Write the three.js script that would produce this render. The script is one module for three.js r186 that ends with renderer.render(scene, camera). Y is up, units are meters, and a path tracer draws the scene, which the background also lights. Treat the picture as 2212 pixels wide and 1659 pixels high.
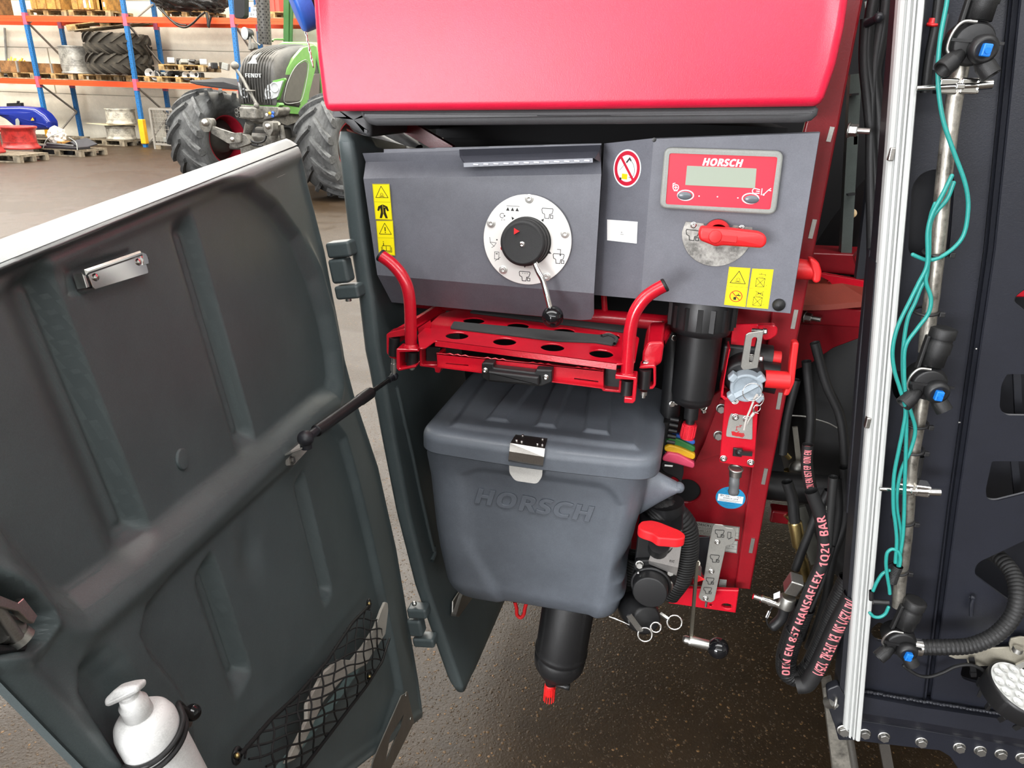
import * as THREE from 'three';
import { RectAreaLightUniformsLib } from 'three/addons/lights/RectAreaLightUniformsLib.js';
import { mergeGeometries } from 'three/addons/utils/BufferGeometryUtils.js';
import { RoundedBoxGeometry } from 'three/addons/geometries/RoundedBoxGeometry.js';
import { FontLoader } from 'three/addons/loaders/FontLoader.js';
import { TextGeometry } from 'three/addons/geometries/TextGeometry.js';

// ---------------------------------------------------------------- camera, light, exposure
const W = 2212, H = 1659, F = 1540;
const scene = new THREE.Scene();
const D2R = Math.PI / 180;
const camera = new THREE.PerspectiveCamera(2 * Math.atan(H / 2 / F) / D2R, W / H, 0.05, 100);
camera.rotation.order = 'YXZ';
camera.rotation.set(-22.14 * D2R, 12 * D2R, 1.76 * D2R);
camera.position.set(0, 1.55, 1.28);
camera.updateMatrixWorld(true);
const renderer = new THREE.WebGLRenderer({ antialias: true });
renderer.toneMapping = THREE.LinearToneMapping;
renderer.toneMappingExposure = 1.08;
renderer.shadowMap.enabled = true;
renderer.shadowMap.type = THREE.PCFSoftShadowMap;
scene.background = new THREE.Color(0.75, 0.86, 1.0);
RectAreaLightUniformsLib.init();
// daylight that enters the hall: number, width, height, x, y, z, turn about x, radiance, colour
const DAY = [
  [1, 30, 2.4, -10, 7.05, -6.5, Math.PI / 2, 17, [1, 0.98, 0.93]],
  [2, 30, 1.8, -10, 7.05, -12.5, Math.PI / 2, 20, [1, 0.93, 0.80]],
  [3, 30, 2.2, -10, 7.05, 2.5, Math.PI / 2, 7, [1, 0.99, 0.97]],
  [4, 6.4, 2.6, -5.6, 1.5, 11.9, Math.PI, 30, [0.97, 0.98, 1]],
  [6, 20, 1.6, 0, 5.6, 11.9, Math.PI, 9, [0.97, 0.98, 1]],
  [5, 26, 1.5, -10, 6.1, -17.2, 0, 6, [0.96, 0.99, 1]],
];

// ---------------------------------------------------------------- helpers
const V = (x, y, z) => new THREE.Vector3(x, y, z);
function ray(px, py) { return V((px - W / 2) / F, -(py - H / 2) / F, -1).applyQuaternion(camera.quaternion); }
const EYE = camera.position;
function hitP(px, py, n, p) { const d = ray(px, py); return d.clone().multiplyScalar(p.clone().sub(EYE).dot(n) / d.dot(n)).add(EYE); }
const Z = (px, py, z) => hitP(px, py, V(0, 0, 1), V(0, 0, z));
const Y = (px, py, y) => hitP(px, py, V(0, 1, 0), V(0, y, 0));
const X = (px, py, x) => hitP(px, py, V(1, 0, 0), V(x, 0, 0));
const FWD = V(0, 0, -1).applyQuaternion(camera.quaternion);
const mpp = (p) => p.clone().sub(EYE).dot(FWD) / F;                 // metres per photo pixel at a point
const zs = (px, py, z) => mpp(Z(px, py, z));
let seed = 7;
function rnd() { seed = (seed * 1664525 + 1013904223) >>> 0; return seed / 4294967296; }
const rr = (a, b) => a + (b - a) * rnd();
const clamp = (x, a, b) => Math.min(b, Math.max(a, x));
const sstep = (a, b, x) => { const t = clamp((x - a) / (b - a), 0, 1); return t * t * (3 - 2 * t); };
const lerp = (a, b, t) => a + (b - a) * t;

function boxUV(g) {
  const p = g.attributes.position, n = g.attributes.normal, uv = new Float32Array(p.count * 2);
  for (let i = 0; i < p.count; i++) {
    const ax = Math.abs(n.getX(i)), ay = Math.abs(n.getY(i)), az = Math.abs(n.getZ(i));
    const x = p.getX(i), y = p.getY(i), z = p.getZ(i);
    const [a, b] = ax > ay && ax > az ? [z, y] : ay > az ? [x, z] : [x, y];
    uv[2 * i] = a; uv[2 * i + 1] = b;
  }
  g.setAttribute('uv', new THREE.BufferAttribute(uv, 2));
  return g;
}
function prep(g) {
  if (!g.attributes.normal) g.computeVertexNormals();
  const keep = g.userData.uv;
  if (!keep && g.index && g.userData.box !== 0) { const h = g.toNonIndexed(); h.userData = g.userData; g = h; }
  if (!keep) boxUV(g);
  for (const k of Object.keys(g.attributes)) if (!['position', 'normal', 'uv'].includes(k)) g.deleteAttribute(k);
  return g;
}
function join(list) {
  list = (Array.isArray(list) ? list.flat(9) : [list]).map(prep);
  if (list.length === 1) return list[0];
  if (list.some((g) => !g.index)) list = list.map((g) => g.index ? g.toNonIndexed() : g);
  return mergeGeometries(list.map((g) => { const u = g.userData; g.userData = {}; const r = g; r._u = u; return r; }), false);
}
const used = {};
function numbered(name) { const n = used[name] = (used[name] ?? -1) + 1; return n ? `${name}_${String(n).padStart(3, '0')}` : name; }
function mesh(name, geo, mat) { const m = new THREE.Mesh(geo, mat); m.name = name; m.castShadow = m.receiveShadow = true; return m; }
function meta(o, label, category, group, kind) {
  if (label) o.userData.label = label;
  if (category) o.userData.category = category;
  if (group) o.userData.group = group;
  if (kind) o.userData.kind = kind;
  return o;
}
// a thing made of parts; geometry is given in world metres (or in the thing's own axes when end() gets a place)
class Thing {
  constructor(name, label, category, group) { this.root = new THREE.Group(); this.root.name = numbered(name); meta(this.root, label, category, group); this.list = []; }
  add(name, geos, mat, parent, label) {
    const m = mesh(name, join(geos), mat);
    (parent || this.root).add(m); this.list.push(m);
    if (label) m.userData.label = label;
    return m;
  }
  end(pos, ry = 0) {
    if (!pos) {
      const b = new THREE.Box3();
      for (const m of this.list) { m.geometry.computeBoundingBox(); b.union(m.geometry.boundingBox); }
      pos = V((b.min.x + b.max.x) / 2, b.min.y, (b.min.z + b.max.z) / 2);
      const done = new Set();
      for (const m of this.list) if (!done.has(m.geometry)) { m.geometry.translate(-pos.x, -pos.y, -pos.z); done.add(m.geometry); }
    }
    this.root.position.copy(pos); this.root.rotation.y = ry;
    scene.add(this.root);
    return this.root;
  }
}
function one(name, geos, mat, label, category, group, kind) {
  const g = join(geos); g.computeBoundingBox(); const b = g.boundingBox;
  const p = V((b.min.x + b.max.x) / 2, b.min.y, (b.min.z + b.max.z) / 2);
  g.translate(-p.x, -p.y, -p.z);
  const m = mesh(numbered(name), g, mat); m.position.copy(p);
  scene.add(meta(m, label, category, group, kind));
  return m;
}
function struct(name, geos, mat, kind = 'structure') { const m = mesh(name, join(geos), mat); m.userData.kind = kind; scene.add(m); return m; }
function copy(root, pos, ry, label) {
  const c = root.clone(); c.name = numbered(root.name.replace(/_\d{3}$/, '')); c.position.copy(pos); if (ry !== undefined) c.rotation.y = ry;
  if (label) c.userData.label = label;
  scene.add(c); return c;
}
// ---- geometry
const B = (sx, sy, sz, x = 0, y = 0, z = 0) => new THREE.BoxGeometry(sx, sy, sz).translate(x, y, z);
const RB = (sx, sy, sz, r, x = 0, y = 0, z = 0, n = 2) => new RoundedBoxGeometry(sx, sy, sz, n, r).translate(x, y, z);
function between(g, a, b) {                                     // g runs along +y, centred: lay it from a to b
  const d = b.clone().sub(a), q = new THREE.Quaternion().setFromUnitVectors(V(0, 1, 0), d.clone().normalize());
  return g.applyQuaternion(q).translate((a.x + b.x) / 2, (a.y + b.y) / 2, (a.z + b.z) / 2);
}
const rod = (a, b, r, r2 = r, n = 20) => between(new THREE.CylinderGeometry(r2, r, a.distanceTo(b), n), a, b);
const bar = (a, b, w, t, roll = 0) => { const g = new THREE.BoxGeometry(w, a.distanceTo(b), t); g.rotateY(roll); return between(g, a, b); };
const ball = (c, r, n = 24) => new THREE.SphereGeometry(r, n, n * 0.7 | 0).translate(c.x, c.y, c.z);
const tor = (c, R, r, dir = V(0, 0, 1), n = 40) => { const g = new THREE.TorusGeometry(R, r, 10, n); g.applyQuaternion(new THREE.Quaternion().setFromUnitVectors(V(0, 0, 1), dir.clone().normalize())); return g.translate(c.x, c.y, c.z); };
function tube(pts, r, n = 0, rad = 12, closed = false) {
  const c = new THREE.CatmullRomCurve3(pts, closed, 'centripetal');
  return new THREE.TubeGeometry(c, n || Math.max(8, pts.length * 8), r, rad, closed);
}
const capped = (pts, r, n, rad) => [tube(pts, r, n, rad), ball(pts[0], r, 12), ball(pts[pts.length - 1], r, 12)];
function ribbed(pts, r, amp, pitch, rad = 18) {
  const c = new THREE.CatmullRomCurve3(pts, false, 'centripetal'), L = c.getLength(), n = Math.ceil(L / pitch * 6);
  const g = new THREE.TubeGeometry(c, n, r, rad, false), p = g.attributes.position;
  for (let i = 0; i <= n; i++) {
    const o = c.getPointAt(i / n), k = 1 + amp * (Math.pow(Math.abs(Math.cos(Math.PI * i / 6)), 0.6) - 0.5) * 2;
    for (let j = 0; j <= rad; j++) { const q = i * (rad + 1) + j; p.setXYZ(q, o.x + (p.getX(q) - o.x) * k, o.y + (p.getY(q) - o.y) * k, o.z + (p.getZ(q) - o.z) * k); }
  }
  g.computeVertexNormals(); g.userData.box = 0; return g;
}
function lathe(prof, n = 32) { return new THREE.LatheGeometry(prof.map(([r, y]) => new THREE.Vector2(r, y)), n); }
// lathe about an axis from a towards dir; profile heights run along dir
function turned(prof, a, dir, n = 32) { const g = lathe(prof, n); g.applyQuaternion(new THREE.Quaternion().setFromUnitVectors(V(0, 1, 0), dir.clone().normalize())); return g.translate(a.x, a.y, a.z); }
function roundPoly(pts, r, k = 5) {                             // pts: Vector2 list; r: number or list
  const out = [], n = pts.length;
  for (let i = 0; i < n; i++) {
    const p = pts[i], a = pts[(i + n - 1) % n], b = pts[(i + 1) % n], rad = Array.isArray(r) ? r[i] : r;
    if (!rad) { out.push(p.clone()); continue; }
    const u = a.clone().sub(p), v = b.clone().sub(p), d = Math.min(rad, u.length() * 0.48, v.length() * 0.48);
    const s = p.clone().add(u.normalize().multiplyScalar(d)), e = p.clone().add(v.normalize().multiplyScalar(d));
    for (let j = 0; j <= k; j++) { const t = j / k; out.push(s.clone().multiplyScalar((1 - t) * (1 - t)).add(p.clone().multiplyScalar(2 * t * (1 - t))).add(e.clone().multiplyScalar(t * t))); }
  }
  return out;
}
const v2 = (p) => new THREE.Vector2(p.x, p.y);
const onZ = (list, z) => list.map(([a, b]) => v2(Z(a, b, z)));
function circle2(c, rx, ry = rx, n = 28, rot = 0) { const o = []; for (let i = 0; i < n; i++) { const t = i / n * Math.PI * 2, x = rx * Math.cos(t), y = ry * Math.sin(t); o.push(new THREE.Vector2(c.x + x * Math.cos(rot) - y * Math.sin(rot), c.y + x * Math.sin(rot) + y * Math.cos(rot))); } return o; }
// a plate whose front face lies at z; outline and holes in metres
function plate2(poly, z, t, holes = [], bev = 0.0006) {
  const s = new THREE.Shape(poly); for (const h of holes) s.holes.push(new THREE.Path(h));
  const g = new THREE.ExtrudeGeometry(s, { depth: Math.max(t - 2 * bev, 1e-4), bevelEnabled: bev > 0, bevelThickness: bev, bevelSize: bev, bevelOffset: -bev, bevelSegments: bev > 0.002 ? 4 : 1, steps: 1, curveSegments: 8 });
  return g.translate(0, 0, z - t + bev);
}
// the same, the outline read off the photograph on the plane at depth z
function plate(list, z, t, { r = 0, holes = [], bev = 0.0006 } = {}) {
  const m = zs(list[0][0], list[0][1], z);
  return plate2(roundPoly(onZ(list, z), Array.isArray(r) ? r.map((x) => x * m) : r * m), z, t, holes, bev);
}
const hole = (px, py, rx, ry, z) => { const c = Z(px, py, z), m = zs(px, py, z); return circle2(c, rx * m, ry * m); };
// a folded sheet: rows of points, front then back
function sheet(rows, t, back = V(0, 0, -1)) {
  const pos = [], R = rows.length, C = rows[0].length, o = back.clone().multiplyScalar(t);
  const q = (a, b, c, d) => { for (const p of [a, b, c, a, c, d]) pos.push(p.x, p.y, p.z); };
  const k = rows.map((r) => r.map((p) => p.clone().add(o)));
  for (let i = 0; i < R - 1; i++) for (let j = 0; j < C - 1; j++) {
    q(rows[i][j], rows[i + 1][j], rows[i + 1][j + 1], rows[i][j + 1]);
    q(k[i][j], k[i][j + 1], k[i + 1][j + 1], k[i + 1][j]);
  }
  for (let j = 0; j < C - 1; j++) { q(k[0][j], rows[0][j], rows[0][j + 1], k[0][j + 1]); q(rows[R - 1][j], k[R - 1][j], k[R - 1][j + 1], rows[R - 1][j + 1]); }
  for (let i = 0; i < R - 1; i++) { q(k[i][0], k[i + 1][0], rows[i + 1][0], rows[i][0]); q(rows[i][C - 1], rows[i + 1][C - 1], k[i + 1][C - 1], k[i][C - 1]); }
  const g = new THREE.BufferGeometry(); g.setAttribute('position', new THREE.Float32BufferAttribute(pos, 3)); g.computeVertexNormals(); return g;
}
// a grid of points as a smooth surface
function surf(n, m, f, closedU = false) {
  const pos = [], idx = [], uv = [];
  for (let i = 0; i <= n; i++) for (let j = 0; j <= m; j++) { const p = f(i / n, j / m); pos.push(p.x, p.y, p.z); uv.push(i / n, j / m); }
  for (let i = 0; i < n; i++) for (let j = 0; j < m; j++) { const a = i * (m + 1) + j, b = a + m + 1; idx.push(a, b, a + 1, b, b + 1, a + 1); }
  const g = new THREE.BufferGeometry(); g.setAttribute('position', new THREE.Float32BufferAttribute(pos, 3)); g.setAttribute('uv', new THREE.Float32BufferAttribute(uv, 2)); g.setIndex(idx); g.computeVertexNormals();
  return g;
}
// rings (lists of points of equal length) joined into a skin, ends closed by fans
function skin(rings, { first = true, last = true } = {}) {
  const pos = [], idx = [], n = rings[0].length;
  for (const r of rings) for (const p of r) pos.push(p.x, p.y, p.z);
  for (let i = 0; i < rings.length - 1; i++) for (let j = 0; j < n; j++) { const a = i * n + j, b = i * n + (j + 1) % n, c = a + n, d = b + n; idx.push(a, b, d, a, d, c); }
  const fan = (r, k, flip) => { const c = r.reduce((s, p) => s.add(p), V(0, 0, 0)).multiplyScalar(1 / n), ci = pos.length / 3; pos.push(c.x, c.y, c.z); for (let j = 0; j < n; j++) { const a = k + j, b = k + (j + 1) % n; flip ? idx.push(ci, b, a) : idx.push(ci, a, b); } };
  if (first) fan(rings[0], 0, true);
  if (last) fan(rings[rings.length - 1], (rings.length - 1) * n, false);
  const g = new THREE.BufferGeometry(); g.setAttribute('position', new THREE.Float32BufferAttribute(pos, 3)); g.setIndex(idx); g.computeVertexNormals(); return g;
}
function dense(pts, n) {                                          // n points evenly round a closed outline
  const L = [0]; for (let i = 0; i < pts.length; i++) L.push(L[i] + pts[i].distanceTo(pts[(i + 1) % pts.length]));
  const out = []; let k = 0;
  for (let i = 0; i < n; i++) { const s = L[L.length - 1] * i / n; while (L[k + 1] < s) k++; out.push(pts[k].clone().lerp(pts[(k + 1) % pts.length], (s - L[k]) / Math.max(1e-9, L[k + 1] - L[k]))); }
  return out;
}
const ccw = (p) => { let a = 0; for (let i = 0; i < p.length; i++) { const b = p[(i + 1) % p.length]; a += p[i].x * b.y - b.x * p[i].y; } return a > 0 ? p : p.slice().reverse(); };
// a moulded block: convex outline (metres), face at z, depth back, rounded edge r, gently domed face
function moulded(poly, z, depth, r, dome, { n = 160, steps = 6, put = (x, y, w) => V(x, y, w), capRings = 14, f = null } = {}) {
  const p = dense(ccw(poly), n), c = p.reduce((s, q) => s.add(q), new THREE.Vector2()).multiplyScalar(1 / n);
  const nor = p.map((q, i) => { const a = p[(i + n - 1) % n], b = p[(i + 1) % n]; return new THREE.Vector2(b.y - a.y, a.x - b.x).normalize(); });
  const rings = [p.map((q) => put(q.x, q.y, z - depth)), p.map((q) => put(q.x, q.y, z - depth + 0.001))];
  const inset = (d) => p.map((q, i) => q.clone().addScaledVector(nor[i], -d));
  for (let k = 0; k <= steps; k++) { const t = k / steps * Math.PI / 2; rings.push(inset(r * (1 - Math.cos(t))).map((q) => put(q.x, q.y, z - r + r * Math.sin(t)))); }
  const top = inset(r);
  for (let k = 1; k < capRings; k++) { const s = 1 - k / capRings; rings.push(top.map((q) => { const x = c.x + (q.x - c.x) * s, y = c.y + (q.y - c.y) * s; return put(x, y, z + dome * (1 - s * s) + (f ? f(x, y) : 0)); })); }
  return skin(rings);
}
// a thin print lying on a surface: quad of photo pixels (tl, tr, br, bl) met with at(px, py)
function printOn(q, at, lift = 0.0006, n = 4) {
  const p = q.map(([a, b]) => at(a, b)), u = p[1].clone().sub(p[0]), v = p[3].clone().sub(p[0]), nn = v.clone().cross(u).normalize();
  const g = surf(n, n, (s, t) => { const a = p[0].clone().lerp(p[1], s), b = p[3].clone().lerp(p[2], s); return a.lerp(b, t).addScaledVector(nn, lift); });
  const uv = g.attributes.uv; for (let i = 0; i < uv.count; i++) uv.setY(i, 1 - uv.getY(i));
  g.index.array.reverse(); 
  g.computeVertexNormals(); g.userData.uv = true; return g;
}
const hexBolt = (c, r, h, dir, socket = false) => {
  const d = dir.clone().normalize();
  const out = [turned([[0, 0], [r * 1.25, 0], [r * 1.25, h * 0.18], [r, h * 0.2]], c, d, 24)];
  const g = socket ? lathe([[r, 0], [r, h * 0.6], [r * 0.8, h], [r * 0.45, h], [r * 0.42, h * 0.4], [0, h * 0.4]], 24) : lathe([[r, 0], [r, h * 0.9], [r * 0.9, h], [0, h]], 6).toNonIndexed();
  if (!socket) g.computeVertexNormals();
  g.applyQuaternion(new THREE.Quaternion().setFromUnitVectors(V(0, 1, 0), d)); g.translate(c.x, c.y, c.z); out.push(g);
  return out;
};
let lastPrint = null;
function printDisc(c, rx, ry, z, m) {
  const g = new THREE.CircleGeometry(1, 40); g.scale(rx, ry, 1); g.translate(c.x, c.y, z); g.userData.uv = true; lastPrint = m; return { geo: g };
}
// ---------------------------------------------------------------- materials
function noiseTex(size, f, srgb) {                              // f(x, y) -> [r, g, b] 0..255, tileable where f is
  const d = new Uint8Array(size * size * 4);
  for (let y = 0; y < size; y++) for (let x = 0; x < size; x++) { const c = f(x, y), i = 4 * (y * size + x); d[i] = c[0]; d[i + 1] = c[1]; d[i + 2] = c[2]; d[i + 3] = 255; }
  const t = new THREE.DataTexture(d, size, size); t.wrapS = t.wrapT = THREE.RepeatWrapping; t.magFilter = THREE.LinearFilter; t.minFilter = THREE.LinearMipmapLinearFilter; t.generateMipmaps = true;
  if (srgb) t.colorSpace = THREE.SRGBColorSpace; t.needsUpdate = true; return t;
}
function lattice(n) { const a = new Float32Array(n * n); for (let i = 0; i < n * n; i++) a[i] = rnd(); return a; }
function vnoise(n) {                                             // tileable value noise on [0,1)
  const a = lattice(n);
  return (u, v) => { const x = u * n, y = v * n, xi = Math.floor(x), yi = Math.floor(y), fx = x - xi, fy = y - yi, sx = fx * fx * (3 - 2 * fx), sy = fy * fy * (3 - 2 * fy), m = (k) => ((k % n) + n) % n;
    const g = (i, j) => a[m(yi + j) * n + m(xi + i)];
    return lerp(lerp(g(0, 0), g(1, 0), sx), lerp(g(0, 1), g(1, 1), sx), sy); };
}
const n8 = vnoise(8), n32 = vnoise(32), n96 = vnoise(96), n200 = vnoise(200);
const fbm = (u, v) => 0.5 * n8(u, v) + 0.28 * n32(u, v) + 0.15 * n96(u, v) + 0.07 * n200(u, v);
const rep = (t, k) => { const c = t.clone(); c.repeat.set(k, k); c.needsUpdate = true; return c; };
// fine grain of moulded and powder-coated surfaces
const grainT = noiseTex(512, (x, y) => { const v = 128 + 70 * (n200(x / 512, y / 512) - 0.5) + 90 * (rnd() - 0.5); return [v, v, v]; });
const peelT = noiseTex(512, (x, y) => { const v = 255 * (0.6 * n96(x / 512, y / 512) + 0.4 * n200(x / 512, y / 512)); return [v, v, v]; });
// dusty speckle: mostly white, a few pale or dark flecks (multiplies the colour)
const speckT = noiseTex(512, (x, y) => { const b = 230 + 14 * (fbm(x / 512, y / 512) - 0.5) * 2 + 20 * (rnd() - 0.5) + (rnd() > 0.9995 ? 25 : 0); const v = clamp(b, 0, 255); return [v, v, v]; }, true);
const smearT = noiseTex(512, (x, y) => { const v = 255 * clamp(0.5 + 0.9 * (fbm(x / 512, y / 512) - 0.5), 0, 1); return [v, v, v]; });
const lin = (r, g, b) => new THREE.Color().setRGB(r, g, b);
const hexc = (h) => new THREE.Color(h);
function M(color, rough, metal = 0, o = {}) {
  const p = { color, roughness: rough, metalness: metal };
  if (o.bump !== 0) { p.bumpMap = rep(o.bumpT || grainT, o.bs || 8); p.bumpScale = o.bump || 0.00012; }
  if (o.map !== 0) p.map = rep(o.map || speckT, o.ms || 2.5);
  const { bump, bs, bumpT, ms, map, ...rest } = o;
  const cls = Object.keys(rest).some((k) => ['clearcoat', 'transmission', 'sheen', 'ior', 'specularIntensity'].includes(k)) ? THREE.MeshPhysicalMaterial : THREE.MeshStandardMaterial;
  return new cls({ ...p, ...rest });
}
const sharedMaps = {};
const mat = {
  moulded: M(lin(0.082, 0.104, 0.108), 0.42, 0, { bump: 0.00020, bs: 9 }),      // slate rotomoulded plastic
  panel: M(lin(0.158, 0.162, 0.190), 0.48, 0, { bump: 0.00010, bs: 9 }),        // slate powder-coated sheet
  hood: M(lin(0.060, 0.062, 0.078), 0.42, 0, { bump: 0.00008, bs: 9 }),
  tank: M(lin(0.78, 0.012, 0.055), 0.38, 0, { bump: 0.00025, bs: 6 }),
  trim: M(lin(0.075, 0.076, 0.080), 0.55, 0, { bump: 0.00025, bs: 6 }),
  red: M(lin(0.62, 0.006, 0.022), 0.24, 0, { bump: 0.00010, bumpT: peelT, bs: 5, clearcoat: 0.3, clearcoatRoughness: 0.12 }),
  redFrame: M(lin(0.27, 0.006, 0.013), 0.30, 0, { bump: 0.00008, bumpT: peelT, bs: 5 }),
  redPlastic: M(lin(0.80, 0.018, 0.022), 0.42, 0, { bump: 0.00014 }),
  black: M(lin(0.012, 0.012, 0.013), 0.42, 0, { bump: 0.00014 }),
  blackGloss: M(lin(0.006, 0.006, 0.007), 0.07, 0, { bump: 0, map: 0 }),
  rubber: M(lin(0.008, 0.008, 0.0085), 0.55, 0, { bump: 0.0003 }),
  darkSteel: M(lin(0.016, 0.017, 0.022), 0.42, 0, { bump: 0.00010 }),
  boom: M(lin(0.013, 0.0145, 0.022), 0.40, 0, { bump: 0.00012, bumpT: peelT, bs: 6 }),
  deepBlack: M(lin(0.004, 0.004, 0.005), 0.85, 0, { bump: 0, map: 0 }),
  felt: M(lin(0.045, 0.045, 0.046), 0.95, 0, { bump: 0.0010, bs: 12 }),
  steel: M(lin(0.62, 0.60, 0.57), 0.30, 1, { bump: 0.00005 }),
  brushed: M(lin(0.50, 0.49, 0.46), 0.42, 1, { bump: 0.00006 }),
  zinc: M(lin(0.66, 0.65, 0.62), 0.36, 1, { bump: 0.00008 }),
  chrome: M(lin(0.75, 0.74, 0.72), 0.14, 1, { bump: 0, map: 0 }),
  alu: M(lin(0.80, 0.80, 0.78), 0.42, 0.35, { bump: 0.00005 }),
  screw: M(lin(0.70, 0.69, 0.66), 0.35, 0.6, { bump: 0, map: 0 }),
  cup: M(lin(0.82, 0.83, 0.82), 0.25, 0.25, { bump: 0, map: 0 }),
  brass: M(lin(0.62, 0.47, 0.20), 0.35, 1, { bump: 0.00005 }),
  white: M(lin(0.80, 0.80, 0.79), 0.45, 0, { bump: 0.00005 }),
  plate: M(lin(0.78, 0.77, 0.74), 0.38, 0.25, { bump: 0 }),
  greyCap: M(lin(0.36, 0.42, 0.47), 0.42, 0, { bump: 0.0001 }),
  bezel: M(lin(0.30, 0.31, 0.29), 0.5, 0, { bump: 0.0001 }),
  lcd: M(lin(0.27, 0.31, 0.25), 0.35, 0, { bump: 0, map: 0 }),
  teal: M(lin(0.02, 0.30, 0.27), 0.42, 0, { bump: 0 }),
  blue: M(lin(0.01, 0.20, 0.72), 0.40, 0, { bump: 0 }),
  greenPl: M(lin(0.02, 0.16, 0.03), 0.42, 0, { bump: 0.0001 }),
  yellowPl: M(lin(0.72, 0.40, 0.01), 0.42, 0, { bump: 0.0001 }),
  pinkPl: M(lin(0.66, 0.06, 0.13), 0.42, 0, { bump: 0.0001 }),
  bluePl: M(lin(0.03, 0.13, 0.55), 0.42, 0, { bump: 0.0001 }),
};
function canvasTex(w, h, draw) {
  const c = document.createElement('canvas'); c.width = w; c.height = h; const g = c.getContext('2d'); draw(g, w, h);
  const t = new THREE.CanvasTexture(c); t.colorSpace = THREE.SRGBColorSpace; t.magFilter = THREE.LinearFilter; t.anisotropy = 4; return t;
}
const printMat = (w, h, draw, rough = 0.4, o = {}) => new THREE.MeshStandardMaterial({ map: canvasTex(w, h, draw), roughness: rough, ...o });
const poly = (g, pts, close = true) => { g.beginPath(); pts.forEach(([x, y], i) => i ? g.lineTo(x, y) : g.moveTo(x, y)); if (close) g.closePath(); };
const font = await new FontLoader().loadAsync('fonts/droid/droid_sans_bold.typeface.json');
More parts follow.
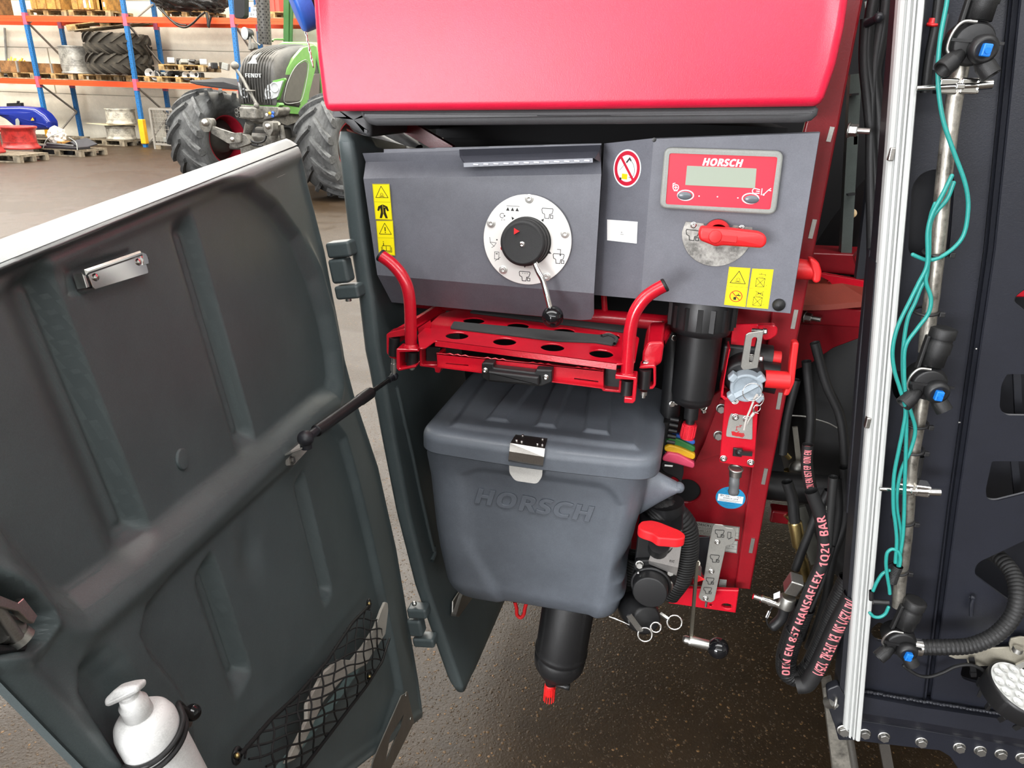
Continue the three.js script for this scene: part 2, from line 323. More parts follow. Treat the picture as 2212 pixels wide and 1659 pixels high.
// ---------------------------------------------------------------- the hall
{
  // asphalt floor: chippings of several browns in dark binder, worn and damp in patches
  const S = 1024, stones = new Float32Array(S * S), tint = new Float32Array(S * S);
  for (let k = 0; k < 5200; k++) {
    const cx = rnd() * S, cy = rnd() * S, r = 1.2 + 4.2 * Math.pow(rnd(), 3), h = rr(0.35, 1), tt = rnd(), e = rr(0.6, 1), an = rr(0, 3.1), ca = Math.cos(an), sa = Math.sin(an);
    for (let y = -r * 1.6 | 0; y <= r * 1.6; y++) for (let x = -r * 1.6 | 0; x <= r * 1.6; x++) {
      const u = (x * ca + y * sa) / r, v = (-x * sa + y * ca) / (r * e), d = u * u + v * v; if (d > 1) continue;
      const i = ((cy + y + S | 0) % S) * S + ((cx + x + S | 0) % S), hh = h * Math.sqrt(1 - d); if (hh > stones[i]) { stones[i] = hh; tint[i] = tt; }
    }
  }
  const wet = (u, v) => sstep(0.42, 0.62, 0.6 * n8(u, v) + 0.3 * n32(u, v) + 0.1 * n96(u, v));
  const col = noiseTex(S, (x, y) => {
    const i = y * S + x, u = x / S, v = y / S, b = 0.80 + 0.35 * (fbm(u, v) - 0.5), g = 0.16 * (rnd() - 0.5), s = stones[i], t = tint[i];
    let c = [70, 64, 55].map((q) => q * (b + g));
    if (s > 0.1) { const p = t < 0.65 ? [84, 76, 64] : t < 0.86 ? [112, 100, 80] : t < 0.95 ? [140, 124, 96] : [152, 136, 120]; c = p.map((q, k) => lerp(c[k], q * (0.8 + 0.35 * t), 0.75)); }
    const w = wet(u, v); return c.map((q) => clamp(q * (1 - 0.05 * w), 0, 255));
  }, true);
  const bump = noiseTex(S, (x, y) => { const i = y * S + x, v = 60 + 150 * stones[i] + 40 * (n200(x / S, y / S) - 0.5) + 26 * rnd(); return [v, v, v]; });
  const rgh = noiseTex(S, (x, y) => { const w = wet(x / S, y / S); const v = 255 * clamp(0.50 - 0.10 * w + 0.06 * (rnd() - 0.5), 0, 1); return [v, v, v]; });
  const k = 1 / 0.85;
  const fm = new THREE.MeshPhysicalMaterial({ specularIntensity: 0.65, color: lin(0.62, 0.43, 0.25), map: rep(col, k), roughness: 1, roughnessMap: rep(rgh, 1 / 5.3), bumpMap: rep(bump, k), bumpScale: 0.0035 });
  struct('floor', B(46, 0.3, 32, -10, -0.15, -4), fm);
  // back wall of pale insulated boards with joints, each board its own piece
  const wallM = M(lin(0.84, 0.79, 0.66), 0.8, 0, { bump: 0, ms: 0.35 });
  const wall = struct('wall_back', B(46, 7.2, 0.2, -10, 3.6, -17.45), wallM);
  for (let r = 0; r < 6; r++) for (let c = 0; c < 4; c++) {
    const g = new THREE.BoxGeometry(11.96, 1.16, 0.06); boxUV(g);
    const m = mesh(numbered('wall_board'), g, wallM); m.position.set(-27 + c * 12 + (r % 2) * 3.5, 0.6 + r * 1.18, -17.33 + rr(0, 0.004)); wall.add(m);
  }
  const plain = M(lin(0.74, 0.74, 0.71), 0.85, 0, { bump: 0 });
  struct('wall_left', B(0.2, 7.2, 32, -33, 3.6, -4), plain);
  struct('wall_right', B(0.2, 7.2, 32, 13, 3.6, -4), plain);
  struct('wall_front', B(46, 7.2, 0.2, -10, 3.6, 12.1), plain);
  struct('ceiling', B(46, 0.2, 32, -10, 7.2, -4), M(lin(0.68, 0.68, 0.67), 0.9, 0, { bump: 0, map: 0 }));
  // rooflights and the glazed front of the hall: lit panes, each with the light it lets in
  const day = (n, w, h, x, y, z, rx, L, col) => {
    const gm = new THREE.MeshStandardMaterial({ color: 0x888888, roughness: 0.6, emissive: new THREE.Color(...col), emissiveIntensity: L * 0.2 });
    const m = mesh('window_' + n, new THREE.BoxGeometry(w, h, 0.02), gm); m.userData.kind = 'structure'; m.position.set(x, y, z); m.rotation.x = rx; scene.add(m);
    const fr = new THREE.MeshStandardMaterial({ color: 0x777777, roughness: 0.6 });
    const k2 = Math.round(w / 2);
    for (let i = 0; i <= k2; i++) { const f = mesh('window_frame', new THREE.BoxGeometry(0.06, h, 0.02), fr); f.position.set(-w / 2 + i * w / k2, 0, 0.02); m.add(f); }
    const l = new THREE.RectAreaLight(new THREE.Color(...col), L, w, h);
    const nrm = V(0, 0, 1).applyEuler(new THREE.Euler(rx, 0, 0));
    l.position.set(x, y, z).addScaledVector(nrm, 0.05); l.rotation.x = rx + Math.PI;
    scene.add(l);
  };
  for (const a of DAY) day(...a);
}
// ---------------------------------------------------------------- sprayer: tank, body, red frame
{
  const z = 0.08;
  const out = onZ([[655, -560], [668, -60], [680, 110], [692, 210], [699, 241], [1200, 237], [1770, 230], [1783, 212], [1808, 140], [1826, 60], [1838, -20], [1850, -560]], z);
  const t = new Thing('spray_tank', 'large glossy red-pink plastic tank at the top of the machine above the grey control panel', 'tank');
  t.add('shell', moulded(roundPoly(out, [0.06, 0, 0, 0, 0.022, 0, 0.024, 0, 0, 0, 0, 0.06]), z, 1.3, 0.014, 0, { n: 260, capRings: 40, steps: 8, f: (x, y) => -0.02 * Math.pow(Math.max(0, y - 1.52), 2) / 0.1 }), mat.tank);
  t.add('trim', [
    moulded(roundPoly(onZ([[770, 236], [1772, 227], [1769, 248], [1760, 259], [1738, 266], [1000, 271], [800, 272], [783, 262]], 0.055), 0.01), 0.055, 0.5, 0.012, 0.004, { capRings: 6 }),
    moulded(roundPoly(onZ([[708, 238], [800, 236], [800, 300], [765, 285], [733, 258]], 0.0), 0.01), 0.0, 0.5, 0.012, 0, { capRings: 4 })], mat.trim, null, 'dark grey lower edge');
  t.end();
  // blue cap hanging beside the tank on a chain
  const b = new Thing('filler_cap', 'blue plastic screw cap beside the red tank with a hanging metal chain', 'cap');
  const c = Z(668, 4, -0.25), ax = V(-0.80, -0.35, 0.5);
  b.add('cap', turned([[0, 0.028], [0.044, 0.028], [0.046, 0.0], [0.050, 0.0], [0.051, 0.026], [0.046, 0.034], [0, 0.034]], c.clone().addScaledVector(ax, 0.0), ax), mat.bluePl);
  b.add('neck', turned([[0, -0.09], [0.042, -0.09], [0.044, 0.02], [0, 0.02]], c, ax), mat.black);
  const p0 = Z(658, 58, -0.25), p1 = Z(676, 142, -0.25), L = p0.distanceTo(p1), n = 9;
  for (let i = 0; i < n; i++) {
    const q = p0.clone().lerp(p1, (i + 0.5) / n), g = new THREE.TorusGeometry(L / n * 0.36, 0.0018, 6, 18); g.scale(0.62, 1.9, 1); g.rotateY(i % 2 ? 0.5 : 2.0); g.rotateZ(0.18); g.translate(q.x, q.y, q.z);
    b.add('chain_link', g, mat.zinc);
  }
  b.add('lug', rod(Z(655, 45, -0.25), Z(660, 62, -0.25), 0.008), mat.bluePl);
  b.end();
}
{
  // body of the machine behind the panels
  const t = new Thing('sprayer_chassis', 'dark machine body in the gap behind the grey control panel and the grey hopper', 'machine frame');
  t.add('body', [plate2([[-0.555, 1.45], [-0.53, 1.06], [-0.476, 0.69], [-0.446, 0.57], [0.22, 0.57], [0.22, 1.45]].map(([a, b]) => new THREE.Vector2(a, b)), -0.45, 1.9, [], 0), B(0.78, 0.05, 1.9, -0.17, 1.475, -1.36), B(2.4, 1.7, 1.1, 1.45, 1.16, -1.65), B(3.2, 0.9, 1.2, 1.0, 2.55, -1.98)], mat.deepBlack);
  t.add('brace', bar(Z(872, 268, -0.2), Z(975, 328, -0.2), 0.026, 0.02), mat.redFrame, null, 'red diagonal brace');
  t.add('cross_tube', [rod(Z(1200, 676, -0.10), Z(1500, 703, -0.10), 0.0155), rod(Z(1304, 634, -0.10), Z(1308, 690, -0.10), 0.006), rod(Z(880, 648, -0.10), Z(1200, 676, -0.10), 0.0155)], mat.red, null, 'red cross tube');
  t.add('hose', [tube([[770, 262, -0.3], [800, 295, -0.3], [850, 325, -0.28], [900, 345, -0.25]].map((a) => Z(...a)), 0.02), tube([[790, 258, -0.42], [840, 285, -0.42], [900, 330, -0.4]].map((a) => Z(...a)), 0.022)], mat.rubber);
  t.end();
}
// the big red side plate of the frame
const zr = -0.13;
{
  const t = new Thing('frame_plate', 'large red steel frame plate with vertical slots and stickers right of the hopper', 'frame');
  const outline = [[1560, 640], [1700, 600], [1790, 60], [1855, -120], [1880, -80], [1661, 1050], [1621, 1274], [1588, 1270], [1440, 1262], [1330, 1240], [1330, 1050], [1440, 1000], [1500, 880], [1560, 840]];
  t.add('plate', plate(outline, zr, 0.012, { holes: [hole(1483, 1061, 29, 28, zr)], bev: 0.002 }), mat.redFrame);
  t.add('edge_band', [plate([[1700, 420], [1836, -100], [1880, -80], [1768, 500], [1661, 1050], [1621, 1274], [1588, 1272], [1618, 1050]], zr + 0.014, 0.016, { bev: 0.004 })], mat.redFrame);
  const slot = (a, b) => bar(Z(a[0], a[1], zr + 0.0155), Z(b[0], b[1], zr + 0.0155), 0.0075, 0.0024);
  for (const [a, b] of [[[1798, 274], [1789, 306]], [[1760, 474], [1750, 515]], [[1720, 669], [1712, 710]], [[1686, 848], [1680, 884]], [[1655, 1012], [1648, 1046]], [[1627, 1163], [1621, 1194]]])
    t.add('slot_weld', slot(a, b), mat.brushed, null, 'pale metal tab in a slot');
  t.add('foot_flange', plate([[1380, 1268], [1596, 1276], [1589, 1325], [1445, 1304], [1440, 1290], [1380, 1290]], zr + 0.05, 0.012, { bev: 0.002, holes: [hole(1570.5, 1310, 11, 6, zr + 0.05), hole(1535.5, 1308, 3, 3, zr + 0.05)] }), mat.red);
  t.add('hole_grommet', plate2(circle2(v2(Z(1483, 1061, zr)), 29 * zs(1483, 1061, zr)), zr - 0.006, 0.004), mat.black, null, 'dark round opening');
  t.add('gusset', plate([[1556, 862], [1600, 870], [1560, 980], [1500, 1000], [1520, 960]], zr + 0.02, 0.006), mat.redFrame);
  for (const [px, py] of [[1558, 882], [1552, 940]]) t.add('bolt', hexBolt(Z(px, py, zr + 0.02), 0.0085, 0.010, V(0, 0, 1)), mat.brushed);
  const at = (a, b) => Z(a, b, zr);
  t.add('round_sticker', printDisc(Z(1578, 1075, zr), 31 * zs(1578, 1075, zr), 27 * zs(1578, 1075, zr), zr + 0.0008, printMat(512, 512, (g) => {
    g.fillStyle = '#1f87b8'; g.fillRect(0, 0, 512, 512); g.fillStyle = '#123c55'; g.font = '26px sans-serif'; g.textAlign = 'center';
    for (const [y, s] of [[70, 'GERAETEPRUEFUNG'], [110, 'Pflanzenschutz'], [150, 'naechste Pruefung'], [400, 'Kontrollbetrieb'], [440, 'amtlich anerkannt']]) g.fillText(s, 256, y);
    g.fillStyle = '#eef3f4'; g.fillRect(40, 195, 432, 165); g.fillStyle = '#101418'; g.font = 'bold 54px monospace'; g.fillText('BY/DG:  :07', 256, 245); g.font = 'italic bold 40px sans-serif'; g.fillText('HORSCH LEEB', 256, 290); g.fillRect(70, 310, 370, 6); g.fillRect(70, 328, 340, 6); g.fillRect(70, 344, 300, 6);
  })).geo, lastPrint, null, 'round blue test sticker');
  t.add('type_label', printOn([[1497.5, 1125], [1598, 1138], [1595.5, 1165], [1496, 1154]], at, 0.0008), printMat(512, 160, (g) => {
    g.fillStyle = '#a9a9a2'; g.fillRect(0, 0, 512, 160); g.strokeStyle = '#222'; g.lineWidth = 4; g.strokeRect(6, 6, 500, 148); g.fillStyle = '#161616'; g.font = 'italic bold 40px sans-serif'; g.fillText('HORSCH LEEB', 16, 46); g.font = '17px sans-serif'; g.fillText('Plattlinger Str. 21, D-94562', 16, 70); g.font = '30px sans-serif'; g.fillText('Leeb 1.4 CS', 60, 112); g.font = '18px sans-serif'; g.fillText('Nr.  34151322', 80, 142); g.font = 'bold 44px sans-serif'; g.fillText('CE', 430, 110); g.fillRect(0, 78, 512, 2); g.fillRect(0, 120, 512, 2);
  }, 0.5), null, 'silver type plate');
  t.add('pressure_label', printOn([[1560, 1164], [1594, 1168], [1591.6, 1195], [1558, 1190]], at, 0.0008), printMat(256, 160, (g) => {
    g.fillStyle = '#a6a7a2'; g.fillRect(0, 0, 256, 160); g.strokeStyle = '#222'; g.lineWidth = 5; g.strokeRect(6, 6, 244, 148); g.fillStyle = '#1c1c1c'; g.font = '28px sans-serif'; g.fillText('8    bar', 120, 90); g.fillRect(10, 50, 236, 3); g.fillRect(10, 108, 236, 3);
  }, 0.5), null, 'small silver pressure label');
  t.end();
}
{
  // arms of the boom mount between the red plate and the boom
  const t = new Thing('boom_mount', 'dark red lift arms with a cut-out between the frame plate and the white rail', 'lift arm');
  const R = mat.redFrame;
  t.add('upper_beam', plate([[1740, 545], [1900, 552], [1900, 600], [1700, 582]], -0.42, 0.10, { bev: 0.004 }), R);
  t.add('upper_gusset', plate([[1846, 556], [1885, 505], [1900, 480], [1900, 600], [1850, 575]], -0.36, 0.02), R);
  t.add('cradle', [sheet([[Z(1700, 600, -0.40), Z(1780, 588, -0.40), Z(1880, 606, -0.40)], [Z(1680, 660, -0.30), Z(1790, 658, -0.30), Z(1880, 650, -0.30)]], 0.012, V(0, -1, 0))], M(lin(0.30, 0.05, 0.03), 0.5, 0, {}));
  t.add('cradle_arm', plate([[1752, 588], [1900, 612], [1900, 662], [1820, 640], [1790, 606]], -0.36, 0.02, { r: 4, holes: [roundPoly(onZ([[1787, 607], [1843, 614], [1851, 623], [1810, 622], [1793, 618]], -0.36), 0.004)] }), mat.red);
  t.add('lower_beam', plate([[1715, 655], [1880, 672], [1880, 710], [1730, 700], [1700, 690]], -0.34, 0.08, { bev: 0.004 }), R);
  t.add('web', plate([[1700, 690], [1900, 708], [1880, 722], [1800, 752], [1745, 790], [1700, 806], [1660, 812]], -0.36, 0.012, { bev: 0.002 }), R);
  for (const [px, py, zz] of [[1741, 684, -0.32], [1836, 281, -0.10]]) t.add('bolt', [...hexBolt(Z(px - 4, py, zz), 0.010, 0.016, V(0.9, 0, 0.4)), rod(Z(px - 4, py, zz), Z(px - 4, py, zz).add(V(0.032, 0, 0.0142)), 0.005)], mat.zinc);
  t.end();
  const g = new Thing('support_mast', 'grey green square steel mast standing behind the upper right of the red frame', 'mast');
  g.add('mast', bar(Z(1846, 160, -0.45), Z(1822, 610, -0.45), 0.022, 0.03), M(lin(0.10, 0.12, 0.11), 0.4, 0.2));
  g.add('band', [bar(Z(1836, 205, -0.43), Z(1852, 203, -0.43), 0.004, 0.03), bar(Z(1829, 420, -0.43), Z(1845, 418, -0.43), 0.004, 0.03)], mat.black);
  g.add('reflector', [bar(Z(1848, 268, -0.44), Z(1847, 312, -0.44), 0.007, 0.01)], mat.redPlastic);
  g.end();
  for (const [px, py, r, l] of [[1843, 369, 6, 'small round amber reflector beside the grey green mast'], [1841, 461, 10, 'larger round pale reflector low on the grey green mast']])
    one('reflector', turned([[0, 0], [r * 0.001, 0], [r * 0.0009, 0.004], [0, 0.005]], Z(px, py, -0.46), V(0, 0.2, 1)), M(lin(0.75, 0.55, 0.3), 0.3, 0, { bump: 0 }), l, 'reflector');
  // dark posts and hoses by the white rail
  const p = new Thing('boom_post', 'black steel post directly behind the white rail', 'post');
  const bk = mat.darkSteel;
  p.add('post', [bar(Z(1958, -60, 0.0), Z(1905, 560, 0.0), 0.026, 0.05), bar(Z(1905, 560, 0.0), Z(1820, 1530, 0.0), 0.030, 0.05)], bk);
  p.add('flange', [plate([[1878, 540], [1898, 540], [1868, 830], [1850, 1110], [1828, 1110], [1856, 760]], -0.03, 0.02, { bev: 0.003 })], bk);
  p.add('clip', [RB(0.008, 0.02, 0.012, 0.002, ...Z(1925, 333, 0.04).toArray()), RB(0.008, 0.02, 0.012, 0.002, ...Z(1874, 912, 0.04).toArray())], mat.steel);
  p.add('lower_lug', [plate([[1786, 1490], [1812, 1480], [1822, 1500], [1846, 1520], [1842, 1600], [1818, 1600], [1800, 1560], [1790, 1530]], 0.03, 0.02, { r: 8, bev: 0.003 })], bk);
  p.add('pivot_bolt', [rod(Z(1788, 1518, 0.02), Z(1802, 1516, 0.03), 0.012), tor(Z(1804, 1517, 0.03), 0.012, 0.003, V(1, 0, 0.2))], mat.brushed);
  p.add('hex_bolt', hexBolt(Z(1822, 1577, 0.035), 0.0105, 0.010, V(0, 0.1, 1)), mat.zinc);
  p.end();
  const q = new Thing('hose_bundle', 'black hoses and struts at the top between the red tank and the white rail', 'hose');
  q.add('hose', [[[1900, -60], [1880, 40], [1874, 120], [1884, 200]], [[1920, -50], [1908, 60], [1888, 170], [1882, 320], [1884, 560], [1878, 700]], [[1872, 40], [1868, 130], [1878, 240], [1892, 420], [1890, 620]], [[1905, 40], [1890, 150], [1900, 260], [1896, 500]]].map((l) => tube(l.map(([a, b]) => Z(a, b, -0.14)), 0.010)), mat.rubber);
  q.add('strut', [bar(Z(1945, -40, -0.2), Z(1865, 600, -0.2), 0.03, 0.02), rod(Z(1872, 52, -0.13), Z(1902, 36, -0.10), 0.006), ball(Z(1898, 38, -0.10), 0.008)], bk);
  q.add('light_strip', bar(Z(1880, 0, -0.3), Z(1888, 70, -0.3), 0.02, 0.004), M(lin(0.25, 0.3, 0.28), 0.4));
  q.end();
  // wheel of the sprayer seen through the gap
  const w = new Thing('running_gear', 'large black sprayer wheel deep behind the hoses and the boom', 'wheel');
  const c = V(1.22, 0.88, -0.72);
  w.add('tyre', turned([[0.42, -0.22], [0.62, -0.25], [0.82, -0.23], [0.87, -0.15], [0.88, 0], [0.87, 0.15], [0.82, 0.23], [0.62, 0.25], [0.42, 0.22], [0.40, 0], [0.42, -0.22]], c, V(0, 0, 1), 72), mat.rubber);
  w.add('rim', turned([[0, 0.02], [0.2, 0.04], [0.40, 0.10], [0.43, 0.2], [0.42, 0.21], [0.38, 0.1], [0.2, 0.0], [0, 0.0]], c, V(0, 0, 1), 48), M(lin(0.30, 0.27, 0.21), 0.6, 0, {}));
  w.end();
  const rim = new Thing('slotted_guard', 'pale steel guard with slots half hidden behind the black post', 'guard');
  rim.add('plate', plate([[1812, 742], [1836, 728], [1870, 722], [1875, 900], [1846, 880], [1830, 800]], -0.55, 0.006, { holes: [[1826, 750, 4, 13], [1838, 775, 5, 15], [1850, 800, 5, 16], [1848, 755, 4, 12]].map(([a, b, rx, ry]) => circle2(v2(Z(a, b, -0.55)), rx * 0.0011, ry * 0.0011, 16, -0.5)) }), M(lin(0.30, 0.27, 0.21), 0.6, 0, { map: smearT, ms: 4 }));
  rim.end();
  // pale lever and hydraulic bits low behind the red plate
  const h = new Thing('linkage', 'pale steel link arm and brass pin in the dark behind the red plate', 'linkage');
  h.add('link', bar(Z(1717, 922, -0.4), Z(1727, 1010, -0.4), 0.012, 0.006), M(lin(0.5, 0.47, 0.4), 0.4, 0.6));
  h.add('pivot', [turned([[0, 0], [0.02, 0], [0.02, 0.012], [0.008, 0.02], [0, 0.02]], Z(1722, 1012, -0.38), V(0, 0.3, 1))], mat.brushed);
  h.add('pin', [rod(Z(1700, 1014, -0.38), Z(1706, 1036, -0.38), 0.008), rod(Z(1697, 980, -0.38), Z(1706, 990, -0.38), 0.006)], mat.brass);
  h.add('wire', [tube([[1690, 897], [1740, 900], [1758, 905], [1790, 915], [1826, 935]].map(([a, b]) => Z(a, b, -0.38)), 0.0022)], mat.brushed);
  h.add('cylinder', rod(Z(1640, 1046, -0.3), Z(1850, 1065, -0.3), 0.035), mat.black);
  h.end();
  const v = new Thing('valve_block', 'dark red and brass hydraulic valve below the black cylinder', 'valve');
  v.add('body', RB(0.05, 0.035, 0.04, 0.006, ...Z(1685, 1110, -0.35).toArray()), mat.redFrame);
  v.add('fitting', rod(Z(1700, 1110, -0.33), Z(1712, 1122, -0.33), 0.010), mat.brass);
  v.end();
  const br = new Thing('brass_coupling', 'brass sleeve of a hydraulic hose hanging among the black hoses', 'coupling');
  br.add('sleeve', turned([[0, 0], [0.013, 0], [0.013, 0.05], [0.010, 0.055], [0.010, 0.085], [0.015, 0.09], [0.015, 0.15], [0.008, 0.155]], Z(1740, 1250, -0.18), Z(1722, 1155, -0.18).sub(Z(1740, 1250, -0.18))), mat.brass);
  br.add('hose', tube([[1722, 1155], [1716, 1120], [1712, 1080], [1700, 1040]].map(([a, b]) => Z(a, b, -0.18)), 0.012), mat.rubber);
  br.end();
  const gp = one('angle_post', bar(Z(1725, 1095, -0.26), Z(1765, 1215, -0.26), 0.03, 0.01), M(lin(0.16, 0.16, 0.14), 0.5, 0.4), 'grey steel strip leaning behind the lettered hose', 'strip');
  // hydraulic plug
  const k = new Thing('hydraulic_plug', 'silver hydraulic coupling block with steel nipple left of the pink lettered hose', 'coupling');
  const kz = -0.02;
  k.add('block', (() => { const g = new RoundedBoxGeometry(0.027, 0.038, 0.03, 3, 0.003); g.rotateZ(-0.22); g.rotateX(0.2); const c2 = Z(1714, 1262, kz); return g.translate(c2.x, c2.y, c2.z); })(), mat.zinc);
  k.add('barrel', turned([[0, 0], [0.014, 0], [0.016, 0.003], [0.016, 0.026], [0.012, 0.028], [0, 0.028]], Z(1695, 1312, kz), Z(1706, 1282, kz).sub(Z(1695, 1312, kz))), mat.brushed);
  k.add('dust_cap', capped([Z(1695, 1312, kz), Z(1688, 1335, kz), Z(1672, 1352, kz)], 0.011), mat.black);
  k.add('nipple', [rod(Z(1627, 1288, kz), Z(1646, 1294, kz), 0.006), rod(Z(1644, 1293, kz), Z(1656, 1297, kz), 0.009, 0.009, 6), rod(Z(1656, 1297, kz), Z(1672, 1303, kz), 0.0095, 0.0095, 6), rod(Z(1672, 1303, kz), Z(1685, 1309, kz), 0.007)], mat.chrome);
  k.add('cable_tie', [tube([[1675, 1302], [1662, 1322], [1656, 1340], [1664, 1356], [1680, 1358]].map(([a, b]) => Z(a, b, kz)), 0.0015)], mat.black);
  k.add('tag', [bar(Z(1656, 1334, kz), Z(1662, 1320, kz), 0.005, 0.002), plate([[1671, 1283], [1685, 1277], [1685, 1291], [1671, 1295]], kz + 0.02, 0.001)], mat.white);
  k.end();
  // hoses with pink lettering
  const letter = (s) => { const m = new THREE.MeshStandardMaterial({ roughness: 0.55, bumpMap: rep(grainT, 4), bumpScale: 0.0002, map: canvasTex(2048, 128, (g) => { g.fillStyle = '#141415'; g.fillRect(0, 0, 2048, 128); g.save(); g.fillStyle = '#e0787f'; g.font = 'bold 40px sans-serif'; g.scale(2.7, 1); for (const y of [32, 96]) g.fillText(s, 8, y + 14); g.restore(); }) }); m.map.wrapS = m.map.wrapT = THREE.RepeatWrapping; return m; };
  const lettered = (pts, r, off) => { const g = tube(pts, r, 160, 20), uv = g.attributes.uv; for (let i = 0; i < uv.count; i++) uv.setXY(i, 1 - uv.getX(i), 1 - uv.getY(i) + off); g.userData.uv = true; return g; };
  const P = (l, zz) => l.map(([a, b]) => Z(a, b, zz));
  const h1 = P([[1752, 1060], [1772, 1115], [1780, 1170], [1776, 1215], [1757, 1258], [1736, 1310], [1714, 1365], [1698, 1420], [1696, 1455]], 0.0);
  const a = new Thing('lettered_hose', 'black hydraulic hose with pink lettering hanging in the foremost loop', 'hose');
  a.add('hose', lettered(h1, 0.0125, 0.25), letter('DIN EN 857 HANSAFLEX  1Q21  BAR'));
  a.add('spiral_guard', ribbed(P([[1738, 1310], [1714, 1368], [1698, 1425], [1702, 1452], [1722, 1462], [1745, 1450], [1765, 1415], [1785, 1370], [1808, 1310], [1836, 1250]], -0.035), 0.021, 0.04, 0.006), mat.rubber);
  a.add('cable_tie', [tor(Z(1716, 1365, 0), 0.017, 0.0015, V(0.3, 1, 0)), tor(Z(1700, 1425, 0), 0.017, 0.0015, V(0.2, 1, 0)), tor(Z(1745, 1450, -0.01), 0.02, 0.0015, V(1, 0.6, 0))], mat.black);
  a.end();
  const c3 = new Thing('lettered_hose', 'black spiral-wrapped hose with pink lettering nearest the white rail', 'hose');
  c3.add('hose', lettered(P([[1720, 1480], [1740, 1478], [1760, 1452], [1780, 1412], [1798, 1372], [1818, 1330], [1842, 1286]], 0.015), 0.0175, 0.25), letter('(RI 125/1 SN  EX  IFE-RZ  125/1'));
  c3.end();
  const more = new Thing('hose_bundle', 'plain black hoses running behind the pink lettered ones down to the floor', 'hose');
  more.add('hose', [[[1742, 780], [1752, 900], [1746, 1000], [1756, 1060]], [[1790, 1060], [1764, 1110], [1740, 1170], [1718, 1230]], [[1810, 1030], [1812, 1110], [1796, 1190], [1770, 1250], [1752, 1310], [1730, 1380]], [[1822, 1010], [1826, 1120], [1800, 1200], [1784, 1290], [1762, 1360], [1746, 1400]], [[1760, 740], [1785, 830], [1815, 900], [1826, 1000]], [[1720, 820], [1700, 900], [1690, 980]]].map((l) => tube(P(l, -0.16), 0.0095)), mat.rubber);
  more.add('wire', [tube(P([[1800, 1180], [1776, 1260], [1750, 1320]], -0.02), 0.004)], mat.rubber);
  more.end();
  const hw = one('hose', lettered(P([[1745, 960], [1742, 1000], [1752, 1060], [1770, 1110]], -0.04), 0.0105, 0.25), letter('DIN EN 857 EP DIN EN 857 EP  DIN EN'), 'short black hose with small pink lettering above the brass sleeve', 'hose');
  const prs = new THREE.MeshStandardMaterial({ roughness: 0.55, map: canvasTex(1024, 128, (g) => { g.fillStyle = '#161616'; g.fillRect(0, 0, 1024, 128); g.fillStyle = '#b9b9b4'; g.font = '26px monospace'; for (const y of [28, 72, 116]) g.fillText('06 WP 300 BAR MSHA IC-332/06 (S/) 2022', 20, y); }) });
  one('hose', lettered(P([[1800, 1030], [1795, 1090], [1790, 1150], [1788, 1180]], 0.0), 0.0085, 0.25), prs, 'thin black hose with small white pressure lettering beside the rail', 'hose');
}
// ---------------------------------------------------------------- control panels
const zC = 0.03;
// faces of the right console as planes
const foldA = Z(1305, 310, -0.02), foldB = Z(1413, 299, zC), foldC = Z(1283, 637, -0.02);
const foldN = foldB.clone().sub(foldA).cross(foldC.clone().sub(foldA)).normalize();
const onFold = (a, b) => hitP(a, b, foldN, foldA);
const onC = (a, b) => Z(a, b, zC);
const trapezoidIcon = (g, x, y, s) => { g.lineWidth = 0.12 * s; g.beginPath(); for (const [i, [a, b]] of [[-1, -0.6], [-0.9, -0.8], [0.9, -0.8], [1, -0.6], [0.8, 0.1], [0.4, 0.2], [0.3, 0.9], [-0.4, 0.9], [-0.5, 0.2], [-0.9, 0]].entries()) i ? g.lineTo(x + a * s, y + b * s) : g.moveTo(x + a * s, y + b * s); g.closePath(); g.stroke(); g.strokeRect(x + 0.55 * s, y + 0.35 * s, 0.45 * s, 0.5 * s); };
const yel = '#f3e20a', ink = '#1c1706';
const tri = (g, x, y, s) => { g.lineWidth = s * 0.09; g.strokeStyle = ink; g.lineJoin = 'round'; poly(g, [[x, y - s], [x + s, y + s * 0.75], [x - s, y + s * 0.75]]); g.stroke(); };
const yellowBase = (g, w, h) => { g.fillStyle = yel; g.fillRect(0, 0, w, h); g.strokeStyle = '#5a4e08'; g.lineWidth = 3; g.strokeRect(6, 6, w - 12, h - 12); g.beginPath(); g.moveTo(6, h / 2); g.lineTo(w - 6, h / 2); g.stroke(); };
const skull = (g, x, y, s) => { g.lineWidth = s * 0.10; g.strokeStyle = ink; g.beginPath(); g.arc(x, y, s * 0.42, 0, 7); g.stroke(); g.fillStyle = ink; g.fillRect(x - s * 0.25, y - s * 0.1, s * 0.14, s * 0.14); g.fillRect(x + s * 0.1, y - s * 0.1, s * 0.14, s * 0.14); g.beginPath(); g.moveTo(x - s * 0.8, y + s * 0.4); g.lineTo(x + s * 0.8, y + s * 0.8); g.moveTo(x + s * 0.8, y + s * 0.4); g.lineTo(x - s * 0.8, y + s * 0.8); g.stroke(); };
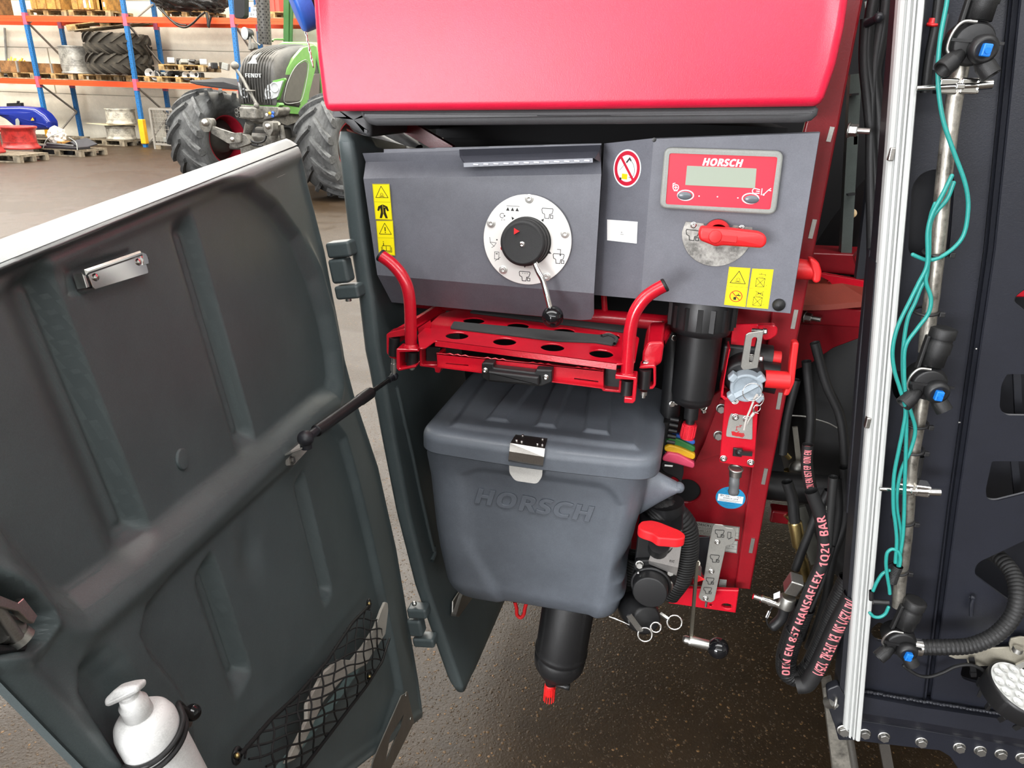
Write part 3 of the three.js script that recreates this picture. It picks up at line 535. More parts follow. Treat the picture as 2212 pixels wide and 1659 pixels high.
{
  const t = new Thing('control_cover', 'wide slate grey folded steel cover around the white dial with yellow warning stickers', 'cover');
  const c4 = (a, b, z) => { const out = []; for (const k of [0, 0.94, 0.985, 1]) out.push(Z(lerp(a[0], b[0], k), lerp(a[1], b[1], k), z)); return out; };
  const rows = [c4([783, 331], [1299, 311], 0.004), c4([790, 350], [1298, 341], 0.0), c4([785, 386], [1299, 376], 0.022), c4([815, 594], [1283, 634], zC)];
  const last = c4([846, 653], [1282, 694], 0.0); last[3] = Z(1283, 678, 0.004); last[2] = Z(1277, 690, 0.0);
  rows.push(last);
  t.add('sheet', [sheet(rows, 0.002), sheet([[Z(829, 323, 0.004), Z(1299, 310, 0.004)], [Z(829, 331, 0.004), Z(1299, 313, 0.004)]], 0.002), sheet([[Z(829, 322.5, 0.004), Z(1299, 309.5, 0.004)], [Z(829, 322, -0.02), Z(1299, 309, -0.02)]], 0.001, V(0, -1, 0))], mat.panel);
  // stickers on the cover
  const s1 = printMat(256, 512, (g, w, h) => { yellowBase(g, w, h); tri(g, 128, 125, 92); skull(g, 128, 150, 46); g.fillStyle = '#241c06'; poly(g, [[128, 290], [60, 320], [40, 380], [66, 388], [88, 345], [92, 400], [66, 490], [100, 490], [128, 420], [156, 490], [190, 490], [164, 400], [168, 345], [190, 388], [216, 380], [196, 320]]); g.fill(); g.strokeStyle = yel; g.lineWidth = 5; g.beginPath(); g.moveTo(128, 290); g.lineTo(128, 420); g.moveTo(140, 330); g.lineTo(165, 330); g.stroke(); });
  const s2 = printMat(256, 512, (g, w, h) => { yellowBase(g, w, h); tri(g, 128, 130, 92); g.fillStyle = ink; g.fillRect(121, 95, 15, 62); g.fillRect(121, 168, 15, 15); g.lineWidth = 8; g.strokeRect(66, 372, 58, 76); g.strokeRect(124, 372, 66, 76); g.beginPath(); g.moveTo(50, 392); g.lineTo(50, 464); g.lineTo(206, 464); g.lineTo(206, 392); g.stroke(); g.fillRect(80, 330, 12, 50); g.fillRect(80, 308, 12, 12); });
  const pl = (a, b) => Z(a, b, 0.0255);
  t.add('warning_sticker', printOn([[805, 397], [842, 397], [848.5, 475], [812, 473.6]], (a, b) => Z(a, b, 0.0252), 0.002), s1, null, 'upper yellow sticker with skull triangle and overall');
  t.add('warning_sticker', printOn([[813.5, 476], [850, 476], [855, 551.5], [819.7, 549]], (a, b) => Z(a, b, 0.0275), 0.003), s2, null, 'lower yellow sticker with exclamation triangle and open book');
  t.end();

  const lb = new Thing('light_bar', 'slim clear light strip under a grey hood along the cover top', 'light');
  lb.add('hood', [sheet([[Z(992, 323, 0.006), Z(1000, 322.6, 0.006), Z(1297, 313, 0.006)], [Z(993, 338, 0.024), Z(1000, 337, 0.026), Z(1294, 327, 0.026)], [Z(1000, 351, 0.038), Z(1006, 352, 0.038), Z(1284, 342, 0.038)]], 0.0015),
    sheet([[Z(1297, 313, 0.006), Z(1299, 314, 0.006)], [Z(1294, 327, 0.025), Z(1298, 330, 0.0)], [Z(1284, 343, 0.038), Z(1297, 350, 0.02)]], 0.001)], mat.hood);
  lb.add('strip', bar(Z(1003, 356, 0.034), Z(1281, 346, 0.034), 0.007, 0.008), M(lin(0.20, 0.21, 0.24), 0.25, 0, { bump: 0, map: 0 }));
  for (let i = 0; i < 12; i++) { const p = Z(lerp(1028, 1268, i / 11), lerp(355.5, 347, i / 11), 0.0385); lb.add('lamp', RB(0.010, 0.003, 0.002, 0.0009, p.x, p.y, p.z), M(lin(0.5, 0.51, 0.55), 0.2, 0, { bump: 0, map: 0 })); }
  lb.end();
}
{
  const t = new Thing('operator_panel', 'slate grey folded steel panel carrying the red display and red lever', 'panel');
  const rows = [[Z(1305, 310, -0.02), Z(1412, 299, zC), Z(1414, 298.8, zC), Z(1771, 286, zC), Z(1772, 285, zC - 0.02)], [Z(1283, 637, -0.02), Z(1384, 646, zC), Z(1386, 646, zC), Z(1707, 677, zC), Z(1708, 677, zC - 0.02)]];
  t.add('sheet', [sheet(rows, 0.002), sheet([[Z(1305, 310, -0.02), Z(1413, 298.5, zC), Z(1771, 285.5, zC)], [Z(1305, 310, -0.05), Z(1413, 298, -0.0), Z(1769, 284, -0.0)]], 0.001, V(0, -1, 0)), sheet([[Z(1305, 311, -0.02), Z(1305, 310, -0.06)], [Z(1283, 637, -0.02), Z(1283, 637, -0.06)]], 0.001, V(1, 0, 0))], mat.panel);
  t.add('fold_notch', turned([[0, 0], [0.0035, 0], [0.0035, 0.0008], [0, 0.0008]], Z(1413, 302, zC), V(0, 0, 1), 16), mat.black, null, 'small dark relief hole');
  // prohibition sign, oval on the angled face
  const dc = onFold(1355, 364), fx = V(1, 0, 0).addScaledVector(foldN, -foldN.x).normalize(), fy = foldN.clone().cross(fx).normalize();
  const rx = 0.028, ry = 0.031, g0 = new THREE.CircleGeometry(1, 48), p = g0.attributes.position;
  const nf = foldN.z > 0 ? foldN : foldN.clone().negate(), fyy = fy.y > 0 ? fy : fy.clone().negate();
  for (let i = 0; i < p.count; i++) { const q = dc.clone().addScaledVector(fx, p.getX(i) * rx).addScaledVector(fyy, p.getY(i) * ry).addScaledVector(nf, 0.0008); p.setXYZ(i, q.x, q.y, q.z); }
  g0.computeVertexNormals(); g0.userData.uv = true;
  t.add('prohibition_sticker', g0, printMat(512, 512, (g) => {
    g.fillStyle = '#f3f3f1'; g.fillRect(0, 0, 512, 512); g.strokeStyle = '#c01432'; g.lineWidth = 54; g.beginPath(); g.arc(256, 256, 208, 0, 7); g.stroke();
    g.strokeStyle = '#333'; g.lineWidth = 6; g.beginPath(); g.moveTo(120, 290); g.lineTo(260, 150); g.stroke(); g.lineWidth = 26; g.beginPath(); g.moveTo(236, 178); g.lineTo(290, 118); g.lineTo(320, 150); g.stroke(); g.lineWidth = 8; g.beginPath(); g.moveTo(320, 150); g.bezierCurveTo(430, 220, 420, 400, 300, 372); g.stroke();
    g.fillStyle = '#f0c808'; g.fillRect(170, 330, 104, 74); g.fillStyle = '#222'; g.beginPath(); g.arc(150, 402, 18, 0, 7); g.fill();
    g.strokeStyle = '#c01432'; g.lineWidth = 40; g.beginPath(); g.moveTo(128, 110); g.lineTo(384, 402); g.stroke();
  }), null, 'round red prohibition sticker with pressure washer');
  t.add('blank_label', printOn([[1312, 474], [1378, 479], [1376, 526], [1312, 519]], onFold, 0.0008), printMat(128, 96, (g) => { g.fillStyle = '#f4f4f2'; g.fillRect(0, 0, 128, 96); g.fillStyle = '#9a9a98'; g.fillRect(58, 60, 14, 3); g.fillRect(60, 50, 6, 5); }), null, 'blank white label');
  t.add('warning_sticker', printOn([[1575, 576], [1621, 579], [1610, 663], [1564, 658]], onC, 0.0008), printMat(256, 512, (g, w, h) => { yellowBase(g, w, h); tri(g, 128, 140, 92); skull(g, 128, 160, 48); g.strokeStyle = '#b8320e'; g.lineWidth = 12; g.beginPath(); g.arc(128, 382, 72, 0, 7); g.moveTo(78, 332); g.lineTo(178, 432); g.stroke(); g.fillStyle = ink; g.fillRect(100, 392, 34, 40); g.fillRect(130, 362, 52, 14); g.fillRect(150, 342, 10, 30); }), null, 'yellow sticker with skull triangle and no-water sign');
  t.add('warning_sticker', printOn([[1625, 580], [1671, 582], [1659, 667], [1612, 663]], onC, 0.0008), printMat(256, 512, (g, w, h) => { yellowBase(g, w, h); g.strokeStyle = ink; g.lineWidth = 6; for (const [y, x] of [[30, 0], [280, 1]]) { g.strokeRect(70, y + 90, 100, 110); g.beginPath(); g.moveTo(70, y + 90); g.lineTo(170, y + 200); g.moveTo(170, y + 90); g.lineTo(70, y + 200); g.moveTo(90, y + 78); g.lineTo(150, y + 78); g.moveTo(90, y + 40); g.lineTo(170, y + 40); g.lineTo(170, y + 60); g.moveTo(120, y + 20); g.lineTo(120, y + 40); if (x) { g.moveTo(80, y + 10); g.lineTo(180, y + 70); g.moveTo(180, y + 10); g.lineTo(80, y + 70); } g.stroke(); g.fillStyle = ink; g.font = '30px sans-serif'; g.fillText('x', 190, y + 190); } }), null, 'yellow sticker with two jerry cans');
  t.add('rubber_stop', turned([[0.0105, 0], [0.0105, 0.004], [0.0075, 0.009], [0, 0.0105]], Z(1682, 658, zC), V(0, 0, 1), 28), mat.rubber, null, 'black rubber stop');
  t.end();
}
{
  const t = new Thing('display_unit', 'red operator display with grey bezel, pale screen and two oval buttons', 'display');
  const oq = [[1435, 318], [1694, 326.5], [1676, 465], [1424, 450.5]], m = zs(1560, 390, zC);
  const iq = [[1441, 325], [1686.5, 333.5], [1669, 458.5], [1432, 446]];
  const bez = plate2(roundPoly(onZ(oq, zC + 0.016), 17 * m), zC + 0.016, 0.016, [roundPoly(onZ(iq, zC + 0.016), 11 * m)], 0.004);
  t.add('bezel', bez, mat.bezel);
  const zf = zC + 0.0135;
  // printed red face
  const face = plate2(roundPoly(onZ(iq, zf).map((q) => q), 10 * m), zf, 0.004, [], 0);
  const b4 = iq.map(([a, b]) => Z(a, b, zf)), uv = face.attributes.uv, fp = face.attributes.position;
  const ex = b4[1].clone().sub(b4[0]), ey = b4[3].clone().sub(b4[0]), det = ex.x * ey.y - ex.y * ey.x;
  for (let i = 0; i < fp.count; i++) { const dx = fp.getX(i) - b4[0].x, dy = fp.getY(i) - b4[0].y; uv.setXY(i, (dx * ey.y - dy * ey.x) / det, 1 - (ex.x * dy - ex.y * dx) / det); }
  face.userData.uv = true;
  t.add('face', face, printMat(1024, 512, (g, w, h) => {
    g.fillStyle = '#cf2038'; g.fillRect(0, 0, w, h); for (let i = 0; i < 9000; i++) { g.fillStyle = rnd() > 0.5 ? 'rgba(255,90,110,0.14)' : 'rgba(120,0,20,0.14)'; g.fillRect(rnd() * w, rnd() * h, 2, 2); }
    g.fillStyle = '#fff'; g.save(); g.translate(512, 120); g.transform(1, 0, -0.22, 1, 0, 0); g.font = 'bold 88px sans-serif'; g.textAlign = 'center'; g.lineWidth = 3; g.strokeStyle = '#fff'; g.scale(1.04, 1); g.fillText('HORSCH', 0, 0); g.strokeText('HORSCH', 0, 0); g.restore();
    g.strokeStyle = '#fff'; g.fillStyle = '#fff'; g.lineWidth = 7; g.beginPath(); g.arc(108, 330, 26, 0, 7); g.stroke(); g.beginPath(); g.moveTo(92, 330); g.lineTo(124, 330); g.moveTo(108, 314); g.lineTo(108, 346); g.moveTo(80, 330); g.lineTo(80, 296); g.lineTo(100, 290); g.moveTo(92, 360); g.lineTo(126, 360); g.stroke();
    g.beginPath(); g.arc(836, 330, 22, 1.2, 5.1); g.moveTo(846, 310); g.lineTo(880, 318); g.moveTo(848, 330); g.lineTo(880, 334); g.moveTo(846, 350); g.lineTo(880, 350); g.moveTo(898, 305); g.lineTo(898, 365); g.moveTo(918, 360); g.lineTo(955, 318); g.lineTo(978, 300); g.moveTo(955, 318); g.lineTo(982, 322); g.stroke(); g.beginPath(); g.arc(918, 360, 9, 0, 7); g.fill();
    for (const [x, y] of [[332, 400], [502, 398], [690, 400]]) { g.beginPath(); g.arc(x, y, 6, 0, 7); g.fill(); }
    g.lineWidth = 10; for (const [x, y] of [[205, 398], [805, 400]]) { g.beginPath(); g.ellipse(x, y, 74, 46, 0, 0, 7); g.stroke(); }
  }, 0.45));
  t.add('screen', plate([[1484, 358], [1634.6, 364], [1631, 407], [1480, 400]], zf + 0.0008, 0.002, { r: 1.5, bev: 0.0003 }), mat.lcd);
  for (const [px, py] of [[1479, 423], [1623.5, 431]]) { const c = Z(px, py, zf); const g = new THREE.SphereGeometry(1, 28, 14, 0, 7, 0, Math.PI / 2); g.rotateX(Math.PI / 2); g.scale(15.5 * m, 8.8 * m, 0.003); g.translate(c.x, c.y, zf); t.add('button', g, M(lin(0.10, 0.115, 0.13), 0.25, 0, { bump: 0, map: 0 })); }
  t.end();
}
{
  // red quarter-turn lever on its steel plate
  const t = new Thing('shutoff_lever', 'red quarter-turn lever on a worn half-round steel plate below the display', 'lever');
  const m = zs(1549, 510, zC), c = v2(Z(1549, 503, zC)), r = 74 * m, o = [];
  for (let k = 0; k <= 30; k++) { const a = -3.12 + 3.1 * k / 30; o.push(new THREE.Vector2(c.x + r * Math.cos(a) - 0.001 * 0, c.y + r * Math.sin(a) * 0.98)); }
  const L = onZ([[1625, 491], [1584, 486], [1572, 500], [1549, 508], [1530, 498], [1520, 482], [1481, 478]], zC); o.push(...L);
  t.add('backplate', plate2(o, zC + 0.002, 0.0018, [], 0.0004), M(lin(0.60, 0.58, 0.54), 0.42, 0.6, { map: smearT, ms: 9, bump: 0.0001 }));
  t.add('icon_cut', printOn([[1480, 490], [1514, 494], [1512, 526], [1478, 522]], (a, b) => Z(a, b, zC + 0.0022), 0.0003), new THREE.MeshStandardMaterial({ transparent: true, roughness: 0.6, map: canvasTex(128, 128, (g) => { g.clearRect(0, 0, 128, 128); g.strokeStyle = '#1c1c1c'; trapezoidIcon(g, 62, 62, 52); }) }), null, 'cut spray tank symbol');
  for (const [px, py] of [[1498, 486], [1602, 493]]) t.add('screw', hexBolt(Z(px, py, zC + 0.002), 0.0042, 0.004, V(0, 0, 1), true), mat.chrome);
  t.add('hub', turned([[0, 0], [0.021, 0], [0.021, 0.012], [0.018, 0.026], [0.017, 0.032]], Z(1549, 500, zC), V(0, 0, 1), 36), mat.redPlastic);
  const lp = onZ([[1513, 491], [1575, 495], [1642, 503], [1657, 512], [1656, 528], [1646, 537], [1560, 531], [1546, 534], [1530, 527], [1511, 520], [1508, 505]], zC + 0.05);
  t.add('lever', [moulded(roundPoly(lp, 0.006), zC + 0.05, 0.02, 0.005, 0.0015, { capRings: 6 }), turned([[0, 0], [0.0105, 0], [0.0105, 0.002], [0.009, 0.003], [0, 0.003]], Z(1545, 511, zC + 0.051), V(0, 0, 1), 32)], mat.redPlastic);
  t.add('name_plate', [plate([[1558, 507], [1594, 510], [1591, 525], [1556, 521]], zC + 0.0525, 0.0014, { r: 3, bev: 0.0006 })], mat.redPlastic);
  t.end();
}
{
  // selector dial
  const t = new Thing('selector_dial', 'round white dial plate with black knob and ball-ended chrome lever', 'selector');
  const m = zs(1139, 519, zC), c = Z(1139, 519, zC), R = 97 * m;
  const ring = turned([[0.5 * R, 0.0005], [R, 0], [R, 0.0022], [R - 0.0006, 0.0028], [0.52 * R, 0.0028]], c, V(0, 0, 1), 72);
  t.add('dial_plate', ring, mat.plate);
  const face = new THREE.RingGeometry(0.53 * R, R - 0.0008, 72, 2); { const uv = face.attributes.uv, p = face.attributes.position; for (let i = 0; i < p.count; i++) uv.setXY(i, p.getX(i) / R / 2 + 0.5, p.getY(i) / R / 2 + 0.5); } face.translate(c.x, c.y, zC + 0.0030); face.userData.uv = true;
  t.add('dial_print', face, printMat(1024, 1024, (g) => {
    g.fillStyle = '#f0efeb'; g.fillRect(0, 0, 1024, 1024); g.strokeStyle = '#262626'; g.fillStyle = '#262626';
    const at = (x, y) => [512 + (x - 1567) / 350 * 512, 512 + (y - 924) / 350 * 512];
    let [x, y] = at(1445, 690); g.fillRect(x - 70, y - 34, 150, 5); for (const d of [-54, 0, 54]) { poly(g, [[x + d, y - 18], [x + d + 20, y + 22], [x + d - 20, y + 22]]); g.fill(); }
    [x, y] = at(1365, 752); g.lineWidth = 6; g.beginPath(); g.arc(x, y - 10, 26, 1, 5.6); g.stroke(); poly(g, [[x + 20, y - 22], [x + 40, y - 6], [x + 18, y + 4]]); g.fill(); g.fillRect(x - 6, y + 30, 5, 16); g.fillRect(x + 16, y + 34, 18, 5);
    for (const [a, b] of [[1718, 705], [1822, 1045], [1558, 1205]]) { [x, y] = at(a, b); trapezoidIcon(g, x, y, 64); }
    [x, y] = at(1828, 1000); g.lineWidth = 7; g.beginPath(); g.moveTo(x - 30, y - 36); g.lineTo(x + 10, y - 36); g.lineTo(x + 10, y + 30); g.stroke(); poly(g, [[x - 2, y + 20], [x + 22, y + 20], [x + 10, y + 42]]); g.fill();
    [x, y] = at(1558, 1185); for (const d of [-26, 0, 26]) g.fillRect(x + d, y - 6, 8, 8);
    [x, y] = at(1298, 960); g.lineWidth = 5; g.beginPath(); g.moveTo(x - 44, y - 62); g.lineTo(x - 36, y); g.lineTo(x + 10, y + 40); g.lineTo(x + 34, y); g.lineTo(x - 36, y - 6); g.moveTo(x + 8, y + 40); g.lineTo(x - 20, y + 58); g.stroke(); g.fillRect(x + 34, y - 44, 16, 14);
    [x, y] = at(1328, 1065); g.strokeRect(x - 26, y - 50, 52, 84); g.fillRect(x - 12, y - 34, 22, 10); g.beginPath(); g.moveTo(x - 20, y + 56); g.lineTo(x + 44, y + 6); g.stroke();
    for (const a of [-2.2, -0.95, 0.42, 1.62, 2.55]) { const q = (s, d) => [512 + Math.cos(a + d) * s, 512 + Math.sin(a + d) * s]; poly(g, [q(318, 0), q(284, 0.06), q(284, -0.06)]); g.fill(); }
  }, 0.38, { metalness: 0.08 }));
  for (const [x, y] of [[1573, 605], [1863, 850], [1735, 1195], [1383, 1168], [1278, 808]]) {
    const p = c.clone().add(V((x - 1567) / 350 * R, -(y - 924) / 350 * R, 0.003));
    t.add('screw', [...hexBolt(p, 0.0050, 0.0036, V(0, 0, 1), true), turned([[0.005, 0], [0.0078, 0], [0.0078, 0.0012], [0.005, 0.0014]], p, V(0, 0, 1), 28)], mat.screw);
  }
  const k = Z(1139, 521, zC), kt = Z(1128, 525, zC + 0.042);
  const ax = kt.clone().sub(k);
  t.add('knob_base', turned([[0, -0.02], [0.044, -0.02], [0.044, 0.002], [0.043, 0.006], [0, 0.006]], k, V(0, 0, 1), 48), mat.black);
  t.add('knob', turned([[0.042, 0.004], [0.042, 0.022], [0.040, 0.024], [0.040, 0.037], [0.037, 0.041], [0.0335, 0.042], [0.0325, 0.0405], [0, 0.0405]], k, ax, 64), M(lin(0.020, 0.020, 0.021), 0.6, 0, { bump: 0.0003 }));
  const zk = zC + 0.0405;
  t.add('pointer', plate([[1110, 493], [1122, 500], [1110, 507]], zk + 0.0025, 0.003, { bev: 0.0003 }), mat.redPlastic, null, 'red arrow on the knob');
  t.add('knob_screw', hexBolt(Z(1127.5, 528, zk), 0.0040, 0.0022, V(0, 0, 1), true), mat.chrome);
  t.add('marker', [ball(Z(1086, 536, zC + 0.006), 0.0042, 14)], mat.redPlastic, null, 'red marker at the dial rim');
  const l = [[1154, 566, 0.064], [1162, 585, 0.072], [1172, 604, 0.077], [1180, 632, 0.081], [1188, 664, 0.084]].map((a) => Z(...a));
  t.add('lever', tube(l, 0.0052, 40, 18), mat.chrome);
  t.add('ball_knob', ball(Z(1194, 684, 0.085), 0.0192, 36), mat.blackGloss);
  t.end();
}
// ---------------------------------------------------------------- red carrier with two grab handles
{
  const t = new Thing('carrier_frame', 'glossy red steel carrier with perforated shelf and two upright tube handles', 'carrier');
  const hy = 1.14, R = mat.red;
  const A7 = (x, y) => [780 + x / 3.16, 520 + y / 3.16];
  const yP = (l, h = hy) => l.map(([x, y]) => { const p = Y(...A7(x, y), h); return new THREE.Vector2(p.x, -p.z); });
  const flat = (poly, y, th, holes = [], bev = 0.0008) => { const g = plate2(poly, 0, th, holes, bev); g.rotateX(-Math.PI / 2); return g.translate(0, y, 0); };
  const holes = [];
  for (const [x, y] of [[655, 647], [980, 688], [1307, 727], [1640, 770], [770, 545], [1072, 580], [1383, 617], [1690, 652]]) { const p = Y(...A7(x, y), hy); holes.push(circle2(new THREE.Vector2(p.x, -p.z), 0.0205, 0.0205, 26)); }
  t.add('shelf', [flat(roundPoly(yP([[505, 682], [1745, 842], [1870, 830], [1900, 660], [1760, 600], [640, 470], [540, 500], [385, 640], [400, 735], [440, 730]]), 0.006), hy, 0.003, holes),
    sheet([[Y(...A7(505, 682), hy), Y(...A7(1745, 842), hy)], [Y(...A7(505, 682), hy).add(V(0, -0.010, 0.001)), Y(...A7(1745, 842), hy).add(V(0, -0.010, 0.001))]], 0.003)], R);
  t.add('under_bar', [flat(yP([[700, 520], [1800, 640], [1810, 700], [690, 580]]), hy - 0.012, 0.004)], R);
  const foam = (l, h) => flat(roundPoly(yP(l), 0.004), hy + h, h, [], 0.001);
  t.add('foam_strip', [foam([[610, 600], [632, 562], [1640, 655], [1690, 652], [1735, 668], [1745, 700], [1715, 722], [1600, 702], [1340, 692], [615, 606]], 0.004),
    tube([[1640, 672], [1690, 662], [1742, 690], [1728, 726]].map(([a, b]) => Y(...A7(a, b), hy).add(V(0, 0.006, 0))), 0.003)], mat.felt, null, 'dark grey felt strip');
  t.add('foam_strip', foam([[740, 496], [760, 484], [1800, 590], [1880, 620], [1790, 632]], 0.004), mat.felt, null, 'rear black felt strip');
  // front channel with serrated lip and slots
  const zf = 0.145, zq = (l) => l.map(([x, y]) => A7(x, y));
  const top = [[515, 768]]; for (let i = 0; i < 44; i++) { const u = (i + 0.5) / 44, x = 515 + u * 1135, y = 768 + u * 117; const teeth = (x > 580 && x < 720) || (x > 860 && x < 1000) || (x > 1170 && x < 1310) || (x > 1470 && x < 1630); top.push([x, y + (teeth && i % 2 ? -9 : 0)]); } top.push([1655, 886]);
  t.add('front_rail', [plate([...zq(top), ...zq([[1655, 1002], [1300, 958], [1100, 930], [820, 895], [520, 858]])], zf, 0.003, { holes: [onZ(zq([[575, 832], [735, 846], [735, 858], [575, 842]]), zf), onZ(zq([[1452, 934], [1622, 956], [1622, 970], [1452, 948]]), zf), roundPoly(onZ(zq([[900, 842], [1310, 884], [1230, 905], [960, 872]]), zf), 0.004)] }),
    sheet([[Z(...A7(515, 768), zf), Z(...A7(1655, 886), zf)], [Z(...A7(515, 758), zf - 0.03), Z(...A7(1655, 872), zf - 0.03)]], 0.002, V(0, -1, 0)),
    sheet([[Z(...A7(520, 858), zf + 0.012), Z(...A7(1655, 1004), zf + 0.012)], [Z(...A7(520, 850), zf - 0.01), Z(...A7(1655, 994), zf - 0.01)]], 0.002, V(0, -1, 0))], R);
  // U brackets either side
  const U = (l, z) => plate(zq(l), z, 0.03, { bev: 0.0012, r: 3 });
  t.add('end_bracket', [U([[398, 745], [412, 742], [414, 846], [520, 846], [518, 768], [545, 770], [545, 868], [535, 905], [505, 900], [500, 870], [398, 858]], 0.135)], R, null, 'left folded end bracket');
  t.add('end_bracket', [U([[1640, 885], [1655, 887], [1656, 1000], [1664, 1012], [1758, 1022], [1762, 955], [1778, 955], [1774, 1040], [1650, 1028], [1638, 1010]], 0.14)], R, null, 'right folded end bracket');
  t.add('rubber_block', [RB(0.028, 0.032, 0.03, 0.002, ...Z(...A7(508, 765), 0.10).toArray()), RB(0.028, 0.034, 0.03, 0.002, ...Z(...A7(1722, 918), 0.11).toArray())], mat.rubber, null, 'black rubber blocks');
  // handles
  const hl = [[888, 750, 0.135], [887, 700, 0.135], [885, 650, 0.135], [879, 618, 0.134], [866, 592, 0.132], [846, 569, 0.130], [823, 552, 0.128]].map((a) => Z(...a));
  const hr = [[1354, 812, 0.145], [1358, 755, 0.145], [1363, 705, 0.145], [1373, 672, 0.144], [1393, 644, 0.142], [1414, 628, 0.140], [1436, 616, 0.138]].map((a) => Z(...a));
  for (const [h, k] of [[hl, 'left curved grab handle'], [hr, 'right curved grab handle']]) {
    const q = t.add('grab_handle', [tube(h, 0.0108, 60, 22), turned([[0.0108, 0], [0.0145, -0.001], [0.015, 0.002], [0.0112, 0.007]], h[0], h[1].clone().sub(h[0]), 24)], R, null, k);
    const e = h[h.length - 1], d = e.clone().sub(h[h.length - 2]).normalize();
    t.add('end_cap', turned([[0, 0.003], [0.0095, 0.003], [0.0113, 0.0015], [0.0113, -0.002]], e, d, 24), mat.rubber, q);
  }
  // clevis with black bush under each handle
  t.add('clevis', [plate(zq([[240, 738], [385, 742], [395, 758], [262, 762], [262, 872], [372, 852], [374, 866], [256, 890], [240, 872]]), 0.15, 0.032, { bev: 0.0012, r: 2 })], R, null, 'left handle foot');
  t.add('clevis', [plate(zq([[1735, 915], [1880, 935], [1884, 960], [1872, 1095], [1855, 1112], [1795, 1108], [1796, 1072], [1848, 1078], [1860, 952], [1735, 945]]), 0.16, 0.032, { bev: 0.0012, r: 2 })], R, null, 'right handle foot');
  const V1 = (x, y, z) => Z(...A7(x, y), z);
  t.add('bush', [rod(V1(352, 755, 0.132), V1(347, 850, 0.132), 0.0105), rod(V1(1822, 950, 0.142), V1(1812, 1050, 0.142), 0.0105)], mat.black, null, 'black bushes');
  t.add('hinge_bush', [rod(V1(228, 660, 0.11), V1(222, 780, 0.11), 0.010), rod(V1(1940, 880, 0.12), V1(1930, 1004, 0.12), 0.0105)], mat.black, null, 'black hinge bushes');
  const strap = (l, z) => plate(zq(l), z, 0.026, { bev: 0.001, r: 3 });
  t.add('hinge_strap', [strap([[172, 640], [188, 628], [300, 600], [300, 650], [205, 662], [190, 668], [192, 760], [238, 800], [236, 812], [196, 800], [174, 766]], 0.115)], R, null, 'left hinge strap');
  t.add('hinge_strap', [strap([[1895, 872], [1905, 855], [2000, 850], [2012, 862], [2012, 985], [1995, 1012], [1900, 1022], [1898, 1008], [1985, 996], [1996, 978], [1994, 870], [1920, 874]], 0.122)], R, null, 'right hinge strap');
  for (const [x, y, z, k] of [[230, 632, 0.10, 1], [1944, 842, 0.105, 1]]) t.add('bolt_head', turned([[0, 0], [0.0072, 0], [0.0072, 0.002], [0.005, 0.0055], [0, 0.006]], V1(x, y, z), V(0, 1, 0.1), 24), mat.chrome);
  for (const [a, b, z] of [[[348, 858], [346, 880], 0.132], [[1930, 1026], [1924, 1070], 0.12]]) t.add('nut', [rod(V1(...a, z), V1(lerp(a[0], b[0], 0.55), lerp(a[1], b[1], 0.55), z), 0.0068, 0.0068, 6), rod(V1(...a, z), V1(...b, z), 0.0036)], mat.zinc);
  // side arms running back into the machine
  t.add('side_arm', [bar(V1(240, 655, 0.09), V1(560, 455, -0.10), 0.006, 0.03, 0), bar(V1(230, 650, 0.09), V1(545, 470, -0.10), 0.024, 0.004), plate(zq([[388, 600], [470, 545], [476, 575], [472, 600], [392, 640]]), 0.07, 0.004)], R, null, 'left side arm');
  t.add('side_arm', [moulded(roundPoly(onZ(zq([[1922, 760], [1960, 692], [2055, 690], [2068, 712], [2050, 838], [1990, 872], [1915, 856]]), 0.10), 0.006), 0.10, 0.12, 0.004, 0.001, { capRings: 4 }), tube([V1(2030, 700, 0.06), V1(2086, 600, -0.06), V1(2100, 560, -0.12)], 0.012)], R, null, 'right side arm');
  t.end();

  const ph = new Thing('pull_handle', 'black plastic bow handle screwed to the front of the red carrier', 'handle');
  const zh = 0.165;
  ph.add('grip', [plate(zq([[822, 838], [846, 832], [905, 838], [905, 868], [1185, 900], [1195, 878], [1305, 884], [1302, 968], [1238, 994], [1212, 996], [866, 962], [822, 936]]), zh, 0.02, { r: 3, bev: 0.0025 })], mat.black);
  ph.add('bar_face', [plate(zq([[866, 892], [1212, 932], [1214, 992], [868, 958]]), zh + 0.012, 0.014, { r: 3, bev: 0.003 })], mat.black);
  for (const [x, y] of [[846, 884], [1261, 932]]) ph.add('screw', hexBolt(V1(x, y, zh + 0.001), 0.0040, 0.0030, V(0, 0, 1), true), mat.chrome);
  ph.end();
}
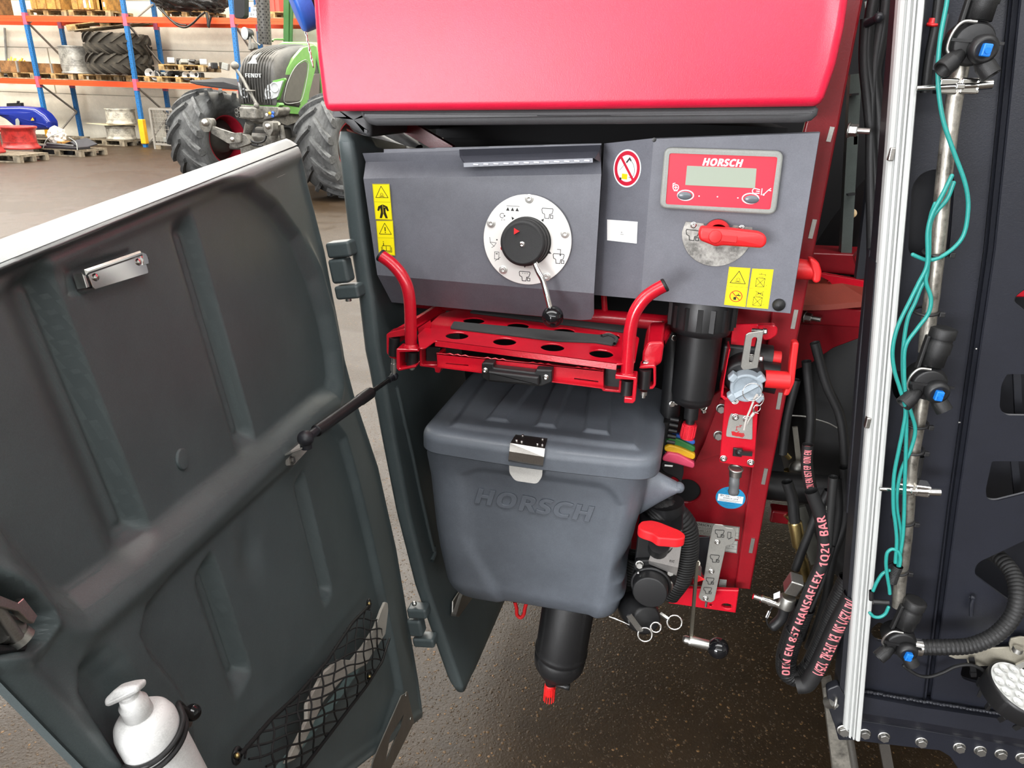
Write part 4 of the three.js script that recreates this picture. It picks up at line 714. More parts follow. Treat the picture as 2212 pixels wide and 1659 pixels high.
// ---------------------------------------------------------------- induction hopper
{
  const t = new Thing('chemical_hopper', 'big slate grey plastic hopper with lid, steel clasp and raised lettering', 'hopper');
  const ip = (tab, y) => { if (y >= tab[0].y) { return tab[0].x; } for (let i = 1; i < tab.length; i++) if (y >= tab[i].y) { const a = tab[i - 1], b = tab[i]; return lerp(a.x, b.x, (a.y - y) / (a.y - b.y)); } return tab[tab.length - 1].x; };
  const zE = 0.055, zFr = 0.115;
  const TL = [[929, 940], [927, 965], [936, 1010], [941, 1060], [948, 1120], [957, 1180], [968, 1240], [980, 1282], [1000, 1302], [1040, 1318]].map(([a, b]) => Z(a, b, zE));
  const TR = [[1400, 1000], [1398, 1040], [1388, 1085], [1374, 1130], [1362, 1180], [1352, 1230], [1346, 1280], [1336, 1318], [1318, 1342], [1280, 1356]].map(([a, b]) => Z(a, b, zE));
  const yT = 0.925, yB = Z(1200, 1344, zFr).y - 0.004, zB = -0.24;
  const front = (y) => zFr - 0.012 * sstep(0.55, 1, (yT - y) / (yT - yB)) - 0.022 * Math.pow(clamp((yB + 0.05 - y) / 0.05, 0, 1), 2);
  const N = 180, M2 = 110;
  const sect = (y, nx) => {
    const xl = ip(TL, y), xr = ip(TR, y), zf = front(y), w = (xr - xl) / 2, cx = (xl + xr) / 2, d = (zf - zB) / 2, cz = (zf + zB) / 2;
    const q = [new THREE.Vector2(cx - w, cz - d), new THREE.Vector2(cx + w, cz - d), new THREE.Vector2(cx + w, cz + d), new THREE.Vector2(cx - w, cz + d)];
    return { pts: dense(roundPoly(q, 0.062, 14), N), xl, xr, zf };
  };
  const H0 = yT - yB, rings = [];
  for (let i = 0; i <= M2; i++) {
    const k = i / M2, y = yT - H0 * k, s = sect(y);
    rings.push(s.pts.map((p) => {
      const v = V(p.x, y, p.y), u = (p.x - s.xl) / (s.xr - s.xl), onFront = sstep(0.03, 0.0, s.zf - p.y) * 1;
      // sunk field with rounded upper corners, flaring to two ribs at the foot
      const lo = 0.20 - 0.10 * sstep(0.45, 0.95, k) * 0 + 0.13 * sstep(0.52, 1.0, k), hi = 0.90 - 0.03 * sstep(0.6, 1, k);
      const cu = Math.min(u - lo, hi - u) / 0.03, top = (k - 0.12 - 0.05 * Math.pow(clamp((0.30 - u) / 0.10, 0, 1), 2) - 0.10 * Math.pow(clamp((u - 0.80) / 0.10, 0, 1), 2)) / 0.028;
      const inside = sstep(-1, 1, Math.min(cu, top));
      v.z -= onFront * 0.010 * inside;
      // shoulder groove under the lid, and grip notches at the sides
      const neck = Math.exp(-Math.pow((k - 0.03) / 0.025, 2)) * 0.006; v.x += (u < 0.5 ? 1 : -1) * neck * sstep(0.2, 0, Math.min(u, 1 - u)); v.z -= onFront * neck * 0.5;
      if (u > 0.8) { v.x -= 0.012 * Math.exp(-Math.pow((k - 0.62) / 0.09, 2)) * sstep(0.9, 1, u) - 0.005 * Math.exp(-Math.pow((k - 0.72) / 0.02, 2)) * sstep(0.93, 1, u) - 0.005 * Math.exp(-Math.pow((k - 0.84) / 0.02, 2)) * sstep(0.93, 1, u); }
      return v;
    }));
  }
  for (let j = 1; j <= 6; j++) { const s = 1 - j / 6.5, r = rings[M2], c = r.reduce((a, p) => a.add(p), V(0, 0, 0)).multiplyScalar(1 / N); rings.push(r.map((p) => V(c.x + (p.x - c.x) * s, p.y - 0.010 * Math.sin(j / 6.5 * 1.5), c.z + (p.z - c.z) * s))); }
  const tub = skin(rings); 
  const hm = mat.hopper = M(lin(0.135, 0.152, 0.180), 0.44, 0, { bump: 0.00022, bs: 8 });
  t.add('tub', tub, hm);
  // pouring spout at the right
  t.add('spout', [skin((() => { const o = [], A = [Z(1380, 1000, 0.03), Z(1386, 1112, 0.03)], Bq = [Z(1470, 1046, 0.05), Z(1468, 1060, 0.05)]; for (let i = 0; i <= 8; i++) { const k = i / 8, a = A[0].clone().lerp(Bq[0], k), b = A[1].clone().lerp(Bq[1], k), c = a.clone().add(b).multiplyScalar(0.5), h = a.distanceTo(b) / 2 * (k > 0.9 ? 0.8 : 1), ring = []; for (let j = 0; j < 28; j++) { const an = j / 28 * 2 * Math.PI; ring.push(V(c.x + 0.0, c.y + h * Math.sin(an), c.z + Math.max(0.014, 0.03 * (1 - k)) * Math.cos(an))); } o.push(ring); } return o; })()), ball(Z(1466, 1053, 0.05), 0.011)], hm);
  // lid
  const yl = 0.945, lq = [[911, 898], [1427, 992], [1452, 820], [1000, 760]].map(([a, b]) => Y(a, b, yl - 0.005));
  const xl = Z(912, 900, 0.10).x, xr = Z(1428, 980, 0.10).x;
  const zf = 0.142, zb = -0.235;
  const lp = roundPoly([new THREE.Vector2(xl, -zf + 0.008), new THREE.Vector2((xl + xr) / 2, -zf - 0.006), new THREE.Vector2(xr, -zf + 0.008), new THREE.Vector2(xr + 0.012, -zb), new THREE.Vector2(xl + 0.012, -zb)], [0.05, 0.2, 0.055, 0.05, 0.05], 10);
  const put = (x, y, w) => V(x, w, -y);
  const cxl = (xl + xr) / 2;
  t.add('lid', moulded(lp, yl + 0.012, 0.042, 0.020, 0.004, { n: 240, steps: 8, capRings: 90, put, f: (x, y) => {
    const u = (x - xl) / (xr - xl), w = (y + zf) / (zf - zb);            // 0..1 across, 0 front .. 1 back
    const edge = Math.min(u - 0.13, 0.91 - u, w - 0.10 - 0.05 * Math.pow(Math.abs(u - 0.5) * 2, 6)) / 0.025;
    let h = 0.007 * sstep(-0.6, 1, edge);
    for (const [c0, w0] of [[0.30, 0.045], [0.52, 0.04], [0.745, 0.05]]) { const c = lerp(c0, 0.52 + (c0 - 0.52) * 0.72, w), e = Math.min(w0 - Math.abs(u - c), w - 0.19 - 0.03 * 0  ) / 0.009; h += 0.007 * sstep(-0.7, 0.9, e); }
    return h * sstep(1.0, 0.9, w);
  } }), hm);
  t.add('lid_seal', moulded(roundPoly([new THREE.Vector2(xl + 0.018, -zf + 0.028), new THREE.Vector2(xr - 0.045, -zf + 0.028), new THREE.Vector2(xr - 0.04, -zb - 0.02), new THREE.Vector2(xl + 0.02, -zb - 0.02)], 0.05, 8), yl - 0.028, 0.02, 0.003, 0, { put, capRings: 3 }), mat.black);
  // clasp: plate over the lid edge, tongue below
  const y1 = yl + 0.0135, cA = [1117, 936], cB = [1183, 946];
  const z1 = 0.151;
  const g1 = sheet([[Y(1117, 934, y1 + 0.002), Y(1183, 945, y1 + 0.002)], [Y(1102, 957, y1 + 0.001), Y(1177, 969, y1 + 0.001)], [Z(1100, 975, z1 + 0.004), Z(1175, 987, z1 + 0.004)], [Z(1098, 993, z1), Z(1173, 1005, z1)], [Z(1098.5, 999, z1 - 0.012), Z(1172, 1012, z1 - 0.012)]], 0.0015, V(0, -0.6, -0.8));
  const cl = t.add('clasp', g1, mat.steel, null, 'bright steel clasp');
  for (const [a, b] of [[1129, 941], [1172, 949], [1116, 951], [1127, 954], [1161, 959], [1171.5, 961]]) t.add('rivet', turned([[0, 0], [0.0028, 0], [0.0022, 0.0016], [0, 0.002]], Y(a, b, y1 + 0.0018), V(0, 1, 0.1), 16), mat.chrome, cl);
  t.add('clasp_tongue', plate([[1099, 998], [1172, 1010], [1171, 1030], [1160, 1046], [1112, 1039], [1100, 1022]], zFr + 0.02, 0.0015, { r: [0, 0, 6, 8, 8, 6] }), M(lin(0.86, 0.84, 0.80), 0.5, 0.15, { bump: 0.0001 }), null, 'pale steel tongue');
  // raised lettering
  const gt = new TextGeometry('HORSCH', { font, size: 0.0335, depth: 0.004, curveSegments: 6, bevelEnabled: true, bevelThickness: 0.0014, bevelSize: 0.0008, bevelSegments: 2 });
  gt.computeBoundingBox(); const b0 = Z(1020, 1088, zFr - 0.006), b1 = Z(1272, 1130, zFr - 0.006), wT = b0.distanceTo(b1) * 0.985;
  const bw = gt.boundingBox.max.x - gt.boundingBox.min.x;
  gt.applyMatrix4(new THREE.Matrix4().set(wT / bw, 0.22, 0, 0, 0, 1, 0, 0, 0, 0, 1, 0, 0, 0, 0, 1));
  gt.rotateZ(Math.atan2(b1.y - b0.y, b1.x - b0.x)); const o = Z(1018, 1088, zFr); gt.translate(o.x, o.y - 0.001, front(b0.y) - 0.010 - 0.0016);
  t.add('lettering', gt, hm, null, 'raised block lettering');
  t.end();
}
{
  // filter below the hopper
  const t = new Thing('bottom_filter', 'black cylindrical filter with red cap hanging under the grey hopper', 'filter');
  const a = Z(1228, 1310, -0.03), b = Z(1205, 1446, -0.03), ax = b.clone().sub(a), L = ax.length(), m = mpp(b);
  const r = 51 * m;
  t.add('body', turned([[0, -0.05], [r * 1.06, -0.05], [r * 1.06, L * 0.60], [r * 1.10, L * 0.64], [r * 1.10, L * 0.68], [r * 1.02, L * 0.71], [r * 1.02, L * 0.74], [r * 1.08, L * 0.77], [r * 1.04, L * 0.90], [r * 0.80, L * 1.03], [r * 0.3, L * 1.08], [0, L * 1.08]], a, ax, 48), M(lin(0.009, 0.009, 0.010), 0.5, 0, { bump: 0.0003 }));
  t.add('neck', turned([[0, 0], [0.016, 0], [0.017, 0.012], [0.014, 0.03], [0, 0.03]], Z(1193, 1455, -0.005), Z(1186, 1500, -0.005).sub(Z(1193, 1455, -0.005)), 8), mat.black);
  t.add('hose_tail', turned([[0.006, 0], [0.0075, 0.006], [0.0065, 0.008], [0.0075, 0.014], [0.0065, 0.016], [0.0075, 0.022], [0.0075, 0.032], [0, 0.032]], Z(1202, 1477, -0.005), V(1, -0.02, 0.1), 20), mat.black);
  const rc = [[0, 0.036]]; t.add('drain_cap', [turned([[0.0105, 0], [0.0125, 0.002], [0.0130, 0.026], [0.0115, 0.032], [0, 0.033]], Z(1188, 1478, -0.005), Z(1185, 1516, -0.005).sub(Z(1188, 1478, -0.005)), 28), ...Array.from({ length: 14 }, (_, i) => { const an = i / 14 * 6.283, p = Z(1188, 1484, -0.005), q = Z(1185.5, 1512, -0.005), d = V(Math.cos(an) * 0.0125, 0, Math.sin(an) * 0.0125); return rod(p.clone().add(d), q.clone().add(d), 0.0012, 0.0012, 8); })], M(lin(0.85, 0.02, 0.02), 0.35, 0, { bump: 0.0001 }), null, 'red ribbed drain cap');
  t.end();
  one('tie_hook', [tube([[1112, 1300], [1116, 1314], [1117, 1328], [1124, 1334], [1131, 1328], [1134, 1314], [1138, 1300]].map(([a2, b2]) => Z(a2, b2, -0.10)), 0.0045)], mat.redPlastic, 'small red hook peeking out under the hopper bottom', 'hook');
}
// ---------------------------------------------------------------- fittings right of the hopper
const B1 = (x, y) => [1400 + x / 3.95, 640 + y / 3.95], B2 = (x, y) => [1300 + x / 3.858, 1020 + y / 3.858];
const b1 = (l) => l.map(([x, y]) => B1(x, y)), b2 = (l) => l.map(([x, y]) => B2(x, y));
{
  const t = new Thing('pressure_filter', 'black upright filter housing with ribbed nut below the control panel', 'filter');
  const z = -0.03, a = Z(1521, 640, z), b = Z(1494, 866, z), ax = b.clone().sub(a), L = ax.length(), m = mpp(Z(1510, 760, z)), R = 47.5 * m;
  t.add('bowl', turned([[R, 0.02], [R * 1.0, L * 0.60], [R * 0.97, L * 0.92], [R * 0.93, L * 0.935], [R * 0.92, L * 0.955], [R * 0.88, L * 1.0], [R * 0.5, L * 1.04], [0, L * 1.04]], a, ax, 48), mat.black);
  const Rn = R * 1.42; const nut = t.add('ring_nut', turned([[R, -0.01], [Rn, -0.01], [Rn, L * 0.245], [Rn * 0.97, L * 0.265], [Rn * 0.92, L * 0.31], [R, L * 0.33]], a, ax, 48), mat.black);
  const u = ax.clone().normalize(), e1 = V(1, 0, 0).addScaledVector(u, -u.x).normalize(), e2 = u.clone().cross(e1);
  for (let i = 0; i < 16; i++) { const an = i / 16 * 6.283 + 0.1, d = e1.clone().multiplyScalar(Math.cos(an) * Rn).addScaledVector(e2, Math.sin(an) * Rn); const p = a.clone().add(d); const g = new THREE.BoxGeometry(0.0085, L * 0.2, 0.006); const q = new THREE.Quaternion().setFromUnitVectors(V(0, 1, 0), u); g.rotateY(-an + Math.PI / 2 + 0); g.applyQuaternion(q); const c = p.addScaledVector(u, L * 0.15); g.translate(c.x, c.y, c.z); t.add('nut_rib', g, mat.black, nut); }
  t.add('drain_hex', rod(Z(1496, 864, z), Z(1492, 903, z), 0.0155, 0.015, 6), mat.black);
  t.add('drain_stem', rod(Z(1492, 902, z), Z(1490, 918, z), 0.0085), mat.black);
  t.add('drain_cap', [rod(Z(1490, 914, z), Z(1484, 946, z), 0.0125, 0.0135, 28), ...Array.from({ length: 14 }, (_, i) => { const an = i / 14 * 6.283, d = V(Math.cos(an) * 0.0132, 0, Math.sin(an) * 0.0132); return rod(Z(1490, 917, z).add(d), Z(1484.5, 942, z).add(d.clone().multiplyScalar(1.04)), 0.0013, 0.0013, 8); })], M(lin(0.85, 0.02, 0.04), 0.35, 0, { bump: 0.0001 }), null, 'red ribbed drain cap');
  t.add('side_valve', [rod(Z(1512, 880, z), Z(1524, 876, z), 0.005), tor(Z(1520, 880, z), 0.006, 0.002, V(0.3, 0.2, 1)), rod(Z(1519, 884, z), Z(1521, 891, z), 0.0045)], mat.chrome);
  t.end();
}
{
  // four coloured levers
  const lev = [['blue', [[180, 1180], [240, 1176], [330, 1205], [402, 1235], [400, 1264], [370, 1268], [200, 1222]], mat.bluePl, -0.05], ['green', [[150, 1232], [190, 1204], [280, 1225], [402, 1290], [402, 1320], [380, 1334], [250, 1290], [150, 1250]], mat.greenPl, -0.043], ['yellow', [[138, 1290], [180, 1270], [270, 1290], [402, 1350], [402, 1380], [384, 1398], [290, 1365], [138, 1320]], mat.yellowPl, -0.036], ['pink', [[122, 1380], [165, 1335], [260, 1350], [396, 1425], [396, 1456], [380, 1472], [250, 1435], [122, 1405]], mat.pinkPl, -0.029]];
  for (const [n, l, m, z] of lev) one('valve_lever', plate(b1(l), z, 0.012, { r: 4, bev: 0.003 }), m, `${n} plastic valve lever beside the hopper lid` + (n === 'pink' ? ', lowest of the stack' : ''), 'lever', 'coloured valve levers');
  const t = new Thing('valve_manifold', 'black valve block under the coloured levers beside the hopper', 'valve');
  t.add('body', [plate(b1([[105, 1420], [150, 1400], [300, 1430], [305, 1510], [280, 1600], [250, 1560], [120, 1500]]), -0.035, 0.06, { r: 8, bev: 0.003 }), rod(Z(1440, 900, -0.08), Z(1425, 1020, -0.08), 0.03)], mat.black);
  t.add('clip', plate(b1([[140, 1440], [212, 1446], [208, 1458], [138, 1452]]), -0.03, 0.003), mat.white, null, 'small pale clip');
  t.add('pipe', [tube([[1452, 690], [1456, 760], [1450, 860], [1440, 950]].map(([a, b]) => Z(a, b, -0.09)), 0.02), rod(Z(1446, 1070, -0.03), Z(1448, 1100, -0.03), 0.008), ...[...Array(7)].map((_, i) => rod(Z(1448 - i * 2, 905 + i * 12, -0.045), Z(1466 - i * 2, 908 + i * 12, -0.045), 0.005))], mat.black);
  t.add('screw', [[226, 355], [205, 920], [240, 905]].map(([x, y]) => hexBolt(Z(...B1(x, y), -0.05), 0.005, 0.005, V(0.2, 0.1, 1))), mat.chrome);
  t.end();
}
{
  // hand-wash bracket
  const z = -0.02, R = mat.red;
  const t = new Thing('hand_wash_bracket', 'red bracket with hand washing sign and black tap above a grey hose barb', 'bracket');
  t.add('bracket', [plate(b1([[655, 880], [945, 890], [905, 1468], [608, 1420]]), z, 0.005, { r: [0, 0, 5, 5], bev: 0.0015 }),
    plate(b1([[690, 455], [704, 455], [660, 640], [640, 850], [668, 868], [975, 878], [985, 862], [985, 880], [970, 897], [650, 888], [620, 860], [622, 820]]), z + 0.02, 0.05, { bev: 0.001 }),
    plate(b1([[722, 240], [935, 238], [950, 250], [900, 470], [700, 450]]), z - 0.03, 0.006, { bev: 0.001 })], R);
  t.add('guard', plate(b1([[930, 255], [975, 250], [1085, 250], [1108, 275], [1100, 335], [1040, 372], [985, 380]]), z - 0.02, 0.02, { r: 6, bev: 0.002 }), R);
  const sp = t.add('sign', plate(b1([[705, 1000], [892, 1028], [890, 1226], [664, 1198], [668, 1150], [690, 1040]]), z + 0.002, 0.0015, { r: 4 }), M(lin(0.60, 0.59, 0.55), 0.4, 0.7, { bump: 0.0001 }), null, 'steel hand washing sign');
  t.add('hand_sign', printOn(b1([[700, 1085], [860, 1100], [850, 1215], [690, 1198]]), (a, b) => Z(a, b, z + 0.0022), 0.0004), new THREE.MeshStandardMaterial({ transparent: true, roughness: 0.5, map: canvasTex(256, 192, (g) => { g.clearRect(0, 0, 256, 192); g.fillStyle = '#b5121d'; g.strokeStyle = '#b5121d'; g.lineWidth = 13; g.lineCap = 'round'; poly(g, [[26, 112], [60, 108], [104, 124], [150, 120], [150, 172], [100, 176], [40, 166]]); g.fill(); for (const [x, y, x2, y2] of [[140, 126, 196, 128], [140, 142, 206, 146], [140, 156, 198, 162], [140, 168, 184, 178], [100, 128, 130, 104]]) { g.beginPath(); g.moveTo(x, y); g.lineTo(x2, y2); g.stroke(); } g.lineWidth = 8; g.beginPath(); g.moveTo(92, 66); g.lineTo(92, 36); g.lineTo(146, 36); g.lineTo(146, 14); g.moveTo(128, 14); g.lineTo(162, 14); g.moveTo(92, 76); g.lineTo(84, 92); g.moveTo(100, 76); g.lineTo(104, 92); g.stroke(); }) }), sp, 'red hand and tap print');
  for (const [x, y] of [[745, 1030], [838, 1048], [643, 1385], [875, 1418]]) t.add('screw', hexBolt(Z(...B1(x, y), z + 0.0015), 0.0055, 0.0035, V(0, 0, 1), true), mat.chrome);
  t.add('washer', hexBolt(Z(...B1(742, 890), z + 0.02), 0.0055, 0.003, V(0, 0.5, 1), true), mat.zinc);
  t.add('tap', [plate(b1([[728, 1298], [805, 1305], [798, 1375], [722, 1365]]), z + 0.006, 0.006, { bev: 0.001 }), bar(Z(...B1(775, 1335), z + 0.012), Z(...B1(888, 1345), z + 0.012), 0.0075, 0.007), ball(Z(...B1(780, 1330), z + 0.008), 0.008)], mat.black, null, 'small black tap lever');
  t.add('hose_nut', [rod(Z(...B1(748, 1470), z), Z(...B1(742, 1530), z), 0.014, 0.013, 6), tor(Z(...B1(748, 1472), z), 0.0125, 0.0022, V(0, 1, 0.1))], mat.brushed);
  t.add('hose_barb', turned([[0, 0], [0.0098, 0], [0.0098, 0.016], [0.0108, 0.018], [0.0098, 0.021], [0.0098, 0.033], [0.0112, 0.036], [0.0095, 0.042], [0.006, 0.044], [0, 0.043]], Z(1587, 1026, z), Z(1584, 1073, z).sub(Z(1587, 1026, z)), 28), M(lin(0.13, 0.135, 0.14), 0.45, 0, {}));
  t.end();
  const s = new Thing('slotted_strap', 'bent steel strap with a long slot standing above the grey cap', 'strap');
  s.add('strap', plate(b1([[832, 330], [860, 312], [986, 294], [936, 612], [812, 632], [788, 604]]), z + 0.045, 0.004, { r: [3, 3, 1, 1, 4, 3], bev: 0.0008, holes: [roundPoly(onZ(b1([[882, 360], [905, 342], [934, 350], [936, 372], [898, 560], [880, 578], [858, 566], [856, 545]]), z + 0.045), 0.006)] }), mat.brushed);
  s.add('bolt', [...hexBolt(Z(...B1(985, 300), z + 0.03), 0.005, 0.006, V(1, 0.2, 0.3)), rod(Z(...B1(985, 300), z + 0.03), Z(...B1(890, 292), z + 0.02), 0.004)], mat.zinc);
  s.add('bolt', hexBolt(Z(...B1(950, 528), z + 0.035), 0.005, 0.006, V(1, 0.1, 0.3)), mat.zinc); s.add('bolt', hexBolt(Z(...B1(880, 524), z + 0.03), 0.0055, 0.005, V(0, 0, 1)), mat.zinc);
  s.end();
  const v = new Thing('ball_valve', 'black ball valve with red tee handle and a ring-tagged light grey cap', 'valve');
  v.add('body', [turned([[0, -0.05], [0.034, -0.05], [0.038, -0.03], [0.038, 0.006], [0.031, 0.012], [0, 0.012]], Z(1606, 812, z - 0.01), V(-0.08, -0.25, 1), 40), rod(Z(1590, 800, z - 0.04), Z(1680, 818, z - 0.03), 0.030), rod(Z(1630, 770, z - 0.06), Z(1665, 775, z - 0.06), 0.026), RB(0.07, 0.06, 0.05, 0.008, ...Z(1596, 770, z - 0.05).toArray())], mat.black);
  const cc = Z(1612, 838, z + 0.022), ax = V(-0.05, -0.12, 1).normalize();
  const cap = v.add('grey_cap', [turned([[0.029, -0.02], [0.029, 0.0], [0.0275, 0.003], [0.0225, 0.003], [0.0215, -0.001], [0, -0.001]], cc, ax, 40), bar(cc.clone().add(V(-0.018, -0.018, 0.003)), cc.clone().add(V(0.020, 0.012, 0.003)), 0.004, 0.010, 0.8)], mat.greyCap, null, 'light grey cap');
  for (const an of [0.75, 2.55, 3.9, -0.6]) { const d = V(Math.cos(an), Math.sin(an), 0); const g = new RoundedBoxGeometry(0.013, 0.016, 0.022, 2, 0.003); g.rotateZ(an); const p = cc.clone().addScaledVector(d, 0.031); g.translate(p.x, p.y, p.z - 0.006); v.add('cap_ear', g, mat.greyCap, cap); }
  v.add('stem', [rod(Z(1652, 818, z), Z(1705, 822, z), 0.0165, 0.0165, 30)], mat.redPlastic);
  v.add('handle', [plate(b1([[1232, 398], [1258, 390], [1290, 400], [1270, 560], [1250, 740], [1200, 852], [1150, 850], [1200, 720], [1206, 600]]), z + 0.008, 0.022, { r: 6, bev: 0.003 })], mat.redPlastic);
  v.add('red_plug', rod(Z(1664, 772, z - 0.05), Z(1686, 774, z - 0.05), 0.0135), mat.redPlastic);
  v.add('wire_ring', [tor(Z(...B1(888, 818), z + 0.045), 0.0165, 0.0009, V(0.1, 0.1, 1), 48), tor(Z(...B1(930, 955), z + 0.03), 0.007, 0.0009, V(0.5, 0.1, 1)), tube(b1([[920, 860], [985, 855], [985, 890], [955, 930], [905, 940], [900, 985], [940, 1000]]).map(([a, b]) => Z(a, b, z + 0.032)), 0.0009)], mat.chrome);
  v.add('tag_strap', [tube(b1([[905, 880], [870, 970], [840, 1040], [818, 1140]]).map(([a, b]) => Z(a, b, z + 0.03)), 0.002), tube(b1([[908, 990], [870, 1040], [830, 1110]]).map(([a, b]) => Z(a, b, z + 0.026)), 0.0016), rod(Z(...B1(905, 992), z + 0.03), Z(...B1(880, 1025), z + 0.03), 0.0028), rod(Z(...B1(930, 840), z + 0.04), Z(...B1(905, 875), z + 0.036), 0.0024)], M(lin(0.62, 0.58, 0.54), 0.35, 0, { bump: 0 }));
  v.end();
  const h2 = new Thing('drain_handle', 'red curved lever sticking out behind the right edge of the control panel', 'lever');
  h2.add('stem', [rod(Z(1712, 580, -0.06), Z(1758, 584, -0.06), 0.019, 0.017, 32), rod(Z(1715, 580, -0.06), Z(1715, 580, -0.06).add(V(0, 0, -0.075)), 0.012)], mat.redPlastic);
  h2.add('lever', plate([[1748, 558], [1758, 559], [1770, 568], [1776, 588], [1773, 608], [1764, 613], [1755, 608], [1757, 592], [1752, 574]], -0.04, 0.024, { r: 5, bev: 0.004 }), mat.redPlastic);
  h2.end();
}
{
  // suction valve
  const z = 0.06;
  const t = new Thing('suction_valve', 'black suction valve with red lobed handle and steel plate marked ext', 'valve');
  t.add('body', [plate(b2([[300, 500], [420, 480], [560, 520], [680, 480], [660, 640], [640, 800], [610, 960], [300, 930], [262, 850]]), z, 0.09, { r: 8, bev: 0.004 }), rod(Z(1440, 1085, -0.02), Z(1448, 1150, -0.02), 0.035)], mat.black);
  t.add('flange', plate(b2([[280, 740], [400, 735], [630, 800], [625, 860], [560, 890], [300, 850], [262, 800]]), z + 0.012, 0.016, { r: 5, bev: 0.002 }), mat.black);
  t.add('scale_plate', sheet([[Z(...B2(425, 640), z + 0.03), Z(...B2(664, 612), z + 0.03)], [Z(...B2(390, 738), z + 0.03), Z(...B2(636, 796), z + 0.03)], [Z(...B2(392, 765), z + 0.02), Z(...B2(622, 862), z + 0.02)]], 0.002), M(lin(0.66, 0.63, 0.61), 0.38, 0.8, { bump: 0.0001 }), null, 'steel plate');
  t.add('scale_print', printOn(b2([[428, 642], [660, 616], [636, 794], [393, 735]]), (a, b) => Z(a, b, z + 0.0302), 0.0005), new THREE.MeshStandardMaterial({ transparent: true, roughness: 0.5, map: canvasTex(256, 160, (g) => { g.clearRect(0, 0, 256, 160); g.fillStyle = '#15110f'; g.beginPath(); g.moveTo(40, 50); g.bezierCurveTo(90, 62, 150, 50, 176, 4); g.lineTo(182, 8); g.bezierCurveTo(160, 66, 100, 96, 40, 88); g.fill(); g.font = '34px sans-serif'; g.save(); g.rotate(0.06); g.fillText('ext', 178, 118); g.restore(); }) }), null, 'arrow and lettering ext');
  for (const [x, y] of [[315, 768], [572, 828]]) t.add('bolt', hexBolt(Z(...B2(x, y), z + 0.014), 0.0068, 0.008, V(0, 0.15, 1)), mat.zinc);
  t.add('handle_boss', rod(Z(...B2(470, 640), z + 0.02), Z(...B2(480, 590), z + 0.05), 0.02), mat.black);
  t.add('handle', (() => { const y0 = Z(...B2(490, 500), z + 0.07).y, p = b2([[300, 440], [330, 405], [410, 396], [480, 412], [560, 445], [650, 480], [696, 515], [694, 545], [640, 560], [540, 552], [470, 548], [420, 510], [350, 490], [310, 470]]).map(([a, b]) => Y(a, b, y0)); const q = roundPoly(p.map((v) => new THREE.Vector2(v.x, -v.z)), 0.006); const g = plate2(q, 0, 0.019, [], 0.003); g.rotateX(-Math.PI / 2); return g.translate(0, y0, 0); })(), M(lin(0.85, 0.014, 0.022), 0.5, 0, { bump: 0.0002 }), null, 'red lobed handle');
  const a = Z(...B2(420, 880), z), b = Z(...B2(400, 1000), z + 0.05), ax = b.clone().sub(a);
  t.add('coupling', [turned([[0, 0], [0.038, 0], [0.038, ax.length() * 0.5], [0.034, ax.length() * 0.55], [0.034, ax.length()], [0.031, ax.length() + 0.003], [0, ax.length() + 0.003]], a, ax, 48), tor(a.clone().addScaledVector(ax, 0.5), 0.037, 0.003, ax, 48)], mat.black);
  t.add('lug', [tube(b2([[530, 905], [575, 920], [575, 975], [530, 1000]]).map(([p, q]) => Z(p, q, z + 0.02)), 0.003), ball(Z(...B2(303, 840), z + 0.03), 0.003), ball(Z(...B2(276, 970), z + 0.03), 0.003), ball(Z(...B2(410, 1064), z + 0.05), 0.003)], mat.chrome);
  t.end();
  one('ribbed_elbow', [ribbed([[1408, 1130, 0.0], [1440, 1105, -0.02], [1472, 1130, -0.02], [1480, 1180, -0.02], [1468, 1240, -0.02], [1440, 1280, -0.02]].map((p) => Z(...p)), 0.028, 0.03, 0.006, 24), ribbed([[1372, 1200, -0.03], [1358, 1260, -0.02], [1370, 1320, -0.01]].map((p) => Z(...p)), 0.028, 0.03, 0.006, 24)], mat.rubber, 'thick ribbed black hose curving behind the red lobed handle', 'hose');
  const c = new Thing('coupling_cap', 'black cam-lock cap with two pull rings hanging below the suction valve', 'cap');
  const q0 = Z(...B2(300, 1150), 0.06), q1 = Z(...B2(420, 1190), 0.12);
  c.add('cap', turned([[0, -0.02], [0.036, -0.02], [0.037, 0.02], [0.033, 0.026], [0.031, 0.045], [0.025, 0.05], [0, 0.05]], q0, q1.clone().sub(q0).add(V(0.02, -0.01, 0.05)), 44), mat.black);
  c.add('cam_arm', bar(Z(...B2(225, 1190), 0.12), Z(...B2(325, 1325), 0.125), 0.011, 0.005), mat.brushed, null, 'left steel cam arm'); c.add('cam_arm', bar(Z(...B2(490, 1180), 0.1), Z(...B2(560, 1230), 0.11), 0.010, 0.005), mat.brushed, null, 'right steel cam arm');
  for (const [x, y, r, zz] of [[360, 1354, 58, 0.125], [606, 1252, 60, 0.11], [450, 1293, 42, 0.12]]) { const p = Z(...B2(x, y), zz); c.add('pull_ring', tor(p, r / 3.858 * mpp(p), 0.0019, V(0.1, 0.35, 1), 44), mat.chrome); }
  c.add('safety_wire', [tube(b2([[60, 1204], [110, 1222], [180, 1250], [255, 1284]]).map(([p, q]) => Z(p, q, 0.1)), 0.0016), rod(Z(...B2(95, 1214), 0.1), Z(...B2(130, 1230), 0.1), 0.0026)], mat.chrome);
  c.end();
}
